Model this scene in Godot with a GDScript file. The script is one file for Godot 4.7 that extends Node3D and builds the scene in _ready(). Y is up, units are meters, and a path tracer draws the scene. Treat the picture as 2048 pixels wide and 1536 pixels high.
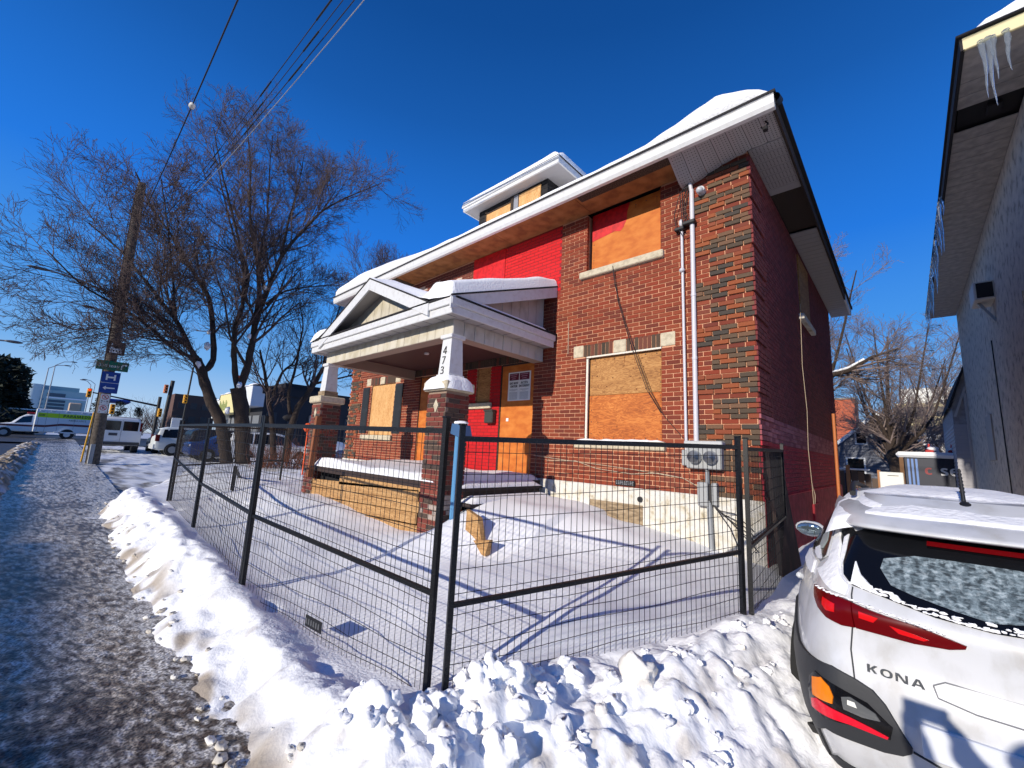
extends Node3D
# ---------------------------------------------------------------- helpers
class MB:
	var v := PackedVector3Array()
	var n := PackedVector3Array()
	var c := PackedColorArray()
	var ix := PackedInt32Array()
	var col := Color.WHITE
	func tri(a: Vector3, b: Vector3, d: Vector3):
		var k := v.size()
		var m := (b - a).cross(d - a).normalized()
		v.append(a); v.append(b); v.append(d)
		for i in 3:
			n.append(m); c.append(col)
		ix.append(k); ix.append(k + 2); ix.append(k + 1)
	func quad(a: Vector3, b: Vector3, d: Vector3, e: Vector3):
		var k := v.size()
		var m := (d - a).cross(e - b).normalized()
		v.append(a); v.append(b); v.append(d); v.append(e)
		for i in 4:
			n.append(m); c.append(col)
		ix.append_array([k, k + 2, k + 1, k, k + 3, k + 2])
	func hexa(p: Array):   # p[0..3] bottom ring counter-clockwise seen from above, p[4..7] top ring
		quad(p[3], p[2], p[1], p[0]); quad(p[4], p[5], p[6], p[7])
		for i in 4:
			var j := (i + 1) % 4
			quad(p[i], p[j], p[j + 4], p[i + 4])
	func box(a: Vector3, b: Vector3):   # from corner to corner
		var lo := a.min(b)
		var hi := a.max(b)
		hexa([Vector3(lo.x, lo.y, hi.z), Vector3(hi.x, lo.y, hi.z), Vector3(hi.x, lo.y, lo.z), Vector3(lo.x, lo.y, lo.z), Vector3(lo.x, hi.y, hi.z), Vector3(hi.x, hi.y, hi.z), Vector3(hi.x, hi.y, lo.z), Vector3(lo.x, hi.y, lo.z)])
	func bbox(a: Vector3, b: Vector3, r: float):   # box with chamfered edges
		var lo := a.min(b)
		var hi := a.max(b)
		var m := (lo + hi) / 2
		var h := (hi - lo) / 2
		r = minf(r, minf(h.x, minf(h.y, h.z)) * 0.9)
		var ax := [Vector3.RIGHT, Vector3.UP, Vector3.BACK]
		for i in 3:
			for s in [-1.0, 1.0]:
				var w: Vector3 = ax[i] * h[i] * s
				var u: Vector3 = ax[(i + 1) % 3] * (h[(i + 1) % 3] - r) * s
				var t: Vector3 = ax[(i + 2) % 3] * (h[(i + 2) % 3] - r)
				quad(m + w - u - t, m + w + u - t, m + w + u + t, m + w - u + t)
		for i in 3:
			var j := (i + 1) % 3
			var k := (i + 2) % 3
			for s in [-1.0, 1.0]:
				for t in [-1.0, 1.0]:
					var e: Vector3 = ax[k] * (h[k] - r)
					var p: Vector3 = m + ax[i] * h[i] * s + ax[j] * (h[j] - r) * t
					var q: Vector3 = m + ax[i] * (h[i] - r) * s + ax[j] * h[j] * t
					if s * t > 0:
						quad(p - e, q - e, q + e, p + e)
					else:
						quad(p + e, q + e, q - e, p - e)
		for s in [-1.0, 1.0]:
			for t in [-1.0, 1.0]:
				for u in [-1.0, 1.0]:
					var px := m + Vector3(h.x * s, (h.y - r) * t, (h.z - r) * u)
					var py := m + Vector3((h.x - r) * s, h.y * t, (h.z - r) * u)
					var pz := m + Vector3((h.x - r) * s, (h.y - r) * t, h.z * u)
					if s * t * u > 0:
						tri(px, py, pz)
					else:
						tri(px, pz, py)
	func bar(a: Vector3, b: Vector3, w: float, h: float, up := Vector3.UP):   # rectangular bar between two points
		var d := (b - a).normalized()
		var s := d.cross(up)
		if s.length() < 0.01:
			s = d.cross(Vector3.RIGHT)
		s = s.normalized() * w / 2
		var t := s.cross(d).normalized() * h / 2
		hexa([a - s - t, a + s - t, b + s - t, b - s - t, a - s + t, a + s + t, b + s + t, b - s + t])
	func tube(p: PackedVector3Array, r: PackedFloat32Array, sides: int, cap := false):
		var k := v.size()
		var m := p.size()
		var ref := Vector3(0.31, 0.2, 0.93)
		for i in m:
			var d := (p[mini(i + 1, m - 1)] - p[maxi(i - 1, 0)]).normalized()
			var s := d.cross(ref)
			if s.length() < 0.1:
				s = d.cross(Vector3.RIGHT)
			s = s.normalized()
			var t := d.cross(s)
			for j in sides:
				var a := TAU * j / sides
				var o := s * cos(a) + t * sin(a)
				v.append(p[i] + o * r[i]); n.append(o); c.append(col)
		for i in m - 1:
			for j in sides:
				var a := k + i * sides + j
				var b := k + i * sides + (j + 1) % sides
				ix.append_array([a, a + sides, b, b, a + sides, b + sides])
		if cap:
			for e in [0, m - 1]:
				for j in range(1, sides - 1):
					var o: int = k + e * sides
					if e == 0:
						tri(v[o], v[o + j + 1], v[o + j])
					else:
						tri(v[o], v[o + j], v[o + j + 1])
	func rod(a: Vector3, b: Vector3, r: float, sides := 8, r2 := -1.0):
		tube(PackedVector3Array([a, b]), PackedFloat32Array([r, r if r2 < 0 else r2]), sides, true)
	func line(pts: Array, r: float, sides := 5):
		var rr := PackedFloat32Array()
		for i in pts.size():
			rr.append(r)
		tube(PackedVector3Array(pts), rr, sides, true)
	func grid(nu: int, nv: int, f: Callable, cf = null, flip := false):   # smooth sheet, f(i, j) gives the point
		var k := v.size()
		for i in nu:
			for j in nv:
				v.append(f.call(i, j))
				c.append(col if cf == null else cf.call(i, j))
		for i in nu:
			for j in nv:
				var a := v[k + mini(i + 1, nu - 1) * nv + j] - v[k + maxi(i - 1, 0) * nv + j]
				var b := v[k + i * nv + mini(j + 1, nv - 1)] - v[k + i * nv + maxi(j - 1, 0)]
				var m := a.cross(b).normalized()
				n.append(-m if flip else m)
		for i in nu - 1:
			for j in nv - 1:
				var a := k + i * nv + j
				if flip:
					ix.append_array([a, a + nv, a + 1, a + 1, a + nv, a + nv + 1])
				else:
					ix.append_array([a, a + 1, a + nv, a + 1, a + nv + 1, a + nv])
	func poly(pts: PackedVector2Array, o: Vector3, x: Vector3, y: Vector3, depth: float):   # flat outline pushed along x cross y
		var w := x.cross(y).normalized() * depth
		if Geometry2D.is_polygon_clockwise(pts):
			pts = pts.duplicate(); pts.reverse()
		var t := Geometry2D.triangulate_polygon(pts)
		var q := []
		for p in pts:
			q.append(o + x * p.x + y * p.y)
		for i in range(0, t.size(), 3):
			var a: Vector3 = q[t[i]]
			var b: Vector3 = q[t[i + 1]]
			var d: Vector3 = q[t[i + 2]]
			if (b - a).cross(d - a).dot(w) < 0:
				var e := b; b = d; d = e
			tri(a + w, b + w, d + w); tri(a, d, b)
		for i in q.size():
			var a: Vector3 = q[i]
			var b: Vector3 = q[(i + 1) % q.size()]
			quad(a, b, b + w, a + w)
	func blob(o: Vector3, s: Vector3, sd: int, rough := 0.25, nu := 7, nv := 10):
		var fn := FastNoiseLite.new()
		fn.seed = sd; fn.frequency = 0.9; fn.fractal_octaves = 3
		grid(nu, nv + 1, func(i, j):
			var a: float = PI * i / (nu - 1)
			var b: float = TAU * (j % nv) / nv
			var d := Vector3(sin(a) * cos(b), cos(a), sin(a) * sin(b))
			return o + d * s * (1.0 + rough * 2.0 * fn.get_noise_3dv(d + o)), null, true)
	func add(m: MB, t: Transform3D):
		var k := v.size()
		for i in m.v.size():
			v.append(t * m.v[i]); n.append((t.basis * m.n[i]).normalized()); c.append(m.c[i])
		for i in m.ix:
			ix.append(i + k)
	func mesh() -> ArrayMesh:
		var a := []
		a.resize(Mesh.ARRAY_MAX)
		a[Mesh.ARRAY_VERTEX] = v; a[Mesh.ARRAY_NORMAL] = n; a[Mesh.ARRAY_COLOR] = c; a[Mesh.ARRAY_INDEX] = ix
		var m := ArrayMesh.new()
		m.add_surface_from_arrays(Mesh.PRIMITIVE_TRIANGLES, a)
		return m

var taken := {}
var built := {}      # things whose parts are given in the place's own coordinates
var rng := RandomNumberGenerator.new()
var NZ := FastNoiseLite.new()
var NB := FastNoiseLite.new()
var M := {}

func numbered(s: String) -> String:
	taken[s] = taken.get(s, 0) + 1
	return s if taken[s] == 1 else "%s_%03d" % [s, taken[s] - 1]

func tag(o: Node, label: String, category: String, group := "", kind := "") -> Node:
	o.set_meta("label", label)
	if category: o.set_meta("category", category)
	if group: o.set_meta("group", group)
	if kind: o.set_meta("kind", kind)
	return o

func thing(called: String, label: String, category: String, at := Vector3.ZERO, group := "", local := false) -> Node3D:
	var o := Node3D.new()
	o.name = numbered(called); o.position = at
	add_child(o)
	tag(o, label, category, group)
	if not local: built[o] = true
	return o

func part(called: String, m, mat: Material, parent: Node, label := "", stuff := false) -> MeshInstance3D:
	var o := MeshInstance3D.new()
	o.name = called
	o.mesh = m.mesh() if m is MB else m
	o.material_override = mat
	parent.add_child(o, true)
	if built.has(parent): o.position = -parent.position
	if label: o.set_meta("label", label)
	if stuff: o.set_meta("kind", "stuff")
	return o

func single(called: String, m, mat: Material, label: String, category: String, group := "") -> MeshInstance3D:
	var o := MeshInstance3D.new()
	o.name = numbered(called); o.mesh = m.mesh() if m is MB else m; o.material_override = mat
	add_child(o)
	tag(o, label, category, group)
	return o

func struct(called: String, m: MB, mat: Material) -> MeshInstance3D:
	var o := MeshInstance3D.new()
	o.name = numbered(called); o.mesh = m.mesh(); o.material_override = mat
	o.set_meta("kind", "structure")
	add_child(o)
	return o

func lin(r: int, g: int, b: int) -> Color:
	return Color8(r, g, b).srgb_to_linear()

func mat(r: int, g: int, b: int, rough := 0.8, metal := 0.0) -> StandardMaterial3D:
	var m := StandardMaterial3D.new()
	m.albedo_color = Color8(r, g, b); m.roughness = rough; m.metallic = metal
	return m

func vmat(rough := 0.85) -> StandardMaterial3D:
	var m := mat(255, 255, 255, rough)
	m.vertex_color_use_as_albedo = true
	return m

func noise_image(size: int, freq: float, sd: int, oct := 4, warp := 0.0, type := FastNoiseLite.TYPE_SIMPLEX_SMOOTH) -> Image:
	var f := FastNoiseLite.new()
	f.noise_type = type; f.seed = sd; f.frequency = freq; f.fractal_octaves = oct
	if warp > 0:
		f.domain_warp_enabled = true; f.domain_warp_amplitude = warp; f.domain_warp_frequency = freq * 1.5
	return f.get_seamless_image(size, size)

func ramp(im: Image, stops: Array) -> ImageTexture:   # stops: [[t, Color], ...]
	var g := Gradient.new()
	g.offsets = PackedFloat32Array(stops.map(func(s): return s[0]))
	g.colors = PackedColorArray(stops.map(func(s): return s[1]))
	var lut := PackedByteArray()
	for i in 256:
		var k := g.sample(i / 255.0)
		lut.append_array([int(k.r * 255), int(k.g * 255), int(k.b * 255)])
	var src := im.get_data()
	var out := PackedByteArray()
	out.resize(src.size() * 3)
	for i in src.size():
		var s := src[i] * 3
		out[i * 3] = lut[s]; out[i * 3 + 1] = lut[s + 1]; out[i * 3 + 2] = lut[s + 2]
	return ImageTexture.create_from_image(Image.create_from_data(im.get_width(), im.get_height(), false, Image.FORMAT_RGB8, out))

func tmat(tex: Texture2D, scale: Vector3, rough := 0.85, world := true) -> StandardMaterial3D:
	var m := mat(255, 255, 255, rough)
	m.albedo_texture = tex
	m.uv1_triplanar = true; m.uv1_world_triplanar = world; m.uv1_scale = scale
	return m

func relief(m: StandardMaterial3D, im: Image, height_cm: float) -> StandardMaterial3D:
	m.heightmap_enabled = true
	m.heightmap_texture = ImageTexture.create_from_image(im)
	m.heightmap_scale = height_cm
	if not m.uv1_triplanar:
		m.uv1_triplanar = true; m.uv1_world_triplanar = true
	return m

func c8(r: int, g: int, b: int) -> Color:
	return Color8(r, g, b)

func letters(parent: Node, called: String, s: String, height: float, o: Transform3D, m: Material, bold := true) -> MeshInstance3D:
	var f := SystemFont.new()
	f.font_names = PackedStringArray(["Droid Sans"])
	if bold: f.font_weight = 700
	var t := TextMesh.new()
	t.text = s; t.font = f; t.font_size = 48; t.pixel_size = height / 34.0; t.depth = 0.006; t.curve_step = 1.0
	var e := MeshInstance3D.new()
	e.name = called; e.mesh = t; e.material_override = m
	parent.add_child(e, true)
	e.transform = o
	if built.has(parent): e.position -= parent.position
	return e

func sm(a: float, b: float, x: float) -> float:
	var t := clampf((x - a) / (b - a), 0, 1)
	return t * t * (3 - 2 * t)

func table(t: Array, x: float) -> float:   # piecewise straight [[x, y], ...] with rising x
	if x <= t[0][0]: return t[0][1]
	for i in range(1, t.size()):
		if x <= t[i][0]:
			return lerpf(t[i - 1][1], t[i][1], (x - t[i - 1][0]) / (t[i][0] - t[i - 1][0]))
	return t[-1][1]

# ---------------------------------------------------------------- the lie of the land
func slope(x: float) -> float:
	return 0.0125 * clampf(-x - 12.0, 0.0, 90.0)

func fence_side(x: float, z: float) -> float:   # metres outside the fence on the driveway side
	if z > 1.95:
		return (x + 2.13) * 0.893 + (z - 4.15) * 0.451
	return x + 1.0

func snow_h(x: float, z: float) -> float:
	var front := table([[-12.0, 0.34], [-9.0, 0.34], [-6.0, 0.29], [-4.6, 0.19], [-3.2, 0.1], [-2.2, 0.12], [-1.5, 0.2], [-1.1, 0.34], [-0.6, 0.3]], x)
	var y := front + (0.37 - front) * sm(4.3, 2.3, z) + 0.03 * NZ.get_noise_2d(x * 30, z * 30)
	y += 0.24 * sm(-4.8, -9.0, x) * sm(4.0, 2.4, z)
	var ridge := table([[-5.6, 0.62], [-4.3, 0.92], [-3.6, 0.84], [-3.1, 0.74], [-2.4, 0.64], [-1.8, 0.5], [-1.35, 0.44], [-1.0, 0.3]], x)
	if z < 3.6 and x > -5.6:
		y += maxf(0, ridge - y) * exp(-pow((z - 0.75) / (lerpf(1.75, 0.75, sm(-4.4, -2.8, x)) if z > 0.75 else 1.6), 2.0 if x > -3.4 else 4.0)) * sm(-5.6, -4.6, x)
	var d := fence_side(x, z)
	var lump := absf(NB.get_noise_2d(x * 56, z * 56)) * 2.0 + 0.5 * absf(NB.get_noise_2d(x * 130 + 70, z * 130))
	var lump2 := NZ.get_noise_2d(x * 330 + 50, z * 330)
	var fine := NZ.get_noise_2d(x * 1000, z * 1000)
	if d > -0.25:
		var top := front + 0.07 + 0.06 * NZ.get_noise_2d(x * 90, z * 90)
		var p := lerpf(top, -0.055, sm(0.2, 1.15, d))
		if z < 1.6: p = lerpf(p, lerpf(0.28, -0.03, sm(0.1, 0.8, d)), sm(1.6, 0.6, z))
		p += 0.2 * exp(-(pow((x + 1.72) / 0.2, 2.0) + pow((z - 4.05) / 0.22, 2.0)))
		var rough := sm(-0.1, 0.2, d) * (1.0 - 0.65 * sm(0.85, 1.2, d))
		p += rough * (0.05 * lump - 0.02 + 0.05 * NZ.get_noise_2d(x * 150 + 30, z * 150) + 0.012 * lump2 + 0.005 * fine)
		p += sm(0.9, 1.3, d) * 0.02 * lump2
		y = lerpf(y, p, sm(-0.25, 0.1, d))
	var bank := 0.07 * exp(-pow((z - 4.66 + 0.1 * NZ.get_noise_2d(x * 40, 7)) / 0.2, 2.0))
	var near := sm(4.35, 4.7, z)
	y += bank + near * (0.03 * lump + 0.006 * lump2 + 0.002 * fine) * (0.5 + 1.1 * sm(-4.0, -2.0, x))
	var edge := z + 0.12 * NZ.get_noise_2d(x * 90, z * 60) + 0.09 * NZ.get_noise_2d(x * 260, z * 330) + 0.05 * lump
	y = lerpf(y, -0.04, sm(4.62, 5.2, edge)) - 0.25 * sm(5.12, 5.3, z) + 0.02 * sm(4.75, 4.95, z) * sm(5.2, 5.0, z) * (lump + lump2)
	y += 0.035 * NZ.get_noise_2d(x * 85 + 9, z * 85) * sm(0.0, -0.4, d) * sm(4.3, 3.8, z)
	for p in [[-4.86, 2.07], [-8.98, 2.07]]:
		y -= 0.1 * exp(-(pow((x - p[0]) / 0.34, 2.0) + pow((z - p[1] - 0.1) / 0.38, 2.0)))
	# the yard ends where the lane to the car park begins
	var end := -13.2 - (5.0 - z) * 2.2
	y = lerpf(y, slope(x) - 0.12, sm(end + 1.6, end, x + 0.5 * NZ.get_noise_2d(x * 50, z * 50)))
	# footprints by the bank and by the fence
	for f in [[-6.2, 4.66], [-8.6, 4.6], [-9.2, 4.3], [-9.9, 4.45], [-10.8, 4.55], [-11.7, 4.5], [-12.4, 4.62], [-8.9, 3.4], [-10.0, 3.6], [-4.1, 4.45], [-2.9, 4.5]]:
		var r: float = pow((x - f[0]) / 0.13, 2.0) + pow((z - f[1]) / 0.07, 2.0)
		if r < 4: y -= 0.06 * exp(-r)
	return y

# ---------------------------------------------------------------- scene
func _ready():
	rng.seed = 473
	NZ.seed = 11; NZ.frequency = 0.01; NZ.fractal_octaves = 2
	NB.seed = 5; NB.frequency = 0.05; NB.fractal_octaves = 3
	var cam := Camera3D.new()
	cam.name = "camera"
	cam.position = Vector3(0, 1.6, 5.9)
	cam.rotation_degrees = Vector3(9.0992, 43.239, 2.9217)
	cam.fov = 84.86; cam.near = 0.05; cam.far = 1500
	add_child(cam)
	# clear winter air: deep blue overhead, pale and milky at the horizon
	var stops := [[-90, c8(120, 128, 140)], [-4, c8(150, 158, 170)], [-0.5, c8(186, 198, 214)], [0, c8(196, 211, 230)], [3, c8(170, 202, 235)], [8, c8(116, 174, 233)], [15, c8(70, 148, 232)], [25, c8(37, 120, 222)], [40, c8(25, 90, 172)], [49, c8(18, 76, 150)], [62, c8(13, 64, 132)], [90, c8(10, 56, 120)]]
	var air := Image.create(8, 720, false, Image.FORMAT_RGBAF)
	for row in 720:
		var el := 90.0 - (row + 0.5) * 0.25
		var k := 1
		while k < stops.size() - 1 and el > stops[k][0]: k += 1
		var t: float = clampf((el - stops[k - 1][0]) / (stops[k][0] - stops[k - 1][0]), 0, 1)
		var c: Color = (stops[k - 1][1] as Color).srgb_to_linear().lerp((stops[k][1] as Color).srgb_to_linear(), t)
		for x in 8: air.set_pixel(x, row, c)
	var sky := PanoramaSkyMaterial.new()
	sky.panorama = ImageTexture.create_from_image(air)
	sky.energy_multiplier = 0.87
	var we := WorldEnvironment.new()
	we.name = "environment"
	var env := Environment.new()
	env.background_mode = Environment.BG_SKY
	env.sky = Sky.new()
	env.sky.sky_material = sky
	env.tonemap_mode = Environment.TONE_MAPPER_LINEAR
	env.tonemap_exposure = 1.18
	env.sdfgi_enabled = true; env.ssao_enabled = true; env.ssil_enabled = true
	we.environment = env
	add_child(we)
	var sun := DirectionalLight3D.new()
	sun.name = "sun"
	sun.light_energy = 1.2; sun.light_color = c8(255, 246, 232); sun.light_angular_distance = 0.5
	sun.shadow_enabled = true
	sun.rotation_degrees = Vector3(-20.2, 0.4, 0)
	add_child(sun)
	materials()
	ground()
	street_bank()
	brick_house()
	neighbour()
	fences()
	white_car()
	street_pole()
	cables()
	trees()
	car_park()
	far_street()
	back_lane()
	yard_things()
	behind_camera()

func materials():
	var g := noise_image(512, 0.012, 3, 5)
	var gr := noise_image(512, 0.06, 8, 4)
	# snow
	M.snow = mat(246, 247, 249, 0.75)
	M.snow_v = vmat(0.75)
	M.snow_v.uv1_scale = Vector3.ONE * 1.6
	relief(M.snow_v, noise_image(512, 0.035, 21, 5), 0.5)
	M.snow.uv1_scale = Vector3.ONE * 1.5
	relief(M.snow, noise_image(512, 0.03, 22, 4), 0.8)
	# ply
	var pl := noise_image(512, 0.006, 31, 4, 60.0)
	var d := pl.get_data()
	var fine := noise_image(512, 0.03, 33, 3).get_data()
	for i in d.size():
		var t := d[i] / 255.0
		d[i] = int(clampf(0.5 + 0.32 * sin(t * 46.0) + 0.35 * (fine[i] / 255.0 - 0.5) + (t - 0.5) * 0.5, 0, 1) * 255)
	var ply := Image.create_from_data(512, 512, false, Image.FORMAT_L8, d)
	M.ply = tmat(ramp(ply, [[0.0, c8(150, 76, 24)], [0.5, c8(190, 104, 38)], [1.0, c8(210, 132, 62)]]), Vector3(0.35, 1.3, 0.35), 0.7)
	M.ply_soft = tmat(ramp(g, [[0.2, c8(188, 98, 26)], [0.5, c8(200, 112, 36)], [0.85, c8(208, 124, 48)]]), Vector3(0.5, 0.9, 0.5), 0.7)
	M.ply_pale = tmat(ramp(ply, [[0.0, c8(190, 134, 76)], [0.5, c8(214, 164, 104)], [1.0, c8(226, 182, 126)]]), Vector3(1.1, 0.4, 1.1), 0.75)
	M.ply_old = tmat(ramp(g, [[0.25, c8(126, 108, 84)], [0.5, c8(150, 130, 102)], [0.8, c8(170, 150, 122)]]), Vector3(0.8, 2.5, 0.8), 0.8)
	M.ply_grey = tmat(ramp(ply, [[0.0, c8(138, 92, 50)], [0.5, c8(176, 124, 70)], [1.0, c8(196, 148, 92)]]), Vector3(0.4, 1.6, 0.4), 0.8)
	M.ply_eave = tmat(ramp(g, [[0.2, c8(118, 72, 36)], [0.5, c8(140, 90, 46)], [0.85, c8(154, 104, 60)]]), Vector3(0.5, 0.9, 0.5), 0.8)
	M.lumber = tmat(ramp(ply, [[0.0, c8(150, 108, 62)], [0.5, c8(186, 142, 90)], [1.0, c8(204, 164, 112)]]), Vector3(0.25, 2.2, 0.25), 0.8)
	M.knot = mat(92, 50, 22, 0.8)
	M.rot = tmat(ramp(gr, [[0.2, c8(34, 28, 25)], [0.5, c8(58, 47, 40)], [0.8, c8(92, 76, 62)]]), Vector3(1.5, 1.5, 1.5), 0.9)
	# masonry
	M.mortar = relief(mat(214, 160, 126, 0.95), gr, 0.3)
	M.brick_v = vmat(0.85)
	M.brick_v.uv1_scale = Vector3.ONE * 4
	relief(M.brick_v, gr, 0.3)
	M.brick_set = []
	for k in [[134, 62, 40], [122, 54, 36], [142, 68, 44], [114, 52, 38], [136, 56, 34], [124, 62, 44]]:
		var bm := mat(k[0], k[1], k[2], 0.85)
		bm.uv1_scale = Vector3.ONE * 4
		M.brick_set.append(relief(bm, gr, 0.3))
	M.quoin_set = []
	for k in [[100, 80, 62], [84, 70, 56], [140, 72, 46], [150, 80, 46], [74, 66, 58], [116, 86, 64]]:
		var bm := mat(k[0], k[1], k[2], 0.85)
		bm.uv1_scale = Vector3.ONE * 4
		M.quoin_set.append(relief(bm, gr, 0.4))
	M.red_joint_shade = mat(132, 6, 12, 0.6)
	M.red_paint = tmat(ramp(g, [[0.2, c8(176, 8, 16)], [0.5, c8(200, 12, 20)], [0.85, c8(214, 26, 30)]]), Vector3(1.2, 1.2, 1.2), 0.5)
	M.side_mortar = tmat(ramp(g, [[0.2, c8(118, 62, 62)], [0.5, c8(146, 78, 76)], [0.8, c8(164, 92, 90)]]), Vector3(0.4, 0.4, 0.4), 0.85)
	M.foundation = relief(tmat(ramp(g, [[0.12, c8(168, 156, 130)], [0.3, c8(208, 200, 182)], [0.5, c8(216, 212, 202)], [0.9, c8(222, 219, 212)]]), Vector3(0.7, 0.7, 0.7), 0.9), gr, 1.0)
	M.foundation_red = tmat(ramp(g, [[0.2, c8(130, 28, 36)], [0.5, c8(160, 34, 44)], [0.85, c8(172, 56, 62)]]), Vector3(0.7, 0.7, 0.7), 0.8)
	M.stone = relief(tmat(ramp(g, [[0.2, c8(184, 172, 148)], [0.6, c8(206, 194, 168)]]), Vector3(1.5, 1.5, 1.5), 0.9), gr, 0.4)
	# metal, vinyl, paint
	M.white = tmat(ramp(gr, [[0.1, c8(208, 207, 204)], [0.4, c8(218, 218, 217)], [0.8, c8(221, 222, 222)]]), Vector3(0.3, 0.3, 0.3), 0.45)
	M.vinyl = tmat(ramp(g, [[0.15, c8(176, 172, 164)], [0.4, c8(192, 189, 182)], [0.8, c8(200, 198, 192)]]), Vector3(0.5, 0.3, 0.5), 0.55)
	M.vinyl_cream = tmat(ramp(g, [[0.15, c8(186, 176, 152)], [0.5, c8(204, 196, 176)], [0.8, c8(210, 203, 186)]]), Vector3(0.5, 0.3, 0.5), 0.55)
	M.soffit = mat(168, 164, 164, 0.6)
	M.hole = mat(46, 44, 46, 0.9)
	M.black = mat(22, 23, 26, 0.55)
	M.fence = tmat(ramp(gr, [[0.15, c8(70, 70, 74)], [0.32, c8(24, 25, 29)], [0.9, c8(18, 19, 23)]]), Vector3(2.5, 2.5, 2.5), 0.45)
	M.fence.metallic = 0.3
	M.wire = mat(30, 30, 34, 0.5, 0.4)
	M.shingle = mat(42, 40, 42, 0.95)
	M.dark = mat(30, 28, 30, 0.85)
	M.porch_ceiling = mat(66, 34, 34, 0.7)
	M.shutter = mat(36, 40, 44, 0.6)
	M.pipe = mat(206, 204, 210, 0.45)
	M.grey_metal = mat(150, 154, 158, 0.45, 0.3)
	M.grey_box = mat(158, 160, 160, 0.55)
	M.cable = mat(34, 32, 34, 0.6)
	M.tan_wire = mat(196, 176, 150, 0.6)
	M.rubber = mat(24, 24, 25, 0.85)
	M.chrome = mat(200, 202, 206, 0.2, 0.9)
	M.glass_dark = mat(16, 20, 24, 0.08)
	M.glass_dark.metallic_specular = 0.6
	M.bark = relief(tmat(ramp(gr, [[0.15, c8(34, 28, 24)], [0.5, c8(66, 54, 46)], [0.85, c8(98, 82, 70)]]), Vector3(2.2, 0.7, 2.2), 0.95), gr, 2.5)
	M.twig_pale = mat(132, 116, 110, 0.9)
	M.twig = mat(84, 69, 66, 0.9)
	M.ice = mat(226, 236, 244, 0.08)
	M.ice.refraction_enabled = true; M.ice.refraction_scale = 0.031
	M.ice.albedo_color.a = 0.12
	M.yellow = mat(222, 164, 30, 0.5)
	M.lens_red = mat(96, 5, 10, 0.22)
	M.lens_red.metallic_specular = 0.35
	M.lens_amber = mat(236, 128, 10, 0.2)
	M.print_white = mat(236, 236, 232, 0.6)

func vgrid(lo: float, hi: float, from: float, fine: float, rate: float) -> PackedFloat32Array:   # spacing grows with distance from the viewer
	var out := PackedFloat32Array()
	var x := hi
	while x > lo:
		out.append(x)
		x -= maxf(fine, absf(x - from) * rate)
	out.append(lo)
	return out

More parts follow.
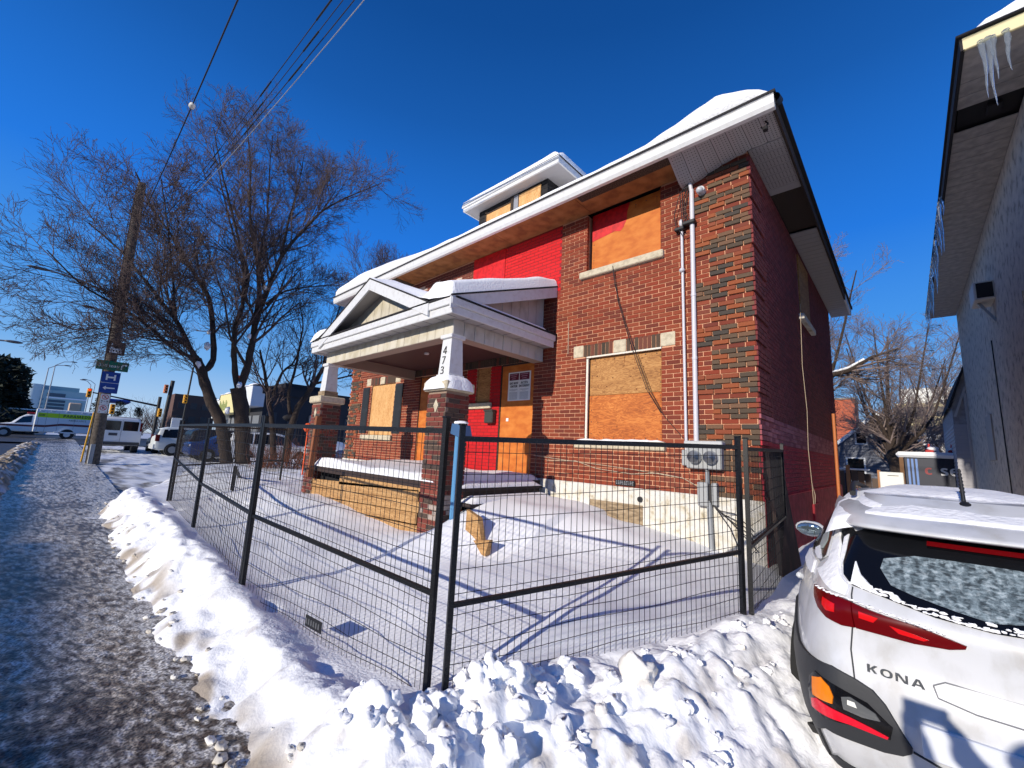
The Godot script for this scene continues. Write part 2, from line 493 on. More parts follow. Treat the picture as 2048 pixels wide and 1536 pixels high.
func ground():
	# one sheet to the horizon
	var xs := [700.0, 300.0, 120.0, 60.0, 20.0, 5.0, -5.0, -12.0, -30.0, -60.0, -102.0, -160.0, -300.0, -500.0, -700.0]
	var m := MB.new()
	m.grid(xs.size(), 2, func(i, j): return Vector3(xs[i], slope(xs[i]) - 0.2, [700.0, -700.0][j]), null, true)
	struct("ground", m, tmat(ramp(noise_image(256, 0.02, 41, 4), [[0.2, c8(176, 180, 188)], [0.6, c8(214, 218, 226)]]), Vector3.ONE * 0.05, 0.9))
	# car park: packed snow and grit
	m = MB.new()
	var px := vgrid(-47.0, -11.0, 0.0, 0.1, 0.012)
	var pz := vgrid(-40.0, 5.3, 5.9, 0.1, 0.02)
	m.grid(px.size(), pz.size(), func(i, j):
		var x := px[i]
		var z := pz[j]
		return Vector3(x, slope(x) - 0.04 + 0.05 * NZ.get_noise_2d(x * 110, z * 110) + 0.02 * NZ.get_noise_2d(x * 400, z * 400), z), func(i, j):
		var t := NZ.get_noise_2d(px[i] * 35, pz[j] * 140) * 0.9 + NZ.get_noise_2d(px[i] * 300, pz[j] * 300) * 0.5
		return lin(120, 116, 112).lerp(lin(224, 226, 230), sm(-0.45, 0.3, t + 0.6 * sm(4.8, 2.5, pz[j]) - 0.1)), true)
	struct("car_park_ground", m, M.snow_v)
	# yard, banks and driveway
	m = MB.new()
	px = vgrid(-24.0, 3.4, 0.0, 0.024, 0.009)
	pz = vgrid(-13.0, 5.3, 5.6, 0.022, 0.011)
	m.grid(px.size(), pz.size(), func(i, j): return Vector3(px[i], snow_h(px[i], pz[j]), pz[j]), func(i, j):
		var x := px[i]
		var z := pz[j]
		var c := lin(247, 248, 250)
		var a := NZ.get_noise_2d(x * 260, z * 260 + 40)
		var b := NZ.get_noise_2d(x * 90, z * 90 + 90)
		var dirt := sm(4.8, 5.02, z + 0.05 * a) * sm(-0.15, 0.35, a + b * 0.6) * 0.85
		var f := fence_side(x, z)
		dirt = maxf(dirt, sm(0.75, 1.15, f + 0.25 * b) * (0.45 + 0.5 * sm(-0.2, 0.4, a)))
		dirt = maxf(dirt, sm(0.3, 0.6, f) * sm(0.25, 0.6, a + 0.6 * NZ.get_noise_2d(x * 900, z * 900)) * 0.5)
		dirt = maxf(dirt, sm(4.45, 4.7, z) * sm(0.45, 0.8, a + 0.5 * NZ.get_noise_2d(x * 900, z * 900)) * 0.35)
		if x < -12.5: dirt = maxf(dirt, sm(0.1, 0.5, a + b) * sm(-12.5, -14, x) * 0.6)
		return c.lerp(lin(150, 132, 106), clampf(dirt, 0, 1)), true)
	struct("snow_ground", m, M.snow_v)
	# footpath: trodden ice over asphalt
	m = MB.new()
	px = vgrid(-62.0, 9.0, 0.0, 0.022, 0.009)
	pz = vgrid(4.55, 7.1, 5.9, 0.022, 0.0)
	m.grid(px.size(), pz.size(), func(i, j):
		var x := px[i]
		var z := pz[j]
		var t := NZ.get_noise_2d(x * 260, z * 420) * 0.009 + NZ.get_noise_2d(x * 1100, z * 1300) * 0.006 + 0.02 * NZ.get_noise_2d(x * 60, z * 60)
		return Vector3(x, slope(x) - 0.01 + t, z), func(i, j):
		var x := px[i]
		var z := pz[j]
		var t := NZ.get_noise_2d(x * 240, z * 420) * 0.45 + NZ.get_noise_2d(x * 800, z * 1400) * 1.3 + NZ.get_noise_2d(x * 40, z * 60) * 0.5
		var k := lin(104, 90, 76).lerp(lin(246, 230, 206), sm(-0.5, 0.75, t))
		return k.lerp(lin(240, 238, 234), sm(0.25, 0.85, t + 0.7 * sm(5.45, 5.05, z) + 0.25 * sm(-9, -14, x)) * 0.9), true)
	var pave := vmat(0.38)
	pave.uv1_scale = Vector3(3, 3, 3)
	relief(pave, noise_image(512, 0.05, 52, 5), 0.7)
	pave.albedo_texture = ramp(noise_image(512, 0.07, 53, 5), [[0.3, c8(136, 132, 127)], [0.5, c8(215, 212, 208)], [0.65, c8(255, 255, 255)]])
	pave.uv1_scale = Vector3.ONE * 1.1
	struct("pavement", m, pave)
	# road and cross street
	m = MB.new()
	var rx := [60.0, 20.0, 0.0, -12.0, -30.0, -48.0, -62.0, -80.0, -102.0, -180.0]
	m.grid(rx.size(), 2, func(i, j): return Vector3(rx[i], slope(rx[i]) - 0.14, [7.0, 20.5][j]))
	var asphalt := tmat(ramp(noise_image(512, 0.03, 61, 5), [[0.2, c8(50, 51, 54)], [0.6, c8(68, 69, 72)], [0.9, c8(92, 92, 94)]]), Vector3(0.4, 0.4, 0.4), 0.6)
	struct("road", m, asphalt)
	m = MB.new()
	m.grid(2, 2, func(i, j): return Vector3([-48.5, -76.0][i], slope([-48.5, -76.0][i]) - 0.012, [60.0, -70.0][j]), null, true)
	struct("cross_street", m, asphalt)
	m = MB.new()
	m.box(Vector3(60, -0.5, 20.5), Vector3(-48, 0.05, 24.0))
	struct("far_pavement", m, M.snow)

func street_bank():
	var m := MB.new()
	var px := vgrid(-46.0, 6.0, 0.0, 0.04, 0.01)
	m.grid(px.size(), 26, func(i, j):
		var x := px[i]
		var t: float = j / 25.0
		var z := 6.45 + t * 1.0
		var hump := pow(sin(PI * t), 0.8) * (0.13 + 0.16 * sm(-6, -14, x) * (1 - 0.5 * sm(-22, -40, x)))
		var r := absf(NB.get_noise_2d(x * 40, z * 40)) * 0.9 + 0.4 * NZ.get_noise_2d(x * 300, z * 300)
		return Vector3(x, slope(x) - 0.1 + hump * (0.6 + 0.9 * r) + 0.05 * sm(0, 0.2, t), z + 0.12 * NZ.get_noise_2d(x * 70, 33)), func(i, j):
		var a := NZ.get_noise_2d(px[i] * 220, j * 9.0) + 0.5 * NZ.get_noise_2d(px[i] * 60, j * 3.0)
		return lin(216, 214, 212).lerp(lin(128, 112, 88), sm(-0.3, 0.45, a + 0.3)))
	struct("street_snow_bank", m, M.snow_v)

# ---------------------------------------------------------------- brick house
const CO := 0.0667     # one course
const BL := 0.21       # one brick and its joint

func rows_of_bricks(x0: float, x1: float, y0: float, y1: float, holes: Array, shift := 0.0) -> Array:   # [[x0, x1, y0, y1, row], ...]
	var out := []
	var row := 0
	var y := y0
	while y + CO * 0.8 <= y1:
		var spans := [[x0, x1]]
		for h in holes:
			if y + CO * 0.5 > h[2] and y + CO * 0.5 < h[3]:
				var next := []
				for s in spans:
					if h[1] <= s[0] or h[0] >= s[1]:
						next.append(s)
					else:
						if h[0] > s[0]: next.append([s[0], h[0]])
						if h[1] < s[1]: next.append([h[1], s[1]])
				spans = next
		for s in spans:
			var k := floorf((s[0] - x0) / BL) * BL + x0 - (BL / 2 if row % 2 else 0.0) + shift
			while k < s[1]:
				var a := maxf(k, s[0])
				var b := minf(k + BL - 0.0115, s[1])
				if b - a > 0.03:
					out.append([a, b, y, y + CO - 0.0105, row])
				k += BL
		y += CO
		row += 1
	return out

func brick_field(called: String, parent: Node, list: Array, look: Callable, at: Callable, material: Material):   # many bricks as one part; list: [a, b, y0, y1, row, proud]
	var unit := MB.new()
	unit.bbox(Vector3(-0.5, -0.5, -0.5), Vector3(0.5, 0.5, 0.5), 0.04)
	var mm := MultiMesh.new()
	mm.transform_format = MultiMesh.TRANSFORM_3D
	mm.use_colors = true
	mm.mesh = unit.mesh()
	mm.instance_count = list.size()
	for i in list.size():
		mm.set_instance_transform(i, at.call(list[i]))
		mm.set_instance_color(i, look.call(list[i]))
	var o := MultiMeshInstance3D.new()
	o.name = called; o.multimesh = mm; o.material_override = material
	o.set_meta("kind", "stuff")
	parent.add_child(o, true)
	if built.has(parent): o.position = -parent.position
	return o

func slab_snow(m: MB, a: Vector3, b: Vector3, up: Vector3, run: float, thick: Callable, trim_a := 0.0, trim_b := 0.0, nu := 90, nv := 16):
	# snow lying on a roof plane: a to b is the eave, up the slope direction, trim the hip's run per metre
	var ax := (b - a).normalized()
	var nrm := ax.cross(up).normalized()
	if nrm.y < 0: nrm = -nrm
	var flip := up.cross(ax).dot(nrm) > 0
	m.grid(nu, nv, func(i, j):
		var u: float = i / (nu - 1.0)
		var w: float = pow(j / (nv - 1.0), 1.7) * run
		var l := (b - a).length()
		var p := a + ax * lerpf(trim_a * w, l - trim_b * w, u) + up * w
		var t: float = thick.call(u * l, w)
		var ends := minf(1.0, minf(u, 1 - u) * l / maxf(t, 0.02))
		var round_ := minf(1.0, w / maxf(t * 0.9, 0.02))
		var k := t * sqrt(maxf(0, 1 - pow(1 - round_, 2))) * (0.35 + 0.65 * sqrt(maxf(0, 1 - pow(1 - ends, 2))))
		return p + nrm * (k - (0.01 if j == 0 else 0.0)) - up * (t * 0.25 * sin(PI * minf(1, round_ * 0.8)) if j > 0 else 0.0), null, flip)

func brick_house():
	var h := thing("brick_house", "two-storey red brick house with boarded windows, red paint patches and snowy porch", "house", Vector3(-6.78, 0, -4))
	var X0 := -12.24
	var X1 := -1.31
	var ZB := -8.1
	var YF := 1.16
	var YT := 5.86
	# masonry bodies
	var m := MB.new()
	var gaps := [[-10.98, -9.76, 1.85, 3.24], [-8.64, -7.72, YF, 3.29], [-6.58, -6.15, 2.56, 3.3], [-5.88, -4.99, YF, 3.3], [-3.87, -2.54, 1.835, 3.242], [-3.9, -2.54, 4.755, YT], [-11.3, -9.4, 4.76, YT]]
	var levels := [YF, YT]
	for g in gaps: levels.append_array([g[2], g[3]])
	levels.sort()
	for k in levels.size() - 1:
		if levels[k + 1] - levels[k] < 0.001: continue
		var mid: float = (levels[k] + levels[k + 1]) / 2
		var x := X0 + 0.01
		var across := gaps.filter(func(g): return g[2] < mid and g[3] > mid)
		across.sort_custom(func(a, b): return a[0] < b[0])
		for g in across + [[X1 - 0.01, 0]]:
			m.box(Vector3(x, levels[k], -0.3), Vector3(g[0], levels[k + 1], 0.0))
			x = g[1]
	var wall := part("front_wall", m, M.mortar, h)
	m = MB.new()
	m.box(Vector3(X1 - 0.3, YF, ZB), Vector3(X1, YT, -0.3))
	var side := part("side_wall", m, M.side_mortar, h, "side wall painted dark red")
	m = MB.new()
	m.box(Vector3(X0, YF, ZB), Vector3(X0 + 0.3, YT, -0.3)); m.box(Vector3(X0 + 0.3, YF, ZB), Vector3(X1 - 0.3, YT, ZB + 0.3))
	part("back_wall", m, M.mortar, h)
	m = MB.new()
	m.bbox(Vector3(X0 - 0.03, -0.3, ZB - 0.03), Vector3(X1 + 0.03, YF, 0.035), 0.015)
	part("foundation", m, M.foundation, h, "whitewashed foundation")
	m = MB.new()
	m.box(Vector3(X1 + 0.0, -0.3, ZB), Vector3(X1 + 0.037, YF + 0.02, 0.012))
	part("side_foundation", m, M.foundation_red, h, "foundation painted red")
	# openings: x0, x1, y0, y1
	var holes := [[-10.98, -9.76, 1.86, 3.23], [-11.3, -9.52, 3.23, 3.45], [-11.27, -9.66, 1.71, 1.86],
		[-8.62, -7.72, YF, 3.27], [-6.58, -6.15, 2.56, 3.3], [-6.8, -6.07, 2.43, 2.56], [-5.84, -4.99, YF, 3.27],
		[-9.3, -4.99, 3.3, 3.47], [-3.85, -2.55, 1.84, 3.24], [-4.11, -2.34, 3.24, 3.45], [-4.02, -2.48, 1.71, 1.84],
		[-3.88, -2.55, 4.76, YT], [-4.0, -2.49, 4.62, 4.76], [-6.9, -5.9, 4.4, YT], [-11.3, -9.4, 4.76, YT], [-4.441, -4.439, 4.5, YT], [-6.901, -6.899, YF, 3.3], [-5.861, -5.859, YF, 3.3], [-6.901, -6.899, 4.3, YT]]
	# quoins: every fifth course is set back
	var quoins := []
	var qh := []
	var q := 0
	var y := YF
	while y < YT - 0.1:
		var w := 0.72 if q % 2 == 0 else 0.53
		var top := minf(y + CO * 4, YT)
		for s in [[X1 - w, X1 + 0.012, 0.0], [X0 - 0.012, X0 + w, 0.1]]:
			qh.append([s[0], s[1], y, top])
			for b in rows_of_bricks(s[0], s[1], y, top + 0.01, [], s[2]):
				quoins.append(b + [0.03])
		y += CO * 5
		q += 1
	var list := []
	for b in rows_of_bricks(X0, X1, YF, YT, holes + qh):
		list.append(b + [0.009])
	# the bricks that show largest are pieces of their own
	var all := []
	for b in list: all.append([b, false])
	for b in quoins: all.append([b, true])
	var near := Vector3(-0.676, 0.158, -0.719)
	for e in all:
		var b = e[0]
		e.append((Vector3((b[0] + b[1]) / 2, (b[2] + b[3]) / 2, 0) - Vector3(0, 1.6, 5.9)).dot(near))
	all.sort_custom(func(e, f): return e[2] < f[2])
	var cut := {}
	var rest := []
	var rest_q := []
	for i in all.size():
		var b = all[i][0]
		if i >= 300:
			(rest_q if all[i][1] else rest).append(b)
			continue
		var w: float = snappedf(b[1] - b[0], 0.002)
		if not cut.has(w):
			var u := MB.new()
			u.bbox(Vector3(-w / 2, -0.0286, -0.03), Vector3(w / 2, 0.0286, 0.0), 0.004)
			cut[w] = u.mesh()
		var set_: Array = M.quoin_set if all[i][1] else M.brick_set
		var o := part("brick", cut[w], set_[(rng.randi() % set_.size())], wall)
		o.position = Vector3((b[0] + b[1]) / 2, b[2] + 0.0286, b[5] + rng.randf_range(-0.002, 0.002))
	var place := func(b):
		return Transform3D(Basis.from_scale(Vector3(b[1] - b[0], b[3] - b[2], 0.05)), Vector3((b[0] + b[1]) / 2, (b[2] + b[3]) / 2, b[5] - 0.025 + 0.002 * sin(b[0] * 91 + b[2] * 57)))
	brick_field("bricks", wall, rest, func(b):
		var x: float = (b[0] + b[1]) / 2
		var yy: float = b[2]
		var k: float = fposmod(sin(x * 127.1 + yy * 311.7) * 4375.5, 1.0)
		if x > -5.905 and x < -4.44 and yy > 4.5: return lin(198, 14, 22).lerp(lin(212, 24, 30), k)
		if x > -6.9 and x < -5.86 and yy < 3.3: return lin(186, 10, 18).lerp(lin(202, 16, 24), k)
		if x > -9.6 and x < -6.9 and yy > 4.3: return lin(112, 52, 40).lerp(lin(96, 46, 38), k) if fposmod(k * 37.0, 1.0) > 0.1 else lin(198, 178, 164)
		return [lin(134, 60, 36), lin(122, 52, 32), lin(142, 66, 40), lin(112, 48, 32), lin(138, 56, 32)][int(k * 5)], place, M.brick_v)
	brick_field("quoin_bricks", wall, rest_q, func(b):
		var k: float = fposmod(sin(b[0] * 127.1 + b[2] * 311.7) * 4375.5, 1.0)
		return [lin(102, 82, 62), lin(86, 72, 58), lin(140, 74, 48), lin(150, 82, 48), lin(74, 66, 58)][int(k * 5)], place, M.brick_v)
	# the side wall's bricks, painted over with a paler band standing in for reflected light
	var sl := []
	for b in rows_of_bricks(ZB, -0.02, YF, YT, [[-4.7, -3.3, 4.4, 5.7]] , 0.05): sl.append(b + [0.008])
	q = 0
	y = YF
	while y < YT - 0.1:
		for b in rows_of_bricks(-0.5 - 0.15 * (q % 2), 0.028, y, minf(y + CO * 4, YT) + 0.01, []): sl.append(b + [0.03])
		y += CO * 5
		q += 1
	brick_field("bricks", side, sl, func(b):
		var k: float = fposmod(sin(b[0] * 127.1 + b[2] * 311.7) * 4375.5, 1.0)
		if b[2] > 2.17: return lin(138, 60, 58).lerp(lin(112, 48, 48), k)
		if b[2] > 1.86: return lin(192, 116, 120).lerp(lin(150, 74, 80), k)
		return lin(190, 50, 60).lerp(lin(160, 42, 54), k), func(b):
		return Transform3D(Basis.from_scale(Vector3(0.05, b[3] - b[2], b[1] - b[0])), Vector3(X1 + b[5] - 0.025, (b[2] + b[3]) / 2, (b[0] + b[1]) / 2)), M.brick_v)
	# red paint over the joints too, darkened to draw the shade between bricks
	m = MB.new()
	m.box(Vector3(-5.9, 4.4, 0.001), Vector3(-4.44, YT, 0.004))
	part("red_paint", m, M.red_joint_shade, wall)
	m = MB.new()
	m.box(Vector3(-6.88, YF, 0.001), Vector3(-5.86, 2.43, 0.004)); m.box(Vector3(-6.88, 2.43, 0.001), Vector3(-6.6, 3.3, 0.004)); m.box(Vector3(-6.13, 2.43, 0.001), Vector3(-5.86, 3.3, 0.004))
	part("red_paint", m, M.red_joint_shade, wall)
	m = MB.new()
	m.bbox(Vector3(-6.9, 4.3, -0.02), Vector3(-5.905, YT - 0.02, 0.022), 0.004)
	part("painted_board", m, M.red_paint, h, "plywood board painted bright red")
	m = MB.new()
	m.col = lin(236, 228, 220)
	for i in 60:
		var x := rng.randf_range(-8.8, -6.95)
		var yy := YF + CO * roundf(rng.randf_range(46, 66))
		if rng.randf() < 0.6: m.box(Vector3(x, yy - 0.009, 0.005), Vector3(x + rng.randf_range(0.05, 0.16), yy + 0.004, 0.012))
		else: m.box(Vector3(x, yy, 0.005), Vector3(x + 0.012, yy + CO, 0.0125))
	part("paint_flakes", m, vmat(0.8), wall, "", true)
	openings(h)
	services(h)
	main_roof(h)
	porch(h)

func soldier(m: MB, x0: float, x1: float, y0: float, y1: float, z := 0.012):
	var x := x0
	while x < x1 - 0.03:
		var k: float = rng.randf()
		m.col = lin(84, 68, 54) if k < 0.55 else (lin(112, 66, 52) if k < 0.85 else lin(66, 56, 48))
		m.bbox(Vector3(x + 0.004, y0, -0.02), Vector3(minf(x + 0.064, x1), y1, z), 0.004)
		x += 0.069

func board(called: String, r: Array, material: Material, parent: Node, z := -0.03, label := "") -> MeshInstance3D:
	var m := MB.new()
	m.bbox(Vector3(r[0], r[2], z - 0.02), Vector3(r[1], r[3], z), 0.003)
	return part(called, m, material, parent, label)

func screws(parent: Node, x0: float, x1: float, y0: float, y1: float, z: float):   # screw heads and rust runs round a sheet's edge
	var m := MB.new()
	var s := MB.new()
	for k in 7:
		for p in [Vector2(lerpf(x0, x1, (k + 0.5) / 7), y0 + 0.03), Vector2(lerpf(x0, x1, (k + 0.5) / 7), y1 - 0.03), Vector2(x0 + 0.03, lerpf(y0, y1, (k + 0.5) / 7)), Vector2(x1 - 0.03, lerpf(y0, y1, (k + 0.5) / 7))]:
			m.blob(Vector3(p.x, p.y, z), Vector3(0.009, 0.009, 0.004), k, 0.02, 5, 7)
			if rng.randf() < 0.5: s.box(Vector3(p.x - 0.003, p.y - rng.randf_range(0.03, 0.12), z), Vector3(p.x + 0.003, p.y, z + 0.0012))
	part("screws", m, mat(66, 58, 52, 0.5), parent, "", true)
	part("rust_runs", s, mat(132, 74, 34, 0.9), parent, "", true)

func openings(h: Node):
	var trim := mat(226, 220, 206, 0.7)
	# lower right window
	var w := board("lower_window", [-3.86, -2.54, 1.83, 3.25], M.dark, h, -0.16)
	board("plywood_sheet", [-3.81, -2.545, 2.58, 3.215], M.ply_grey, w, -0.062)
	board("plywood_sheet", [-3.81, -2.545, 1.84, 2.576], M.ply, w, -0.06)
	var m := MB.new()
	for k in 16:
		var p := Vector3(rng.randf_range(-3.7, -2.6), rng.randf_range(2.62, 3.17) if k < 12 else rng.randf_range(1.95, 2.5), -0.061)
		m.blob(p, Vector3(0.012, 0.009, 0.004), k, 0.1, 5, 7)
	part("knots", m, M.knot, w, "", true)
	m = MB.new()
	m.box(Vector3(-3.85, 1.84, -0.03), Vector3(-3.815, 3.2, 0.0)); m.box(Vector3(-3.85, 3.215, -0.03), Vector3(-2.55, 3.24, 0.004))
	part("frame", m, trim, w)
	for r in [[-4.11, -3.91], [-3.34, -3.12], [-2.56, -2.34]]:
		m = MB.new()
		m.bbox(Vector3(r[0], 3.243, -0.03), Vector3(r[1], 3.447, 0.014), 0.006)
		part("lintel_stone", m, M.stone, w)
	m = MB.new()
	soldier(m, -3.905, -3.345, 3.243, 3.445); soldier(m, -3.115, -2.565, 3.243, 3.445)
	part("lintel_bricks", m, M.brick_v, w, "", true)
	m = MB.new()
	m.bbox(Vector3(-4.02, 1.715, -0.05), Vector3(-2.48, 1.835, 0.07), 0.012)
	part("sill", m, M.stone, w)
	m = MB.new()
	m.grid(40, 9, func(i, j):
		var x: float = lerpf(-4.02, -2.49, i / 39.0)
		var a: float = PI * j / 8.0
		var t := (0.028 + 0.015 * NZ.get_noise_2d(x * 400, 2)) * minf(1, 8 * minf(x + 4.02, -2.49 - x) + 0.1)
		return Vector3(x, 1.836 + t * sin(a), 0.018 + 0.055 * cos(a)))
	part("sill_snow", m, M.snow, w)
	screws(w, -3.8, -2.56, 1.86, 3.2, -0.06)
	# upper right window with a red corner
	w = board("upper_window", [-3.9, -2.53, 4.75, 5.86], M.dark, h, -0.2)
	board("plywood_sheet", [-3.85, -2.545, 4.76, 5.86], M.ply_soft, w, -0.1)
	m = MB.new()
	var pts := PackedVector2Array([Vector2(-3.848, 5.36), Vector2(-3.62, 5.39), Vector2(-3.4, 5.42), Vector2(-3.3, 5.39), Vector2(-3.24, 5.44), Vector2(-3.18, 5.56), Vector2(-3.17, 5.7), Vector2(-3.12, 5.858), Vector2(-3.848, 5.858)])
	m.poly(pts, Vector3(0, 0, -0.1), Vector3.RIGHT, Vector3.UP, 0.0025)
	part("red_paint", m, M.red_paint, w)
	m = MB.new()
	m.bbox(Vector3(-4.0, 4.635, -0.05), Vector3(-2.49, 4.755, 0.075), 0.014)
	part("sill", m, M.stone, w)
	screws(w, -3.84, -2.56, 4.78, 5.8, -0.1)
	# upper left window
	w = board("upper_window", [-11.3, -9.4, 4.76, 5.86], M.dark, h, -0.09)
	board("plywood_sheet", [-11.2, -9.5, 4.78, 5.86], M.ply_pale, w, -0.03)
	# lower left window with shutters
	w = board("lower_window", [-10.98, -9.76, 1.85, 3.24], M.dark, h, -0.07)
	board("plywood_sheet", [-10.96, -9.78, 1.86, 3.22], M.ply_pale, w, -0.02)
	for r in [[-11.28, -11.05], [-10.53, -10.31], [-9.76, -9.53]]:
		m = MB.new()
		m.bbox(Vector3(r[0], 3.243, -0.03), Vector3(r[1], 3.447, 0.014), 0.006)
		part("lintel_stone", m, M.stone, w)
	m = MB.new()
	soldier(m, -11.045, -10.535, 3.243, 3.445); soldier(m, -10.305, -9.765, 3.243, 3.445)
	part("lintel_bricks", m, M.brick_v, w, "", true)
	m = MB.new()
	m.bbox(Vector3(-11.25, 1.72, -0.05), Vector3(-9.67, 1.85, 0.08), 0.012)
	part("sill", m, M.stone, w)
	for r in [[-11.42, -11.06], [-9.71, -9.36]]:
		var s := board("shutter", [r[0], r[1], 1.9, 3.19], M.shutter, h, 0.03)
		m = MB.new()
		for k in 30:
			var y := 1.95 + k * 0.041
			if absf(y - 2.55) < 0.03: continue
			m.bar(Vector3(r[0] + 0.035, y, 0.032), Vector3(r[1] - 0.035, y, 0.032), 0.012, 0.026)
		part("slats", m, M.shutter, s, "", true)
	# boarded doors
	var d := board("door", [-5.83, -5.0, 1.17, 3.27], M.ply_soft, h, -0.012, "right door boarded with plywood")
	m = MB.new()
	m.box(Vector3(-5.66, 2.17, -0.013), Vector3(-5.6, 2.23, 0.0))
	part("lock_plate", m, M.print_white, d)
	m = MB.new()
	m.box(Vector3(-5.88, 1.17, -0.08), Vector3(-5.832, 3.29, -0.003)); m.box(Vector3(-5.83, 3.272, -0.08), Vector3(-4.99, 3.3, 0.004))
	part("frame", m, M.rot, d)
	d = board("door", [-8.6, -7.74, 1.17, 3.26], M.ply_soft, h, -0.012, "left door boarded with plywood")
	m = MB.new()
	m.box(Vector3(-8.64, 1.17, -0.08), Vector3(-8.602, 3.29, -0.003))
	part("frame", m, M.rot, d)
	# little window between the doors
	w = board("small_window", [-6.58, -6.15, 2.56, 3.3], M.dark, h, -0.07)
	board("plywood_sheet", [-6.56, -6.17, 2.57, 3.29], M.ply_grey, w, -0.02)
	m = MB.new()
	m.bbox(Vector3(-6.8, 2.435, -0.05), Vector3(-6.08, 2.555, 0.05), 0.01)
	part("sill", m, M.stone, w)
	m = MB.new()
	m.bbox(Vector3(-6.16, 2.13, 0.01), Vector3(-5.92, 2.38, 0.13), 0.02); m.bbox(Vector3(-6.17, 2.36, 0.01), Vector3(-5.91, 2.4, 0.15), 0.012)
	part("mailbox", m, mat(58, 60, 56, 0.5), h)
	m = MB.new()
	soldier(m, -9.25, -4.99, 3.305, 3.465)
	part("lintel_bricks", m, M.brick_v, h, "", true)
	# basement window
	w = board("basement_window", [-3.74, -2.8, 0.5, 0.945], M.dark, h, 0.032)
	board("plywood_sheet", [-3.7, -2.82, 0.5, 0.925], M.ply_old, w, 0.045)
	# side window
	m = MB.new()
	m.box(Vector3(-1.36, 4.45, -4.55), Vector3(-1.285, 5.7, -3.45))
	w = part("side_window", m, M.ply_grey, h)
	m = MB.new()
	m.bbox(Vector3(-1.34, 4.34, -4.7), Vector3(-1.22, 4.45, -3.3), 0.01)
	part("sill", m, M.foundation, w)
	screws(d, -8.58, -7.8, 1.2, 3.2, -0.012)
	# posted notice on the right door
	var n := thing("door_notice", "white bilingual notice with maroon header on the boarded porch door", "notice", Vector3(-5.37, 2.56, -0.01))
	m = MB.new()
	m.box(Vector3(-5.65, 2.565, -0.0115), Vector3(-5.08, 3.125, -0.004))
	part("sheet", m, M.print_white, n)
	m = MB.new()
	m.box(Vector3(-5.62, 2.965, -0.0035), Vector3(-5.375, 3.1, -0.0015)); m.box(Vector3(-5.355, 2.965, -0.0035), Vector3(-5.11, 3.1, -0.0015))
	part("header_panel", m, mat(104, 16, 44, 0.6), n)
	m = MB.new()
	for k in 3:
		m.box(Vector3(-5.6 + 0.02 * k, 3.07 - 0.04 * k, -0.0012), Vector3(-5.42 - 0.02 * k, 3.078 - 0.04 * k, -0.0005))
		m.box(Vector3(-5.33 + 0.02 * k, 3.07 - 0.04 * k, -0.0012), Vector3(-5.14 - 0.02 * k, 3.078 - 0.04 * k, -0.0005))
	part("header_lines", m, mat(220, 170, 186, 0.6), n)
	m = MB.new()
	for k in 14:
		if k == 3: continue
		var y := 2.785 - k * 0.0148
		var e := 0.06 if k == 2 else 0.0
		m.box(Vector3(-5.61 + e, y, -0.0035), Vector3(-5.4 - e, y + 0.004, -0.0015)); m.box(Vector3(-5.34 + e, y, -0.0035), Vector3(-5.12 - e, y + 0.004, -0.0015))
	part("print_lines", m, mat(120, 122, 130, 0.6), n)
	var ink := mat(50, 44, 52, 0.6)
	for t in [["DO NOT", -5.497, 2.905], ["ENTER", -5.497, 2.845], ["ACC\u00c8S", -5.232, 2.905], ["INTERDIT", -5.232, 2.845]]:
		letters(n, "lettering", t[0], 0.042, Transform3D(Basis(), Vector3(t[1], t[2], -0.003)), ink)

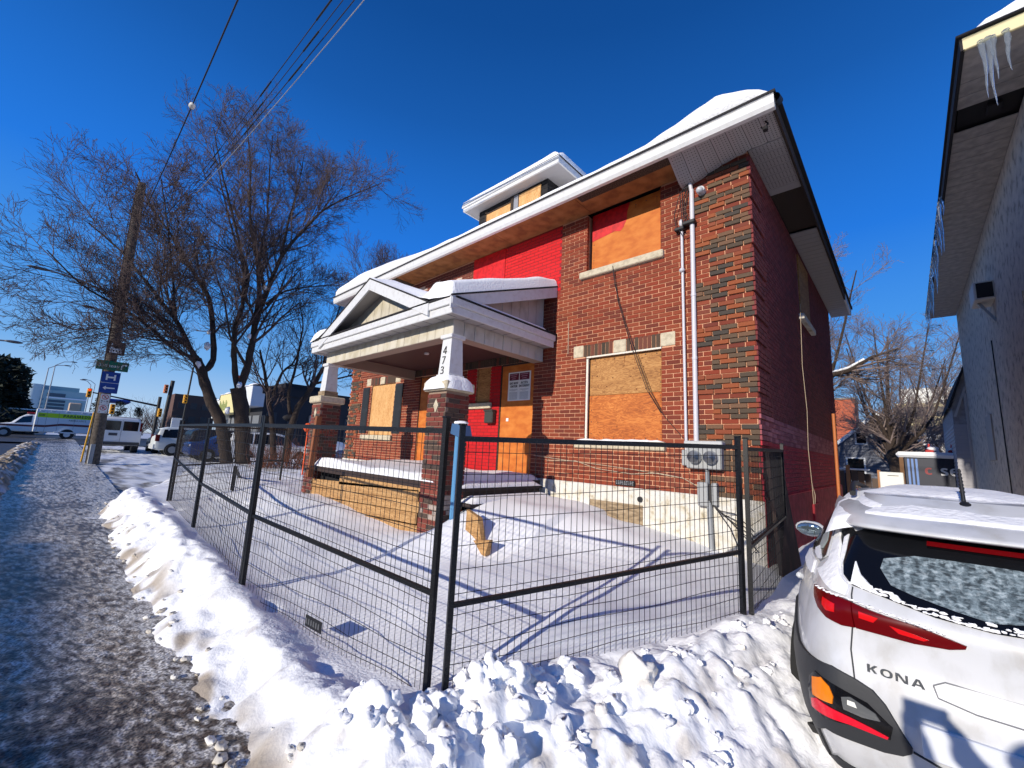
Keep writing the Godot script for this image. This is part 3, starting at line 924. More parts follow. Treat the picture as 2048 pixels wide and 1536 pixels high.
func services(h: Node):
	var m := MB.new()
	m.rod(Vector3(-2.055, 1.84, 0.05), Vector3(-2.055, 5.55, 0.05), 0.032, 10)
	m.rod(Vector3(-2.055, 2.98, 0.05), Vector3(-2.055, 3.02, 0.05), 0.037, 10); m.rod(Vector3(-2.055, 3.9, 0.05), Vector3(-2.055, 3.94, 0.05), 0.037, 10)
	m.rod(Vector3(-2.055, 5.5, 0.05), Vector3(-2.08, 5.72, 0.07), 0.028, 10)
	part("conduit", m, M.pipe, h)
	m = MB.new()
	m.rod(Vector3(-2.19, 1.7, 0.045), Vector3(-2.21, 5.02, 0.045), 0.02, 8)
	m.blob(Vector3(-2.215, 5.08, 0.05), Vector3(0.035, 0.06, 0.03), 3, 0.02); m.blob(Vector3(-2.21, 4.33, 0.06), Vector3(0.04, 0.035, 0.04), 4, 0.02)
	part("conduit", m, M.pipe, h)
	m = MB.new()
	m.bbox(Vector3(-2.3, 4.95, 0.02), Vector3(-2.16, 5.0, 0.11), 0.01); m.bbox(Vector3(-2.18, 5.0, 0.02), Vector3(-2.0, 5.055, 0.12), 0.01)
	part("cable_clamp", m, M.black, h)
	m = MB.new()
	for k in 4:
		var o := 0.02 * k
		m.line([Vector3(-2.07, 5.7, 0.06), Vector3(-2.1 - o * 1.5, 5.5, 0.09 + o), Vector3(-2.13 - o, 5.2, 0.1), Vector3(-2.06 - o * 2, 5.02, 0.09)], 0.006, 4)
	m.line([Vector3(-2.08, 5.72, 0.06), Vector3(-2.22, 5.5, 0.1), Vector3(-2.3, 5.2, 0.1), Vector3(-2.27, 4.98, 0.09)], 0.006, 4)
	m.line([Vector3(-2.24, 4.97, 0.09), Vector3(-2.18, 4.85, 0.1), Vector3(-2.09, 4.87, 0.1)], 0.006, 4)
	part("service_wires", m, M.cable, h)
	m = MB.new()
	m.bbox(Vector3(-2.16, 1.5, 0.012), Vector3(-1.72, 1.8, 0.14), 0.012)
	var box := part("meter_box", m, M.grey_box, h)
	m = MB.new()
	m.bbox(Vector3(-2.18, 1.8, 0.012), Vector3(-1.7, 1.86, 0.17), 0.012)
	part("lid", m, mat(186, 188, 188, 0.5), box)
	for x in [-2.04, -1.84]:
		m = MB.new()
		m.tube(PackedVector3Array([Vector3(x, 1.65, 0.14), Vector3(x, 1.65, 0.2), Vector3(x, 1.65, 0.235), Vector3(x, 1.65, 0.24)]), PackedFloat32Array([0.085, 0.085, 0.075, 0.0]), 16)
		part("meter", m, mat(176, 180, 182, 0.15), box)
	m = MB.new()
	m.bbox(Vector3(-2.24, 1.53, 0.012), Vector3(-2.165, 1.74, 0.09), 0.01)
	part("switch_box", m, M.grey_box, h)
	m = MB.new()
	m.rod(Vector3(-1.92, 1.28, 0.06), Vector3(-1.92, 1.52, 0.06), 0.028); m.rod(Vector3(-1.88, 0.5, 0.075), Vector3(-1.9, 1.1, 0.075), 0.034)
	part("conduit", m, M.grey_metal, h, "grey conduit under the meters")
	m = MB.new()
	m.bbox(Vector3(-2.03, 1.03, 0.04), Vector3(-1.9, 1.33, 0.13), 0.01); m.bbox(Vector3(-1.86, 1.05, 0.04), Vector3(-1.79, 1.33, 0.11), 0.01)
	part("junction_box", m, M.grey_box, h)
	m = MB.new()
	m.bbox(Vector3(-1.9, 1.05, 0.04), Vector3(-1.862, 1.31, 0.09), 0.005)
	for k in 5: m.line([Vector3(-1.88, 1.1, 0.1), Vector3(-1.8 + 0.03 * k, 1.0 - 0.02 * k, 0.11), Vector3(-1.6 + 0.06 * k, 0.98 - 0.1 * k, 0.08), Vector3(-1.4, 0.8 - 0.06 * k, 0.06)], 0.006, 4)
	m.line([Vector3(-1.8, 1.0, 0.1), Vector3(-1.66, 0.8, 0.08), Vector3(-1.56, 0.55, 0.07), Vector3(-1.6, 0.35, 0.06)], 0.006, 4)
	part("loose_wires", m, M.cable, h)
	m = MB.new()
	m.line([Vector3(-1.95, 1.22, 0.05), Vector3(-2.25, 1.36, 0.03), Vector3(-2.9, 1.42, 0.025), Vector3(-3.5, 1.46, 0.025), Vector3(-4.2, 1.5, 0.025), Vector3(-4.9, 1.55, 0.025)], 0.006, 4)
	m.line([Vector3(-2.25, 1.36, 0.03), Vector3(-2.6, 1.4, 0.03), Vector3(-3.0, 1.36, 0.03), Vector3(-3.6, 1.4, 0.03), Vector3(-4.0, 1.5, 0.03), Vector3(-4.6, 1.47, 0.025)], 0.006, 4)
	part("wall_wires", m, M.tan_wire, h)
	m = MB.new()
	m.rod(Vector3(-4.225, 3.33, 0.015), Vector3(-4.23, 3.91, 0.015), 0.006, 5)
	part("wall_rod", m, M.tan_wire, h)
	m = MB.new()
	m.line([Vector3(-3.33, 4.7, 0.085), Vector3(-3.32, 4.4, 0.03), Vector3(-3.24, 4.1, 0.025), Vector3(-3.12, 3.7, 0.025), Vector3(-2.98, 3.3, 0.03), Vector3(-2.72, 2.6, 0.03), Vector3(-2.5, 2.2, 0.025), Vector3(-2.2, 1.86, 0.03)], 0.005, 4)
	m.line([Vector3(-3.33, 4.7, 0.085), Vector3(-3.28, 4.3, 0.03), Vector3(-3.26, 4.1, 0.025), Vector3(-3.14, 3.7, 0.025), Vector3(-3.0, 3.25, 0.03), Vector3(-2.76, 2.6, 0.03), Vector3(-2.55, 2.25, 0.025)], 0.005, 4)
	part("hanging_wire", m, M.cable, h)
	m = MB.new()
	m.blob(Vector3(-1.92, 5.46, 0.11), Vector3(0.05, 0.05, 0.06), 2, 0.02, 9, 14); m.rod(Vector3(-1.92, 5.48, 0.0), Vector3(-1.92, 5.48, 0.09), 0.058, 14)
	part("security_camera", m, mat(196, 200, 204, 0.3), h)
	m = MB.new()
	m.bbox(Vector3(-3.27, 1.18, 0.012), Vector3(-2.95, 1.26, 0.034), 0.006)
	var pl := part("plaque", m, M.black, h)
	m = MB.new()
	for k in 3:
		for j in 9:
			m.box(Vector3(-3.25 + j * 0.032, 1.238 - k * 0.02, 0.034), Vector3(-3.25 + j * 0.032 + 0.012 + 0.014 * fposmod(j * 0.37 + k * 0.21, 1.0), 1.246 - k * 0.02, 0.036))
	part("print_lines", m, mat(150, 152, 158, 0.6), pl)
	m = MB.new()
	m.rod(Vector3(-2.86, 1.01, 0.03), Vector3(-2.86, 1.01, 0.06), 0.04, 10)
	part("vent", m, M.black, h)
	m = MB.new()
	m.line([Vector3(-1.26, 4.6, -3.2), Vector3(-1.27, 3.4, -3.1), Vector3(-1.26, 2.6, -3.25), Vector3(-1.27, 1.9, -3.2), Vector3(-1.26, 1.3, -3.3), Vector3(-1.26, 0.95, -3.35)], 0.005, 4)
	m.line([Vector3(-1.26, 1.3, -3.3), Vector3(-1.25, 1.1, -3.5), Vector3(-1.26, 0.8, -3.4)], 0.006, 4)
	part("hanging_wire", m, M.tan_wire, h, "pale wire on the side wall")
	m = MB.new()
	m.rod(Vector3(-1.24, 0.1, -6.9), Vector3(-1.24, 2.9, -6.9), 0.035, 8)
	part("downpipe", m, mat(188, 112, 62, 0.6), h, "orange downpipe on the side wall")
	m = MB.new()
	m.bbox(Vector3(-1.28, 0.2, -3.9), Vector3(-1.24, 0.95, -3.3), 0.008)
	part("side_hatch", m, M.foundation_red, h)

func main_roof(h: Node):
	var EX0 := -12.68
	var EX1 := -0.86
	var EZ := 0.62
	var EB := -8.7
	var T := tan(deg_to_rad(33))
	var yb := 6.0
	var half := (EZ - EB) / 2
	var rz := (EZ + EB) / 2
	var ry := yb + half * T
	var m := MB.new()
	var a := Vector3(EX0, yb, EZ)
	var b := Vector3(EX1, yb, EZ)
	var c := Vector3(EX1, yb, EB)
	var d := Vector3(EX0, yb, EB)
	var r0 := Vector3(EX0 + half, ry, rz)
	var r1 := Vector3(EX1 - half, ry, rz)
	m.quad(a, b, r1, r0); m.quad(c, d, r0, r1); m.tri(b, c, r1); m.tri(d, a, r0); m.quad(d, c, b, a)
	var roof := part("roof", m, M.shingle, h)
	m = MB.new()
	m.box(Vector3(EX0, yb - 0.005, EZ - 0.02), Vector3(EX1 + 0.02, yb + 0.028, EZ + 0.085))
	m.box(Vector3(EX1 - 0.02, yb - 0.006, EB), Vector3(EX1 + 0.045, yb + 0.02, EZ - 0.02))
	part("shingle_edge", m, M.shingle, roof)
	# fascia and gutter
	m = MB.new()
	var prof := [[0.0, 0.0], [0.03, 0.0], [0.055, 0.05], [0.06, 0.15], [0.075, 0.165], [0.0, 0.165]]
	for k in prof.size() - 1:
		var p = prof[k]
		var q = prof[k + 1]
		m.quad(Vector3(EX0, 5.83 + p[1], EZ + p[0]), Vector3(EX1, 5.83 + p[1], EZ + p[0]), Vector3(EX1, 5.83 + q[1], EZ + q[0]), Vector3(EX0, 5.83 + q[1], EZ + q[0]))
	m.box(Vector3(EX0, 5.83, EZ - 0.03), Vector3(EX1, 5.99, EZ - 0.001))
	part("fascia", m, M.white, h, "white front fascia")
	m = MB.new()
	m.box(Vector3(EX1 - 0.03, 5.83, -7.2), Vector3(EX1, 5.985, EZ - 0.031))
	part("fascia", m, M.rot, h, "bare dark side fascia")
	m = MB.new()
	m.box(Vector3(EX1 - 0.03, 5.82, EB), Vector3(EX1 + 0.01, 5.985, -7.2))
	part("fascia", m, M.white, h)
	m = MB.new()
	m.box(Vector3(EX0, 5.83, EB), Vector3(EX0 + 0.03, 5.985, EZ - 0.031))
	part("fascia", m, M.white, h)
	# curled end of the metal at the corner
	m = MB.new()
	m.grid(12, 5, func(i, j):
		var t: float = i / 11.0 * 4.2
		return Vector3(EX1 + 0.01 + 0.055 * sin(t), 5.87 + 0.06 * (1 - cos(t)) + 0.02 * j, EZ + 0.06 - 0.05 * j), null, true)
	part("torn_flashing", m, M.black, roof)
	# soffits
	var ys := 5.85
	var seams := [-9.3, -7.9, -5.72, -3.8, -2.2]
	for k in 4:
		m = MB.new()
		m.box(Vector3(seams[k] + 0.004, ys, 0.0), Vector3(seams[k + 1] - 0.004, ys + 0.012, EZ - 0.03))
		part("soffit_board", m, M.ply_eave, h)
	m = MB.new()
	m.box(Vector3(-3.75, ys - 0.004, EZ - 0.22), Vector3(-2.2, ys - 0.001, EZ - 0.03))
	part("soffit_strip", m, M.rot, h)
	m = MB.new()
	m.box(Vector3(-10.6, ys + 0.06, 0.0), Vector3(-9.3, ys + 0.08, EZ - 0.03))
	part("soffit_opening", m, M.dark, h)
	m = MB.new()
	for p in [[-10.6, -9.3, 0.0, 0.06], [-10.6, -9.3, 0.5, 0.59], [-10.6, -10.5, 0.06, 0.5], [-9.4, -9.3, 0.06, 0.5]]:
		m.box(Vector3(p[0], ys - 0.01, p[2]), Vector3(p[1], ys + 0.03, p[3]))
	part("opening_frame", m, M.rot, h)
	m = MB.new()
	m.box(Vector3(EX0 + 0.03, ys, 0.0), Vector3(-10.61, ys + 0.012, EZ - 0.03)); m.box(Vector3(EX0 + 0.03, ys, EB), Vector3(-12.24, ys + 0.012, -0.001))
	part("soffit", m, M.soffit, h)
	# loose perforated panels at the right corner
	var sag := func(x, z):
		var t := sm(-1.15, -2.2, x)
		return ys - (0.02 + 0.14 * t * t + 0.06 * t) * sm(EZ, 0.05, z) * (1.0 if x < -1.31 else 0.0)
	for k in 7:
		var xa := -2.2 + k * 0.19
		m = MB.new()
		m.grid(5, 9, func(i, j):
			var x: float = xa + 0.184 * i / 4.0
			var z: float = lerpf(0.02, EZ - 0.03, j / 8.0)
			return Vector3(x, sag.call(x, z) + (0.008 if i == 0 or i == 4 else 0.0), z))
		var p := part("soffit_panel", m, M.soffit, h)
		m = MB.new()
		for i in 4:
			for j in 12:
				var x := xa + 0.035 + 0.038 * i
				var z := 0.06 + 0.042 * j
				var yy: float = sag.call(x, z) - 0.002
				m.quad(Vector3(x, yy, z), Vector3(x, yy, z + 0.013), Vector3(x + 0.013, yy, z + 0.013), Vector3(x + 0.013, yy, z))
		part("perforations", m, M.hole, p, "", true)
	var z := 0.0
	var k := 0
	while z > EB + 0.1:
		var zb := z - 0.19
		if z < -1.15 and z > -2.75:
			z = zb; k += 1
			continue
		m = MB.new()
		m.bbox(Vector3(-1.31, ys, zb + 0.006), Vector3(EX1 - 0.03, ys + 0.02, z), 0.006)
		var p := part("soffit_panel", m, M.soffit, h)
		if k < 6:
			m = MB.new()
			for i in 9:
				for j in 4:
					var x := -1.27 + 0.044 * i
					var zz := z - 0.03 - 0.038 * j
					m.quad(Vector3(x, ys - 0.002, zz), Vector3(x, ys - 0.002, zz + 0.013), Vector3(x + 0.013, ys - 0.002, zz + 0.013), Vector3(x + 0.013, ys - 0.002, zz))
			part("perforations", m, M.hole, p, "", true)
		z = zb
		k += 1
	m = MB.new()
	m.box(Vector3(-1.31, ys + 0.03, -2.8), Vector3(EX1 - 0.03, ys + 0.045, -1.1))
	part("soffit_opening", m, M.rot, h, "bare boards where soffit panels are missing")
	m = MB.new()
	m.line([Vector3(-1.0, 5.84, 0.45), Vector3(-0.97, 5.78, 0.47), Vector3(-1.02, 5.74, 0.46), Vector3(-1.05, 5.79, 0.44)], 0.012, 5)
	m.rod(Vector3(-1.0, 5.75, 0.46), Vector3(-1.0, 5.7, 0.47), 0.03, 8)
	part("hanging_lamp_socket", m, M.dark, h)
	# snow
	m = MB.new()
	var up := Vector3(0, sin(deg_to_rad(33)), -cos(deg_to_rad(33)))
	slab_snow(m, Vector3(EX0 + 0.05, yb + 0.028, EZ + 0.03), Vector3(EX1 - 0.02, yb + 0.028, EZ + 0.03), up, 3.2, func(x, w):
		var t := table([[0.0, 0.2], [1.5, 0.3], [3.0, 0.18], [5.0, 0.1], [7.5, 0.07], [9.3, 0.08], [10.2, 0.1], [10.8, 0.18], [11.3, 0.28], [11.6, 0.16], [11.8, 0.03]], x)
		return t + 0.05 * sm(0, 1.0, w) + 0.02 * NZ.get_noise_2d(x * 90, w * 90), 0.84, 0.84, 150, 22)
	var ups := Vector3(-cos(deg_to_rad(33)), sin(deg_to_rad(33)), 0)
	slab_snow(m, Vector3(EX1 - 0.02, yb + 0.02, EZ - 0.2), Vector3(EX1 - 0.02, yb + 0.02, EB), ups, 3.0, func(x, w): return 0.06 + 0.22 * sm(0.1, 1.0, w), 0.84, 0.84, 60, 14)
	var upl := Vector3(cos(deg_to_rad(33)), sin(deg_to_rad(33)), 0)
	slab_snow(m, Vector3(EX0 + 0.02, yb + 0.02, EB), Vector3(EX0 + 0.02, yb + 0.02, EZ), upl, 3.0, func(x, w): return 0.2, 0.84, 0.84, 40, 14)
	part("roof_snow", m, M.snow, roof)
	# dormer
	m = MB.new()
	m.box(Vector3(-8.17, 6.6, -4.2), Vector3(-5.8, 8.16, -1.15))
	var dm := part("dormer", m, M.black, h)
	m = MB.new()
	for i in 11:
		m.box(Vector3(-8.18, 6.95 + i * 0.11, -1.149), Vector3(-5.79, 7.04 + i * 0.11, -1.14)); m.box(Vector3(-5.8, 6.95 + i * 0.11, -4.0), Vector3(-5.79, 7.04 + i * 0.11, -1.15))
	part("shingle_rows", m, M.dark, dm)
	for r in [[-7.85, -6.95, "plywood_sheet"], [-6.68, -5.98, "plywood_sheet"]]:
		m = MB.new()
		m.bbox(Vector3(r[0], 6.95, -1.139), Vector3(r[1], 7.86 if r[0] < -7 else 7.98, -1.11), 0.003)
		part(r[2], m, M.ply_pale, dm)
	m = MB.new()
	m.box(Vector3(-7.9, 6.95, -1.138), Vector3(-7.855, 7.95, -1.1)); m.box(Vector3(-6.945, 6.95, -1.138), Vector3(-6.86, 7.98, -1.09)); m.box(Vector3(-7.9, 7.865, -1.137), Vector3(-6.95, 7.9, -1.1))
	part("window_frame", m, M.rot, dm)
	m = MB.new()
	m.box(Vector3(-6.85, 6.95, -1.1385), Vector3(-6.7, 8.0, -1.105))
	part("window_frame", m, mat(140, 142, 150, 0.6), dm)
	m = MB.new()
	m.box(Vector3(-8.46, 8.06, -4.4), Vector3(-5.28, 8.1, -0.86))
	part("dormer_soffit", m, M.soffit, dm)
	m = MB.new()
	for e in [[Vector3(-8.5, 8.05, -0.86), Vector3(-5.24, 8.2, -0.82)], [Vector3(-5.28, 8.05, -4.4), Vector3(-5.24, 8.2, -0.861)], [Vector3(-8.5, 8.05, -4.4), Vector3(-8.46, 8.2, -0.861)]]:
		m.box(e[0], e[1])
	m.box(Vector3(-8.53, 8.15, -0.819), Vector3(-5.22, 8.2, -0.79))
	part("dormer_fascia", m, M.white, dm)
	m = MB.new()
	var A := Vector3(-8.53, 8.205, -0.78)
	var B := Vector3(-5.21, 8.205, -0.78)
	var C := Vector3(-5.21, 8.205, -4.4)
	var D := Vector3(-8.53, 8.205, -4.4)
	var P := Vector3(-6.87, 9.0, -2.45)
	var Q := Vector3(-6.87, 9.0, -4.4)
	m.tri(A, B, P); m.quad(B, C, Q, P); m.quad(D, A, P, Q); m.quad(A, D, C, B)
	part("dormer_roof", m, M.shingle, dm)
	m = MB.new()
	slab_snow(m, A + Vector3(0, 0.012, 0), B + Vector3(0, 0.012, 0), (P - (A + B) / 2).normalized(), 1.6, func(x, w): return 0.07 + 0.02 * sin(x * 2.0) + 0.03 * sm(1.0, 2.4, x), 0.9, 0.9, 60, 12)
	slab_snow(m, B + Vector3(0, 0.012, 0), C + Vector3(0, 0.012, 0), Vector3(-0.9, 0.43, 0).normalized(), 1.6, func(x, w): return 0.1, 0.9, 0.0, 40, 10)
	part("dormer_snow", m, M.snow, dm)

func porch(h: Node):
	var m := MB.new()
	var XL := -9.33
	var XR := -4.53
	var ZF := 2.39
	# floor, skirt and steps
	m.box(Vector3(-9.2, 1.02, 0.04), Vector3(-4.72, 1.13, 2.28))
	part("porch_floor", m, mat(52, 38, 34, 0.8), h)
	m = MB.new()
	m.box(Vector3(-9.1, -0.2, 0.05), Vector3(-4.85, 1.01, 2.1))
	part("porch_base", m, M.dark, h)
	m = MB.new()
	m.grid(70, 26, func(i, j):
		var x: float = lerpf(-8.75, -4.74, i / 69.0)
		var z: float = lerpf(0.06, 2.3, j / 25.0)
		var e := minf(minf(x + 8.75, -4.74 - x), 2.3 - z)
		var t := (0.1 + 0.05 * NZ.get_noise_2d(x * 60, z * 60) + 0.04 * sm(-6, -8, x)) * sm(0.0, 0.3, z + 0.1)
		return Vector3(x, 1.125 + t * sqrt(clampf(1 - pow(1 - minf(1, e / 0.1), 2), 0, 1)), z), null, true)
	part("porch_snow", m, M.snow, h)
	var tops := [[1.0, 1.12], [0.86, 0.985], [0.7, 0.83], [0.53, 0.67], [0.36, 0.5]]
	for k in 5:
		m = MB.new()
		var a := -8.78 if k > 0 else -7.6
		m.hexa([Vector3(a, tops[k][0] - 0.145, 2.27), Vector3(-5.1 - 0.03 * (k % 2), tops[k][1] - 0.15, 2.27), Vector3(-5.1 - 0.03 * (k % 2), tops[k][1] - 0.15, 2.23), Vector3(a, tops[k][0] - 0.145, 2.23),
			Vector3(a, tops[k][0], 2.27), Vector3(-5.1 - 0.03 * (k % 2), tops[k][1], 2.27), Vector3(-5.1 - 0.03 * (k % 2), tops[k][1], 2.23), Vector3(a, tops[k][0], 2.23)])
		part("plank", m, M.lumber, h)
	m = MB.new()
	m.hexa([Vector3(-5.6, 0.1, 2.268), Vector3(-5.1, 0.1, 2.268), Vector3(-5.1, 0.1, 2.24), Vector3(-5.6, 0.1, 2.24), Vector3(-5.9, 0.34, 2.268), Vector3(-5.1, 0.34, 2.268), Vector3(-5.1, 0.34, 2.24), Vector3(-5.9, 0.34, 2.24)])
	part("plank", m, M.lumber, h)
	for k in 3:
		var x := -4.66 + k * 0.28
		var y := 1.05 - k * 0.18
		m = MB.new()
		m.bbox(Vector3(x - 0.3, y - 0.05, 0.1), Vector3(x + 0.05, y, 2.0), 0.01); m.box(Vector3(x - 0.03, y - 0.2, 0.12), Vector3(x, y - 0.051, 1.98))
		var s := part("step", m, mat(56, 44, 42, 0.8), h)
		m = MB.new()
		m.grid(50, 9, func(i, j):
			var z: float = lerpf(0.12, 1.97, i / 49.0)
			var b: float = PI * j / 8.0
			var t := 0.09 * minf(1.0, 6.0 * minf(z - 0.12, 1.97 - z) + 0.05)
			return Vector3(x - 0.11 + 0.17 * cos(b), y + t * sin(b), z), null, true)
		part("step_snow", m, M.snow, s)
	# pillars
	for p in [[-4.86, 0.2, true], [-8.98, 0.4, false]]:
		var cx: float = p[0]
		var cz := 2.07
		m = MB.new()
		m.box(Vector3(cx - 0.205, p[1] - 0.3, cz - 0.205), Vector3(cx + 0.205, 2.4, cz + 0.205))
		var pil := part("pillar", m, mat(150, 128, 112, 0.95), h)
		var list := []
		for s in 4:
			for b in rows_of_bricks(-0.215, 0.215, p[1] - 0.1, 2.4, [[-0.05, 0.05, 2.12, 2.26]] if s == 0 else [], 0.05 * s): list.append(b + [0.215, s])
		brick_field("bricks", pil, list, func(b):
			var k: float = fposmod(sin(b[0] * 127.1 + b[2] * 311.7 + b[6]) * 4375.5, 1.0)
			if p[2] and b[2] < 0.95 and b[2] > 0.6 and k > 0.6: return lin(176, 160, 148)
			return [lin(124, 58, 46), lin(100, 46, 40), lin(82, 66, 56), lin(134, 64, 50), lin(72, 58, 52), lin(112, 54, 44)][int(k * 6)], func(b):
			var r := Basis(Vector3.UP, PI / 2 * b[6])
			return Transform3D(r * Basis.from_scale(Vector3(b[1] - b[0], b[3] - b[2], 0.04)), Vector3(cx, 0, cz) + r * Vector3((b[0] + b[1]) / 2, (b[2] + b[3]) / 2, 0.196 + 0.003 * sin(b[2] * 77 + b[0] * 50))), M.brick_v)
		m = MB.new()
		m.poly(PackedVector2Array([Vector2(0, -0.1), Vector2(0.055, 0), Vector2(0, 0.1), Vector2(-0.055, 0)]), Vector3(cx, 2.19, cz + 0.2), Vector3.RIGHT, Vector3.UP, 0.022)
		part("diamond_stone", m, M.stone, pil)
		m = MB.new()
		m.bbox(Vector3(cx - 0.27, 2.4, cz - 0.27), Vector3(cx + 0.27, 2.54, cz + 0.27), 0.02)
		part("cap", m, M.stone, pil)
		if p[2]:
			m = MB.new()
			var caps := func(i, j):
				var a: float = TAU * (j % 28) / 28.0
				var r: float = i / 12.0
				var sq := 1.0 / maxf(absf(cos(a)), absf(sin(a)))
				var R := 0.295 * minf(sq, 1.25) * (1 + 0.05 * NZ.get_noise_2d(cos(a) * 200, sin(a) * 200))
				return Vector3(cx + R * r * cos(a), 2.42 + 0.23 * sqrt(maxf(0, 1 - pow(r, 3.5))) + 0.01 * NZ.get_noise_2d(r * 700, a * 200), cz + R * r * sin(a))
			m.grid(13, 29, caps)
			part("cap_snow", m, M.snow, pil)
		m = MB.new()
		m.bbox(Vector3(cx - 0.15, 2.54, cz - 0.15), Vector3(cx + 0.15, 2.66, cz + 0.15), 0.01)
		part("column_base", m, M.white if p[2] else M.ply_old, pil)
		m = MB.new()
		var q := []
		for e in [[2.66, 0.128], [3.25, 0.1]]:
			for s in [[-1, 1], [1, 1], [1, -1], [-1, -1]]: q.append(Vector3(cx + s[0] * e[1], e[0], cz + s[1] * e[1]))
		m.hexa(q)
		m.bbox(Vector3(cx - 0.135, 3.2, cz - 0.135), Vector3(cx + 0.135, 3.26, cz + 0.135), 0.008)
		var col := part("column", m, M.white, pil)
		if p[2]:
			var k := 0
			for s in ["4", "7", "3"]:
				letters(h, "house_number", s, 0.115, Transform3D(Basis(Vector3.RIGHT, -0.047), Vector3(cx - 0.02 - 0.008 * k, 3.02 - 0.15 * k, cz + 0.116 + 0.007 * k)), M.dark, false)
				k += 1
	# beams clad in upright boards
	m = MB.new()
	m.box(Vector3(-9.07, 3.245, 1.92), Vector3(-4.79, 3.5, 2.14)); m.box(Vector3(-5.01, 3.245, 0.02), Vector3(-4.79, 3.5, 1.92)); m.box(Vector3(-9.07, 3.245, 0.02), Vector3(-8.85, 3.5, 1.92))
	var beam := part("beam", m, mat(150, 132, 118, 0.7), h)
	var nb := 20
	for k in nb:
		var x0 := lerpf(-9.08, -4.78, k / float(nb))
		var x1 := lerpf(-9.08, -4.78, (k + 1) / float(nb))
		m = MB.new()
		m.bbox(Vector3(x0 + 0.004, 3.25, 2.13), Vector3(x1 - 0.004, 3.5, 2.15 + rng.randf_range(-0.003, 0.003)), 0.006)
		part("siding_board", m, M.vinyl_cream, beam)
	for k in 10:
		m = MB.new()
		m.bbox(Vector3(-4.8, 3.25, lerpf(2.15, 0.02, k / 10.0) - 0.004), Vector3(-4.775 + rng.randf_range(-0.003, 0.003), 3.5, lerpf(2.15, 0.02, (k + 1) / 10.0) + 0.004), 0.006)
		part("siding_board", m, M.vinyl, beam)
	m = MB.new()
	m.box(Vector3(-8.85, 3.46, 0.02), Vector3(-5.01, 3.48, 1.92))
	part("porch_ceiling", m, M.porch_ceiling, h)
	for p in [[-6.9, 1.1], [-5.4, 0.9]]:
		m = MB.new()
		m.rod(Vector3(p[0], 3.43, p[1]), Vector3(p[0], 3.46, p[1]), 0.05, 10)
		part("ceiling_lamp", m, M.white, h)
	# soffit strip
	m = MB.new()
	m.box(Vector3(XL + 0.02, 3.5, 2.0), Vector3(XR - 0.02, 3.515, ZF - 0.02)); m.box(Vector3(-4.9, 3.5, 0.02), Vector3(XR - 0.02, 3.515, 1.999)); m.box(Vector3(XL + 0.02, 3.5, 0.02), Vector3(-8.95, 3.515, 1.999))
	part("porch_soffit", m, M.soffit, h)
	m = MB.new()
	for k in 16: m.box(Vector3(-9.2 + k * 0.3, 3.497, 2.16), Vector3(-9.192 + k * 0.3, 3.4995, ZF - 0.02))
	for k in 7: m.box(Vector3(-4.77, 3.497, 0.2 + k * 0.3), Vector3(XR - 0.02, 3.4995, 0.208 + k * 0.3))
	part("soffit_seams", m, M.hole, h, "", true)
	# fascia
	m = MB.new()
	for e in [[Vector3(XL, 3.48, ZF - 0.02), Vector3(XR + 0.001, 3.6, ZF)], [Vector3(XL, 3.6, ZF - 0.02), Vector3(XR + 0.001, 3.71, ZF + 0.03)]]: m.bbox(e[0], e[1], 0.008)
	part("porch_fascia", m, M.white, h)
	m = MB.new()
	for e in [[Vector3(XR - 0.02, 3.48, 0.03), Vector3(XR, 3.6, ZF - 0.021)], [Vector3(XR - 0.02, 3.6, 0.02), Vector3(XR + 0.03, 3.71, ZF + 0.03)]]: m.bbox(e[0], e[1], 0.008)
	part("porch_fascia", m, M.white, h)
	m = MB.new()
	m.bbox(Vector3(XL, 3.48, 0.02), Vector3(XL + 0.02, 3.71, ZF - 0.021), 0.008)
	part("porch_fascia", m, M.white, h)
	# shed roof, pent edge and cross gable
	var sy := 0.92 / 2.42
	var shed := func(z): return 3.72 + (2.42 - z) * sy
	m = MB.new()
	m.hexa([Vector3(XL - 0.03, 3.715, 2.43), Vector3(-4.5, 3.715, 2.43), Vector3(-4.5, 4.635, 0.01), Vector3(XL - 0.03, 4.635, 0.01), Vector3(XL - 0.03, 3.74, 2.43), Vector3(-4.5, 3.74, 2.43), Vector3(-4.5, 4.66, 0.01), Vector3(XL - 0.03, 4.66, 0.01)])
	m.hexa([Vector3(-4.85, 3.712, 2.3), Vector3(-4.48, 3.712, 2.36), Vector3(-4.48, 3.712, 0.01), Vector3(-4.85, 3.712, 0.01), Vector3(-4.85, 3.8, 2.1), Vector3(-4.48, 3.73, 2.36), Vector3(-4.48, 3.73, 0.01), Vector3(-4.85, 3.8, 0.01)])
	var gp := Vector3(-6.95, 4.57, 2.44)
	var gl := Vector3(-8.9, 3.72, 2.44)
	var gr := Vector3(-5.05, 3.72, 2.44)
	var gb := Vector3(-6.95, 4.57, 0.2)
	var th := Vector3(0, 0.026, 0)
	m.hexa([gl, gp, gb, Vector3(-8.9, 3.72, 2.2), gl + th, gp + th, gb + th, Vector3(-8.9, 3.72, 2.2) + th])
	m.hexa([gp, gr, Vector3(-5.05, 3.72, 2.2), gb, gp + th, gr + th, Vector3(-5.05, 3.72, 2.2) + th, gb + th])
	var roof := part("porch_roof", m, M.shingle, h)
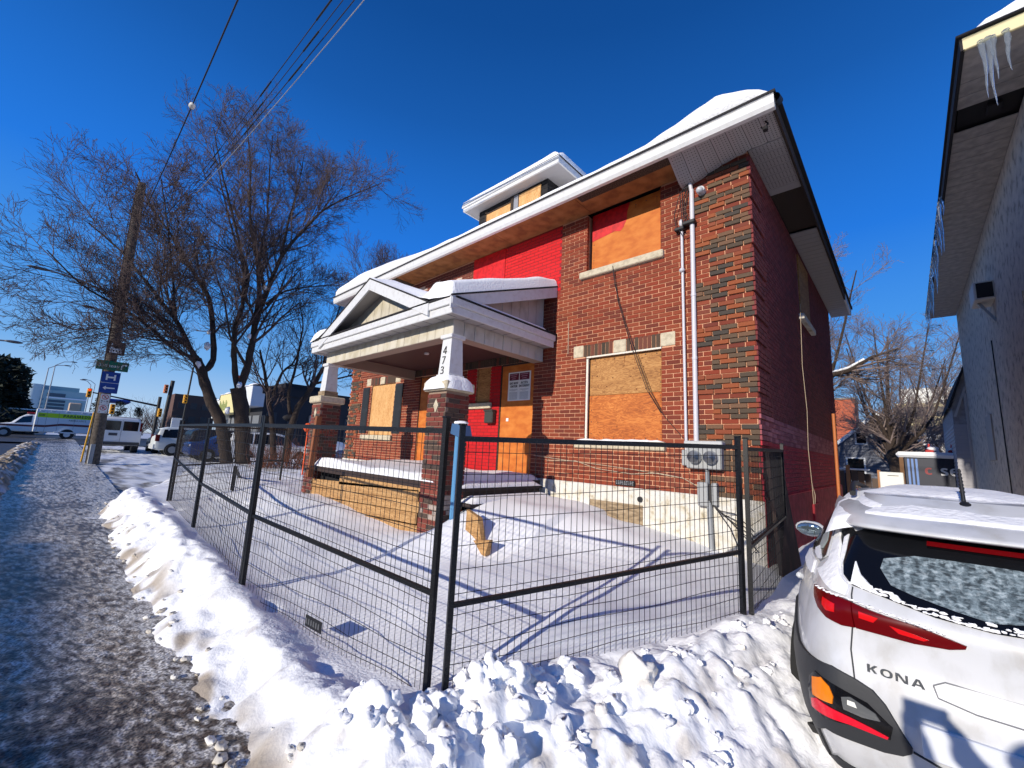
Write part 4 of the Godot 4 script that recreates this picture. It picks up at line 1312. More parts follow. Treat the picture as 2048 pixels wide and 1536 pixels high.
	for s in [[gl, Vector3(-6.95, 4.57, 2.44)], [gr, Vector3(-6.95, 4.57, 2.44)]]:
		m = MB.new()
		var a: Vector3 = s[0]
		var b: Vector3 = s[1]
		var down := Vector3(0, 0.2, 0)
		var inn := Vector3(0, 0, -0.03)
		var o := Vector3(0, -0.002, -0.01)
		m.hexa([a - down + o, b - down + o, b - down + o + inn, a - down + o + inn, a + o, b + o, b + o + inn, a + o + inn] if a.x < b.x else [b - down + o, a - down + o, a - down + o + inn, b - down + o + inn, b + o, a + o, a + o + inn, b + o + inn])
		part("gable_board", m, M.white, roof)
	m = MB.new()
	for s in [-1.0, 1.0]:
		var a := Vector3(gp.x, 4.57 - 0.19, 2.4)
		var b := Vector3(gl.x if s < 0 else gr.x, 3.72 - 0.0, 2.4)
		m.quad(a, b, b - Vector3(0, 0, 0.3), a - Vector3(0, 0, 0.3))
	part("gable_soffit", m, M.soffit, roof)
	for k in 14:
		var x0 := -8.85 + k * 0.27
		var x1 := x0 + 0.262
		var y0 := minf(table([[-8.9, 3.72], [-6.95, 4.4], [-5.05, 3.72]], x0), 4.4)
		var y1 := minf(table([[-8.9, 3.72], [-6.95, 4.4], [-5.05, 3.72]], x1), 4.4)
		m = MB.new()
		m.hexa([Vector3(x0, 3.7, 2.13), Vector3(x1, 3.7, 2.13), Vector3(x1, 3.7, 2.1), Vector3(x0, 3.7, 2.1), Vector3(x0, y0, 2.13), Vector3(x1, y1, 2.13), Vector3(x1, y1, 2.1), Vector3(x0, y0, 2.1)])
		part("siding_board", m, M.vinyl_cream, roof)
	# right side: rake and boarded triangle
	m = MB.new()
	m.hexa([Vector3(-4.54, 3.53, 2.43), Vector3(-4.51, 3.53, 2.43), Vector3(-4.51, 4.44, 0.01), Vector3(-4.54, 4.44, 0.01), Vector3(-4.54, 3.715, 2.43), Vector3(-4.51, 3.715, 2.43), Vector3(-4.51, 4.63, 0.01), Vector3(-4.54, 4.63, 0.01)])
	part("rake_board", m, M.white, roof)
	m = MB.new()
	m.quad(Vector3(-4.82, 3.72, 2.2), Vector3(-4.54, 3.6, 2.4), Vector3(-4.54, 4.46, 0.02), Vector3(-4.82, 4.46, 0.02))
	part("rake_soffit", m, M.soffit, roof)
	for k in 9:
		var z0 := 0.03 + k * 0.22
		var z1 := z0 + 0.212
		m = MB.new()
		m.hexa([Vector3(-4.83, 3.74, z1), Vector3(-4.8, 3.74, z1), Vector3(-4.8, 3.74, z0), Vector3(-4.83, 3.74, z0), Vector3(-4.83, shed.call(z1) - 0.06, z1), Vector3(-4.8, shed.call(z1) - 0.06, z1), Vector3(-4.8, shed.call(z0) - 0.06, z0), Vector3(-4.83, shed.call(z0) - 0.06, z0)])
		part("siding_board", m, M.vinyl, roof)
	m = MB.new()
	m.hexa([Vector3(-4.79, 3.79, 2.0), Vector3(-4.5, 3.735, 2.1), Vector3(-4.5, 3.735, 0.3), Vector3(-4.79, 3.79, 0.1), Vector3(-4.79, 3.83, 1.9), Vector3(-4.52, 3.77, 1.9), Vector3(-4.52, 3.77, 0.35), Vector3(-4.79, 3.83, 0.1)])
	part("pent_snow", m, M.snow, roof)
	# snow over the porch roof
	m = MB.new()
	m.grid(120, 60, func(i, j):
		var x: float = lerpf(-9.36, -4.5, i / 119.0)
		var z: float = lerpf(0.02, 2.44, j / 59.0)
		var y: float = shed.call(z) + 0.02
		var g := 4.595 - absf(x + 6.95) * (0.436 if x < -6.95 else 0.447)
		var on_gable := sm(-0.05, 0.1, g - y)
		var yy := maxf(y, g) + 0.05 * exp(-pow((g - y) / 0.12, 2))
		var e := minf(x + 9.36, -4.5 - x)
		var t := lerpf(0.15 + 0.08 * sm(-5.6, -4.9, x), 0.12 * sm(2.42, 1.9, z) + 0.005, on_gable)
		t += 0.08 * sm(0.05, -0.15, g - y) * sm(2.42, 2.0, z) * sm(-4.6, -5.2, x)
		t += 0.02 * NZ.get_noise_2d(x * 100, z * 100)
		var k := sqrt(clampf(1 - pow(1 - minf(1, e / 0.16), 2), 0, 1)) * sqrt(clampf(1 - pow(1 - minf(1, (2.44 - z) / 0.05), 2), 0, 1)) * lerpf(1.0, 0.7, sm(0.5, 0.0, z))
		return Vector3(x, yy + maxf(0.0, t) * k - (0.02 if k <= 0.001 else 0.0), z), null, true)
	part("porch_roof_snow", m, M.snow, roof)

# ---------------------------------------------------------------- house next door
func neighbour():
	var WX := 1.6
	var EX := 0.9
	var YS := 7.0
	var h := thing("grey_house", "grey stucco house next door with icicles along its eave and a garage behind", "house", Vector3(5, 0, -8))
	var gr := noise_image(512, 0.02, 71, 5)
	var st := relief(tmat(ramp(gr, [[0.15, c8(142, 134, 124)], [0.4, c8(186, 174, 160)], [0.8, c8(200, 188, 172)]]), Vector3(0.35, 0.35, 0.35), 0.95), noise_image(512, 0.08, 72, 4), 0.9)
	var m := MB.new()
	m.box(Vector3(WX, -0.3, -14.5), Vector3(WX + 8, YS, -1.7))
	var wall := part("wall", m, st, h)
	m = MB.new()
	for z in [-4.4, -8.0]:
		m = MB.new()
		m.rod(Vector3(WX - 0.02, 0.0, z), Vector3(WX - 0.02, 4.6, z - 0.05), 0.012, 5)
		part("wall_wire", m, M.cable, h)
	var sof := tmat(ramp(gr, [[0.2, c8(158, 152, 146)], [0.8, c8(186, 180, 172)]]), Vector3.ONE * 0.5, 0.6)
	var z := -1.7
	var k := 0
	while z > -14.4:
		var zb := z - 0.3
		if k == 3 or k == 4:
			z = zb; k += 1
			continue
		m = MB.new()
		m.bbox(Vector3(EX + 0.02, YS, zb + 0.008), Vector3(WX, YS + 0.02, z), 0.006)
		part("soffit_panel", m, sof, h)
		z = zb; k += 1
	m = MB.new()
	m.box(Vector3(EX + 0.05, YS + 0.06, -3.25), Vector3(WX, YS + 0.08, -2.5))
	m.bbox(Vector3(EX + 0.35, YS + 0.0, -3.0), Vector3(EX + 0.5, YS + 0.055, -2.75), 0.01)
	part("soffit_opening", m, M.dark, h)
	m = MB.new()
	m.box(Vector3(EX + 0.02, YS, -1.7), Vector3(WX + 8, YS + 0.015, -1.32))
	part("front_soffit", m, sof, h)
	m = MB.new()
	m.bbox(Vector3(EX, YS - 0.02, -1.32), Vector3(WX + 8, YS + 0.16, -1.28), 0.008)
	part("front_fascia", m, mat(226, 212, 164, 0.6), h, "cream front fascia board")
	m = MB.new()
	m.box(Vector3(EX - 0.02, YS - 0.02, -14.5), Vector3(EX + 0.02, YS + 0.16, -1.281))
	m.box(Vector3(EX - 0.05, YS + 0.161, -14.55), Vector3(WX + 8, YS + 0.19, -1.24))
	part("eave_edge", m, M.shingle, h)
	m = MB.new()
	var T := tan(deg_to_rad(28))
	m.quad(Vector3(EX - 0.04, YS + 0.191, -1.24), Vector3(EX + 9, YS + 0.191, -1.24), Vector3(EX + 9, YS + 0.191 + 4 * T, -5.24), Vector3(EX + 4, YS + 0.191 + 4 * T, -5.24))
	m.quad(Vector3(EX - 0.04, YS + 0.191, -14.55), Vector3(EX - 0.04, YS + 0.191, -1.24), Vector3(EX + 4, YS + 0.191 + 4 * T, -5.24), Vector3(EX + 4, YS + 0.191 + 4 * T, -14.55))
	part("roof", m, M.shingle, h)
	m = MB.new()
	slab_snow(m, Vector3(EX + 0.12, YS + 0.2, -1.26), Vector3(EX + 6, YS + 0.2, -1.26), Vector3(0, 0.47, -0.883), 3.0, func(x, w): return table([[0, 0.05], [0.5, 0.2], [1.2, 0.3], [6.0, 0.3]], x), 0.883, 0.0, 80, 16)
	slab_snow(m, Vector3(EX, YS + 0.2, -14.5), Vector3(EX, YS + 0.2, -1.4), Vector3(0.883, 0.47, 0), 3.0, func(x, w): return 0.02 + 0.2 * sm(0.1, 1.0, w), 0.0, 0.883, 80, 12)
	part("roof_snow", m, M.snow, h)
	# icicles
	var ice := [[0.1, 0.8], [0.15, 0.95], [0.19, 0.6], [0.3, 0.55], [0.5, 0.62], [0.55, 1.0], [0.6, 0.7], [0.66, 0.85], [0.72, 0.6], [0.8, 0.75], [0.9, 0.5], [1.0, 0.6], [1.2, 0.35]]
	for e in ice:
		_icicle(h, Vector3(EX + 0.06 + e[0], YS, -1.27), e[1])
	var cl := MB.new()
	for i in 46:
		var zz := -5.4 - i * 0.195 + rng.randf_range(-0.03, 0.03)
		var l := rng.randf_range(0.25, 0.95) * (0.6 + 0.4 * sin(i * 0.5))
		_icicle_shape(cl, Vector3(EX - 0.03 + rng.randf_range(-0.02, 0.02), YS + 0.05, zz), absf(l) + 0.15)
	part("icicle_curtain", cl, M.ice, h, "row of long icicles at the far end of the eave", true)
	# window air conditioner
	m = MB.new()
	m.bbox(Vector3(WX - 0.3, 5.28, -7.7), Vector3(WX + 0.1, 5.68, -7.0), 0.015)
	var ac := part("air_conditioner", m, mat(196, 192, 184, 0.6), h)
	m = MB.new()
	m.box(Vector3(WX - 0.26, 5.32, -6.998), Vector3(WX - 0.02, 5.64, -6.985))
	part("grille", m, M.dark, ac)
	m = MB.new()
	m.bar(Vector3(WX - 0.22, 5.28, -7.3), Vector3(WX, 4.85, -7.3), 0.1, 0.05)
	part("bracket", m, M.grey_metal, ac)
	# framed side door and garage wing
	m = MB.new()
	m.bbox(Vector3(WX - 0.03, 1.98, -10.6), Vector3(WX + 0.01, 3.1, -9.6), 0.008)
	part("wall_panel", m, mat(150, 146, 142, 0.7), h)
	var gx := 1.24
	m = MB.new()
	m.poly(PackedVector2Array([Vector2(gx, -0.3), Vector2(4.5, -0.3), Vector2(4.5, 5.6), Vector2(2.2, 5.6), Vector2(WX, 5.12), Vector2(gx, 3.85)]), Vector3(0, 0, -20.0), Vector3.RIGHT, Vector3.UP, 5.4)
	var g := part("garage_wing", m, tmat(ramp(gr, [[0.2, c8(136, 134, 136)], [0.8, c8(160, 158, 160)]]), Vector3.ONE * 0.4, 0.8), h)
	for i in 26:
		m = MB.new()
		var y := 0.0 + i * 0.125
		m.hexa([Vector3(gx - 0.022, y, -14.58), Vector3(WX, y, -14.566), Vector3(WX, y, -19.9), Vector3(gx - 0.022, y, -19.9), Vector3(gx - 0.006, y + 0.12, -14.585), Vector3(WX, y + 0.12, -14.58), Vector3(WX, y + 0.12, -19.9), Vector3(gx - 0.006, y + 0.12, -19.9)])
		part("siding_board", m, mat(166, 164, 168, 0.7), g)
	m = MB.new()
	m.bbox(Vector3(gx + 0.3, -0.1, -14.56), Vector3(gx + 0.4, 4.3, -14.52), 0.005); m.bar(Vector3(gx + 0.05, 3.5, -14.54), Vector3(WX, 4.5, -14.54), 0.03, 0.06)
	part("corner_trim", m, mat(186, 182, 178, 0.7), g)
	m = MB.new()
	m.bar(Vector3(gx - 0.08, 3.78, -14.55), Vector3(WX + 0.02, 5.2, -14.55), 0.18, 0.06); m.quad(Vector3(gx - 0.1, 3.8, -14.5), Vector3(WX + 0.02, 5.23, -14.5), Vector3(WX + 0.02, 5.23, -20.0), Vector3(gx - 0.1, 3.8, -20.0))
	part("garage_roof", m, M.shingle, g)

func _icicle_shape(m: MB, p: Vector3, l: float):
	var pts := PackedVector3Array()
	var r := PackedFloat32Array()
	for i in 9:
		var t := i / 8.0
		pts.append(p + Vector3(0.008 * sin(t * 7 + p.x * 40), -l * t, 0.008 * cos(t * 5 + p.z * 31)))
		r.append((0.032 * (1 - t) + 0.003) * (1 + 0.22 * sin(t * 22 + p.x * 90 + p.z * 13)))
	m.tube(pts, r, 7, true)

func _icicle(h: Node, p: Vector3, l: float):
	var m := MB.new()
	_icicle_shape(m, p, l)
	part("icicle", m, M.ice, h)

# ---------------------------------------------------------------- building-site fence
func fence_panel(a: Vector3, b: Vector3, tops: Array, label: String, wires := 50) -> Node3D:   # tops: heights of the top rail and of the middle rail at a and at b
	var f := thing("site_fence", label, "fence", (a + b) / 2, "black wire fence panels round the yard")
	var d := (b - a).normalized()
	var k0 := 0
	for p in [a, b]:
		var m := MB.new()
		var y: float = tops[k0]
		m.bar(p - Vector3(0, 0.3, 0), Vector3(p.x, y + 0.085, p.z), 0.034, 0.034, d)
		var o := part("post", m, M.fence, f)
		m = MB.new()
		m.bbox(Vector3(p.x - 0.023, y + 0.085, p.z - 0.023), Vector3(p.x + 0.023, y + 0.096, p.z + 0.023), 0.004)
		part("cap", m, M.fence, o)
		k0 += 1
	var at := func(t, y): return Vector3(lerpf(a.x, b.x, t), y, lerpf(a.z, b.z, t))
	var m := MB.new()
	m.bar(at.call(0.0, tops[0]), at.call(1.0, tops[1]), 0.03, 0.034)
	part("top_rail", m, M.fence, f)
	m = MB.new()
	m.bar(at.call(0.0, tops[2]), at.call(1.0, tops[3]), 0.026, 0.028)
	part("middle_rail", m, M.fence, f)
	m = MB.new()
	for k in range(1, wires):
		var t := k / float(wires)
		var o := Vector3(0, 0, 0.004 * sin(k * 2.1))
		m.rod(at.call(t, lerpf(a.y, b.y, t) - 0.06) + o, at.call(t, lerpf(tops[0], tops[1], t)) + o, 0.0023, 4)
	for k in 13:
		var pts := []
		for i in 7:
			var t := i / 6.0
			var lo := lerpf(a.y, b.y, t)
			var mid := lerpf(tops[2], tops[3], t)
			var hi := lerpf(tops[0], tops[1], t)
			var y := lerpf(lo, mid, (k + 0.3) / 6.0) if k < 6 else lerpf(mid, hi, (k - 6 + 0.4) / 7.0)
			pts.append(at.call(t, y + 0.012 * sin(i * 1.9 + k * 1.3) * (1.0 if k < 6 else 0.3)))
		m.line(pts, 0.0023, 4)
	part("wire_mesh", m, M.wire, f, "", true)
	return f

func fences():
	var P := [Vector3(-2.17, 0.11, 4.17), Vector3(-4.6, 0.17, 4.52), Vector3(-7.44, 0.28, 4.39), Vector3(-10.35, 0.3, 4.27)]
	fence_panel(P[0] + Vector3(-0.03, 0, 0), P[1] + Vector3(0.02, 0, 0), [1.71, 1.73, 0.71, 0.88], "black wire fence panel with small dark tag, beside the snowbank nearest the corner", 46)
	fence_panel(P[1] + Vector3(-0.03, 0, 0), P[2] + Vector3(0.02, 0, 0), [1.73, 1.76, 0.89, 0.93], "middle fence panel of the run along the pavement", 52)
	fence_panel(P[2] + Vector3(-0.03, 0, 0), P[3], [1.76, 1.78, 0.95, 1.15], "last fence panel along the pavement, near the parked cars", 52)
	fence_panel(P[3] + Vector3(-0.04, 0, -0.05), Vector3(-11.3, 0.4, 2.0), [1.78, 1.85, 1.0, 1.1], "fence panel turning back towards the tree at the far end", 40)
	fence_panel(Vector3(-2.09, 0.11, 4.12), Vector3(-1.04, 0.32, 1.98), [1.665, 1.73, 0.66, 0.89], "fence panel between the corner post and the white car, facing the house", 50)
	fence_panel(Vector3(-1.0, 0.28, 1.9), Vector3(-1.17, 0.22, -0.46), [1.72, 1.78, 0.92, 0.97], "fence panel running back to the house's side wall by the dark board", 48)
	var tag_ := MB.new()
	var a: Vector3 = P[0].lerp(P[1], 0.5) + Vector3(0, 0.09, 0.012)
	var x: Vector3 = (P[0] - P[1]).normalized()
	tag_.poly(PackedVector2Array([Vector2(-0.11, -0.035), Vector2(0.11, -0.035), Vector2(0.11, 0.045), Vector2(-0.11, 0.045)]), a, x, Vector3.UP, 0.004)
	var t := single("fence_tag", tag_, M.black, "small dark name plate wired low on the fence by the snowbank", "sign")
	tag_ = MB.new()
	for k in 6: tag_.poly(PackedVector2Array([Vector2(-0.1 + k * 0.033, -0.015), Vector2(-0.08 + k * 0.033, -0.015), Vector2(-0.083 + k * 0.033, 0.025), Vector2(-0.098 + k * 0.033, 0.025)]), a + Vector3(0, 0, 0.0045), x, Vector3.UP, 0.002)
	part("print", tag_, mat(86, 88, 92, 0.6), t)

# ---------------------------------------------------------------- white car by the fence
const CAR_X := 0.22
const CAR_Y := -0.06
const ZC := [[0.15, 2.98], [0.3, 3.06], [0.5, 3.10], [0.62, 3.08], [0.75, 3.04], [0.85, 3.03], [0.95, 3.03], [1.02, 2.98], [1.1, 2.90], [1.34, 2.66], [1.44, 2.55], [1.54, 2.3]]
const HW := [[0.15, 0.82], [0.3, 0.87], [0.5, 0.89], [0.75, 0.87], [0.95, 0.83], [1.1, 0.77], [1.3, 0.68], [1.44, 0.6], [1.54, 0.5]]
const ZFR := [[0.15, -0.85], [0.4, -1.0], [0.7, -1.02], [0.85, -0.85], [0.95, -0.1], [1.0, 0.15], [1.44, 0.95], [1.54, 1.2]]

func smooth_table(t: Array, y: float) -> float:
	return (table(t, y - 0.025) + 2 * table(t, y) + table(t, y + 0.025)) / 4.0

func car_point(a: float, y: float, off := 0.0) -> Vector3:   # a: -1..1 across the back, beyond that along the flank
	var hw := smooth_table(HW, y) + off
	var zc := smooth_table(ZC, y) + off
	var s := minf(absf(a), 1.0)
	var drop := 0.10 * s * s + 0.9 * pow(maxf(0, (s - 0.6) / 0.4), 2.6)
	var z := zc - drop
	var x := hw * s
	if absf(a) > 1.0:
		var e := absf(a) - 1.0
		var zf := table(ZFR, y)
		var flank := maxf(0.05, z - zf - 0.55)
		if e <= flank:
			z -= e
		else:
			var q := minf(1.0, (e - flank) / 0.9) * PI / 2
			z -= flank + (0.55 + off) * sin(q)
			x = hw * cos(q)
	return Vector3(CAR_X + x * signf(a), CAR_Y + y, z)

func car_patch(pts: Array, off: float, cell := 0.03) -> MB:   # a shape laid on the body, pts in (a, y)
	var poly_ := PackedVector2Array()
	for p in pts: poly_.append(Vector2(p[0], p[1]))
	var lo := poly_[0]
	var hi := poly_[0]
	for p in poly_:
		lo = lo.min(p); hi = hi.max(p)
	var m := MB.new()
	var nx := int(ceil((hi.x - lo.x) / cell))
	var ny := int(ceil((hi.y - lo.y) / cell))
	for i in nx:
		for j in ny:
			var a := lo + Vector2(i, j) * cell
			var sq := PackedVector2Array([a, a + Vector2(cell, 0), a + Vector2(cell, cell), a + Vector2(0, cell)])
			for piece in Geometry2D.intersect_polygons(sq, poly_):
				var t := Geometry2D.triangulate_polygon(piece)
				for k in range(0, t.size(), 3):
					var q := []
					for e in 3:
						q.append(piece[t[k + e]])
					var cross: float = (q[1] - q[0]).cross(q[2] - q[0])
					if cross < 0: q = [q[0], q[2], q[1]]
					var base := m.v.size()
					for e in 3:
						var c := car_point(q[e].x, q[e].y, off)
						var du := car_point(q[e].x + 0.01, q[e].y, off) - car_point(q[e].x - 0.01, q[e].y, off)
						var dv := car_point(q[e].x, q[e].y + 0.01, off) - car_point(q[e].x, q[e].y - 0.01, off)
						m.v.append(c); m.n.append(du.cross(dv).normalized()); m.c.append(Color.WHITE)
					m.ix.append_array([base, base + 2, base + 1])
	# turned-in rim so that the patch has thickness
	for i in poly_.size():
		var p := poly_[i]
		var q := poly_[(i + 1) % poly_.size()]
		var n := int(ceil(p.distance_to(q) / cell))
		for k in n:
			var u := p.lerp(q, k / float(n))
			var w := p.lerp(q, (k + 1.0) / n)
			m.quad(car_point(u.x, u.y, off), car_point(w.x, w.y, off), car_point(w.x, w.y, -0.01), car_point(u.x, u.y, -0.01))
	return m

func mirror_shape(pts: Array) -> Array:
	var out := []
	for p in pts: out.append([-p[0], p[1]])
	out.reverse()
	return out

func white_car():
	var car := thing("parked_car", "white compact crossover seen from behind with snow on roof and glass, beside the fence", "car", Vector3(CAR_X, CAR_Y, 1.0))
	var paint := mat(208, 210, 214, 0.3)
	paint.albedo_texture = ramp(noise_image(512, 0.012, 92, 6, 30.0), [[0.05, c8(226, 223, 217)], [0.4, c8(247, 247, 246)], [0.6, c8(255, 255, 255)]])
	paint.uv1_triplanar = true; paint.uv1_world_triplanar = true; paint.uv1_scale = Vector3(0.9, 0.6, 0.9)
	paint.roughness_texture = paint.albedo_texture; paint.roughness = 0.45
	paint.clearcoat_enabled = true; paint.clearcoat = 0.8; paint.clearcoat_roughness = 0.08
	var m := MB.new()
	var A := []
	for i in 61: A.append(-1.0 + i / 30.0)
	var tail := []
	for i in 40: tail.append(1.0 + pow((i + 1) / 40.0, 1.1) * 4.6)
	var line := []
	for i in range(39, -1, -1): line.append(-tail[i])
	line.append_array(A); line.append_array(tail)
	var ys := []
	for i in 58: ys.append(0.15 + i * 0.0238)
	m.grid(ys.size(), line.size(), func(i, j): return car_point(line[j], ys[i]), null, true)
	# crowned roof
	var top := []
	for j in line.size(): top.append(car_point(line[j], ys[-1]))
	var cen := Vector3(CAR_X, 0, 1.75)
	m.grid(6, line.size(), func(i, j):
		var p: Vector3 = top[j]
		var t: float = i / 5.0
		return Vector3(lerpf(p.x, cen.x, t), p.y + 0.02 * (1 - pow(1 - t, 2)), lerpf(p.z, cen.z, t)), null, true)
	part("body", m, paint, car)
	m = MB.new()
	m.box(Vector3(CAR_X - 0.75, CAR_Y + 0.16, -0.7), Vector3(CAR_X + 0.75, CAR_Y + 0.2, 2.7))
	part("underbody", m, M.black, car)
	var plastic := relief(mat(44, 46, 50, 0.6), noise_image(256, 0.2, 3, 2), 0.05)
	# spoiler over the rear glass
	m = MB.new()
	m.grid(41, 9, func(i, j):
		var s: float = -0.92 + 1.84 * i / 40.0
		var base := car_point(s, 1.32)
		var lip := 0.12 * (1 - pow(absf(s), 4) * 0.75)
		var v: Vector3 = [Vector3(0, 0.0, 0.0), Vector3(0, 0.008, lip * 0.6), Vector3(0, 0.016, lip), Vector3(0, 0.028, lip + 0.01), Vector3(0, 0.042, lip - 0.01), Vector3(0, 0.066, lip * 0.4), Vector3(0, 0.085, 0.0), Vector3(0, 0.115, -0.12), Vector3(0, 0.14, -0.28)][j]
		return base + v)
	part("spoiler", m, paint, car)
	# rear glass in its black surround
	var trim := [[-0.82, 1.3], [-0.769, 1.335], [-0.69, 1.3], [-0.627, 1.325], [0.627, 1.325], [0.69, 1.3], [0.769, 1.335], [0.82, 1.3], [0.72, 1.2], [0.666, 1.09], [0.6, 1.05], [0.465, 1.03], [0.216, 0.996], [0.0, 0.985], [-0.216, 0.996], [-0.465, 1.034], [-0.606, 1.052], [-0.666, 1.09], [-0.72, 1.2]]
	var gl := part("rear_window", car_patch(trim, 0.005), mat(14, 15, 18, 0.12), car)
	var fr := [[-0.482, 1.15], [-0.475, 1.195], [-0.317, 1.228], [-0.108, 1.232], [0.108, 1.232], [0.317, 1.228], [0.475, 1.195], [0.482, 1.15], [0.414, 1.085], [0.305, 1.062], [0.13, 1.036], [0.0, 1.02], [-0.13, 1.036], [-0.305, 1.062], [-0.414, 1.085]]
	var frost := tmat(ramp(noise_image(512, 0.06, 91, 6, 20.0), [[0.25, c8(40, 48, 53)], [0.42, c8(84, 98, 105)], [0.6, c8(126, 142, 150)], [0.78, c8(178, 190, 195)]]), Vector3(0.8, 2.4, 0.8), 0.6)
	part("frost", car_patch(fr, 0.008), frost, gl)
	# patches of blown snow
	var sp := [[[-0.62, 1.16], [-0.575, 1.106], [-0.54, 1.085], [-0.5, 1.06], [-0.45, 1.035], [-0.53, 1.046], [-0.61, 1.06]], [[-0.424, 1.056], [-0.38, 1.05], [-0.355, 1.03], [-0.396, 1.028]], [[-0.74, 1.26], [-0.72, 1.28], [-0.7, 1.2], [-0.69, 1.12], [-0.71, 1.16]]]
	m = MB.new()
	for p in sp: m.add(car_patch(p, 0.012, 0.02), Transform3D())
	for k in 150:
		var a := rng.randf_range(-0.62, 0.7)
		var y := table([[-0.62, 1.06], [-0.465, 1.04], [-0.216, 1.002], [0.0, 0.992], [0.216, 1.002], [0.7, 1.06]], a) + 0.028 * pow(rng.randf(), 2.0) * (1.0 if sin(a * 23.0) > -0.3 else 0.3)
		m.blob(car_point(a, y, 0.008), Vector3(rng.randf_range(0.006, 0.02), rng.randf_range(0.003, 0.008), 0.004), k, 0.3, 5, 7)
	part("snow_patches", m, M.snow, gl, "", true)
	part("brake_light", car_patch([[-0.25, 1.284], [0.25, 1.284], [0.25, 1.306], [-0.25, 1.306]], 0.02), M.lens_red, car)
	# lamps
	var to := [[-0.806, 0.99], [-0.741, 0.997], [-0.656, 0.99], [-0.586, 0.981], [-0.556, 0.868], [-0.614, 0.862], [-0.698, 0.875], [-0.75, 0.902], [-0.785, 0.945]]
	var ti := [[-0.58, 0.979], [-0.51, 0.967], [-0.42, 0.957], [-0.32, 0.948], [-0.238, 0.938], [-0.16, 0.925], [-0.1, 0.913], [-0.105, 0.9], [-0.165, 0.882], [-0.3, 0.868], [-0.421, 0.868], [-0.548, 0.868]]
	for sgn in [false, true]:
		for s in [to, ti]:
			var l := part("tail_light", car_patch(mirror_shape(s) if sgn else s, 0.012), M.lens_red, car)
			if not sgn:
				var g := [[[-0.73, 0.965], [-0.66, 0.955], [-0.655, 0.915], [-0.7, 0.91], [-0.725, 0.93]]] if s == to else [[[-0.54, 0.95], [-0.45, 0.94], [-0.47, 0.915], [-0.535, 0.92]], [[-0.4, 0.92], [-0.3, 0.91], [-0.24, 0.9], [-0.26, 0.89], [-0.36, 0.895]]]
				for e in g: part("reflector", car_patch(e, 0.0145, 0.02), mat(214, 22, 26, 0.15), l)
	m = MB.new()
	for k in 26:
		var aa := -0.78 + k * 0.024
		m.blob(car_point(aa, 0.995 - maxf(0, aa + 0.62) * 0.12, 0.014), Vector3(rng.randf_range(0.006, 0.018), rng.randf_range(0.002, 0.008), 0.004), k, 0.3, 5, 6)
	part("snow_crumbs", m, M.snow, car, "", true)
	# lower cladding with fog lamps
	var clad := [[-1.9, 0.58], [-1.3, 0.74], [-1.0, 0.72], [-0.93, 0.66], [-0.866, 0.632], [-0.774, 0.645], [-0.658, 0.66], [-0.543, 0.64], [-0.473, 0.619], [-0.423, 0.578], [-0.377, 0.513], [-0.331, 0.436], [-0.335, 0.41], [-0.369, 0.385], [-0.444, 0.366], [-0.584, 0.354], [-0.702, 0.345], [-0.757, 0.3], [-0.757, 0.16], [-1.9, 0.16]]
	for sgn in [false, true]:
		part("cladding", car_patch(mirror_shape(clad) if sgn else clad, 0.012, 0.05), plastic, car)
	var low := [[-0.757, 0.16], [0.757, 0.16], [0.7, 0.21], [0.6, 0.205], [0.3, 0.26], [-0.3, 0.26], [-0.6, 0.205], [-0.7, 0.21]]
	part("cladding", car_patch(low, 0.012, 0.05), plastic, car)
	var rec := [[-0.762, 0.558], [-0.732, 0.599], [-0.626, 0.584], [-0.491, 0.561], [-0.394, 0.498], [-0.409, 0.438], [-0.571, 0.43], [-0.725, 0.398], [-0.773, 0.41]]
	for sgn in [false, true]:
		var o := part("lamp_cluster", car_patch(mirror_shape(rec) if sgn else rec, 0.016), mat(16, 16, 18, 0.15), car)
		for e in [["indicator", [[-0.742, 0.567], [-0.697, 0.591], [-0.655, 0.57], [-0.635, 0.533], [-0.64, 0.499], [-0.738, 0.484]], M.lens_amber], ["reflector", [[-0.754, 0.455], [-0.72, 0.481], [-0.566, 0.471], [-0.481, 0.461], [-0.412, 0.449], [-0.418, 0.437], [-0.571, 0.434], [-0.699, 0.418], [-0.757, 0.41]], mat(226, 12, 44, 0.2)], ["reversing_lamp", [[-0.598, 0.547], [-0.561, 0.561], [-0.458, 0.531], [-0.438, 0.506], [-0.51, 0.493], [-0.589, 0.497]], mat(120, 122, 122, 0.12, 0.4)]]:
			part(e[0], car_patch(mirror_shape(e[1]) if sgn else e[1], 0.02, 0.02), e[2], o)
		part("painted_glint", car_patch(mirror_shape([[-0.57, 0.545], [-0.54, 0.545], [-0.53, 0.525], [-0.57, 0.525]]) if sgn else [[-0.57, 0.545], [-0.54, 0.545], [-0.53, 0.525], [-0.57, 0.525]], 0.022, 0.02), mat(236, 236, 226, 0.1), o, "bright spot painted on the reflector of the reversing lamp")  # pale unlit patch painted as a glint on the lamp
	# panel gaps
	m = MB.new()
	for sgn in [-1.0, 1.0]:
		var pts := []
		for e in [[0.602, 1.045], [0.597, 1.01], [0.582, 0.97], [0.568, 0.9], [0.57, 0.86], [0.57, 0.76], [0.552, 0.64]]: pts.append(car_point(e[0] * sgn, e[1], 0.002))
		m.line(pts, 0.0035, 4)
		pts = []
		for e in [[0.33, 0.42], [0.2, 0.39], [0.0, 0.375]]: pts.append(car_point(e[0] * sgn, e[1], 0.002))
		m.line(pts, 0.005, 4)
	part("panel_gap", m, mat(60, 62, 66, 0.8), car)
	var pl := [[-0.235, 0.715], [-0.19, 0.74], [0.19, 0.74], [0.235, 0.715], [0.22, 0.672], [0.09, 0.655], [-0.09, 0.655], [-0.22, 0.672]]
	m = MB.new()
	var ring := []
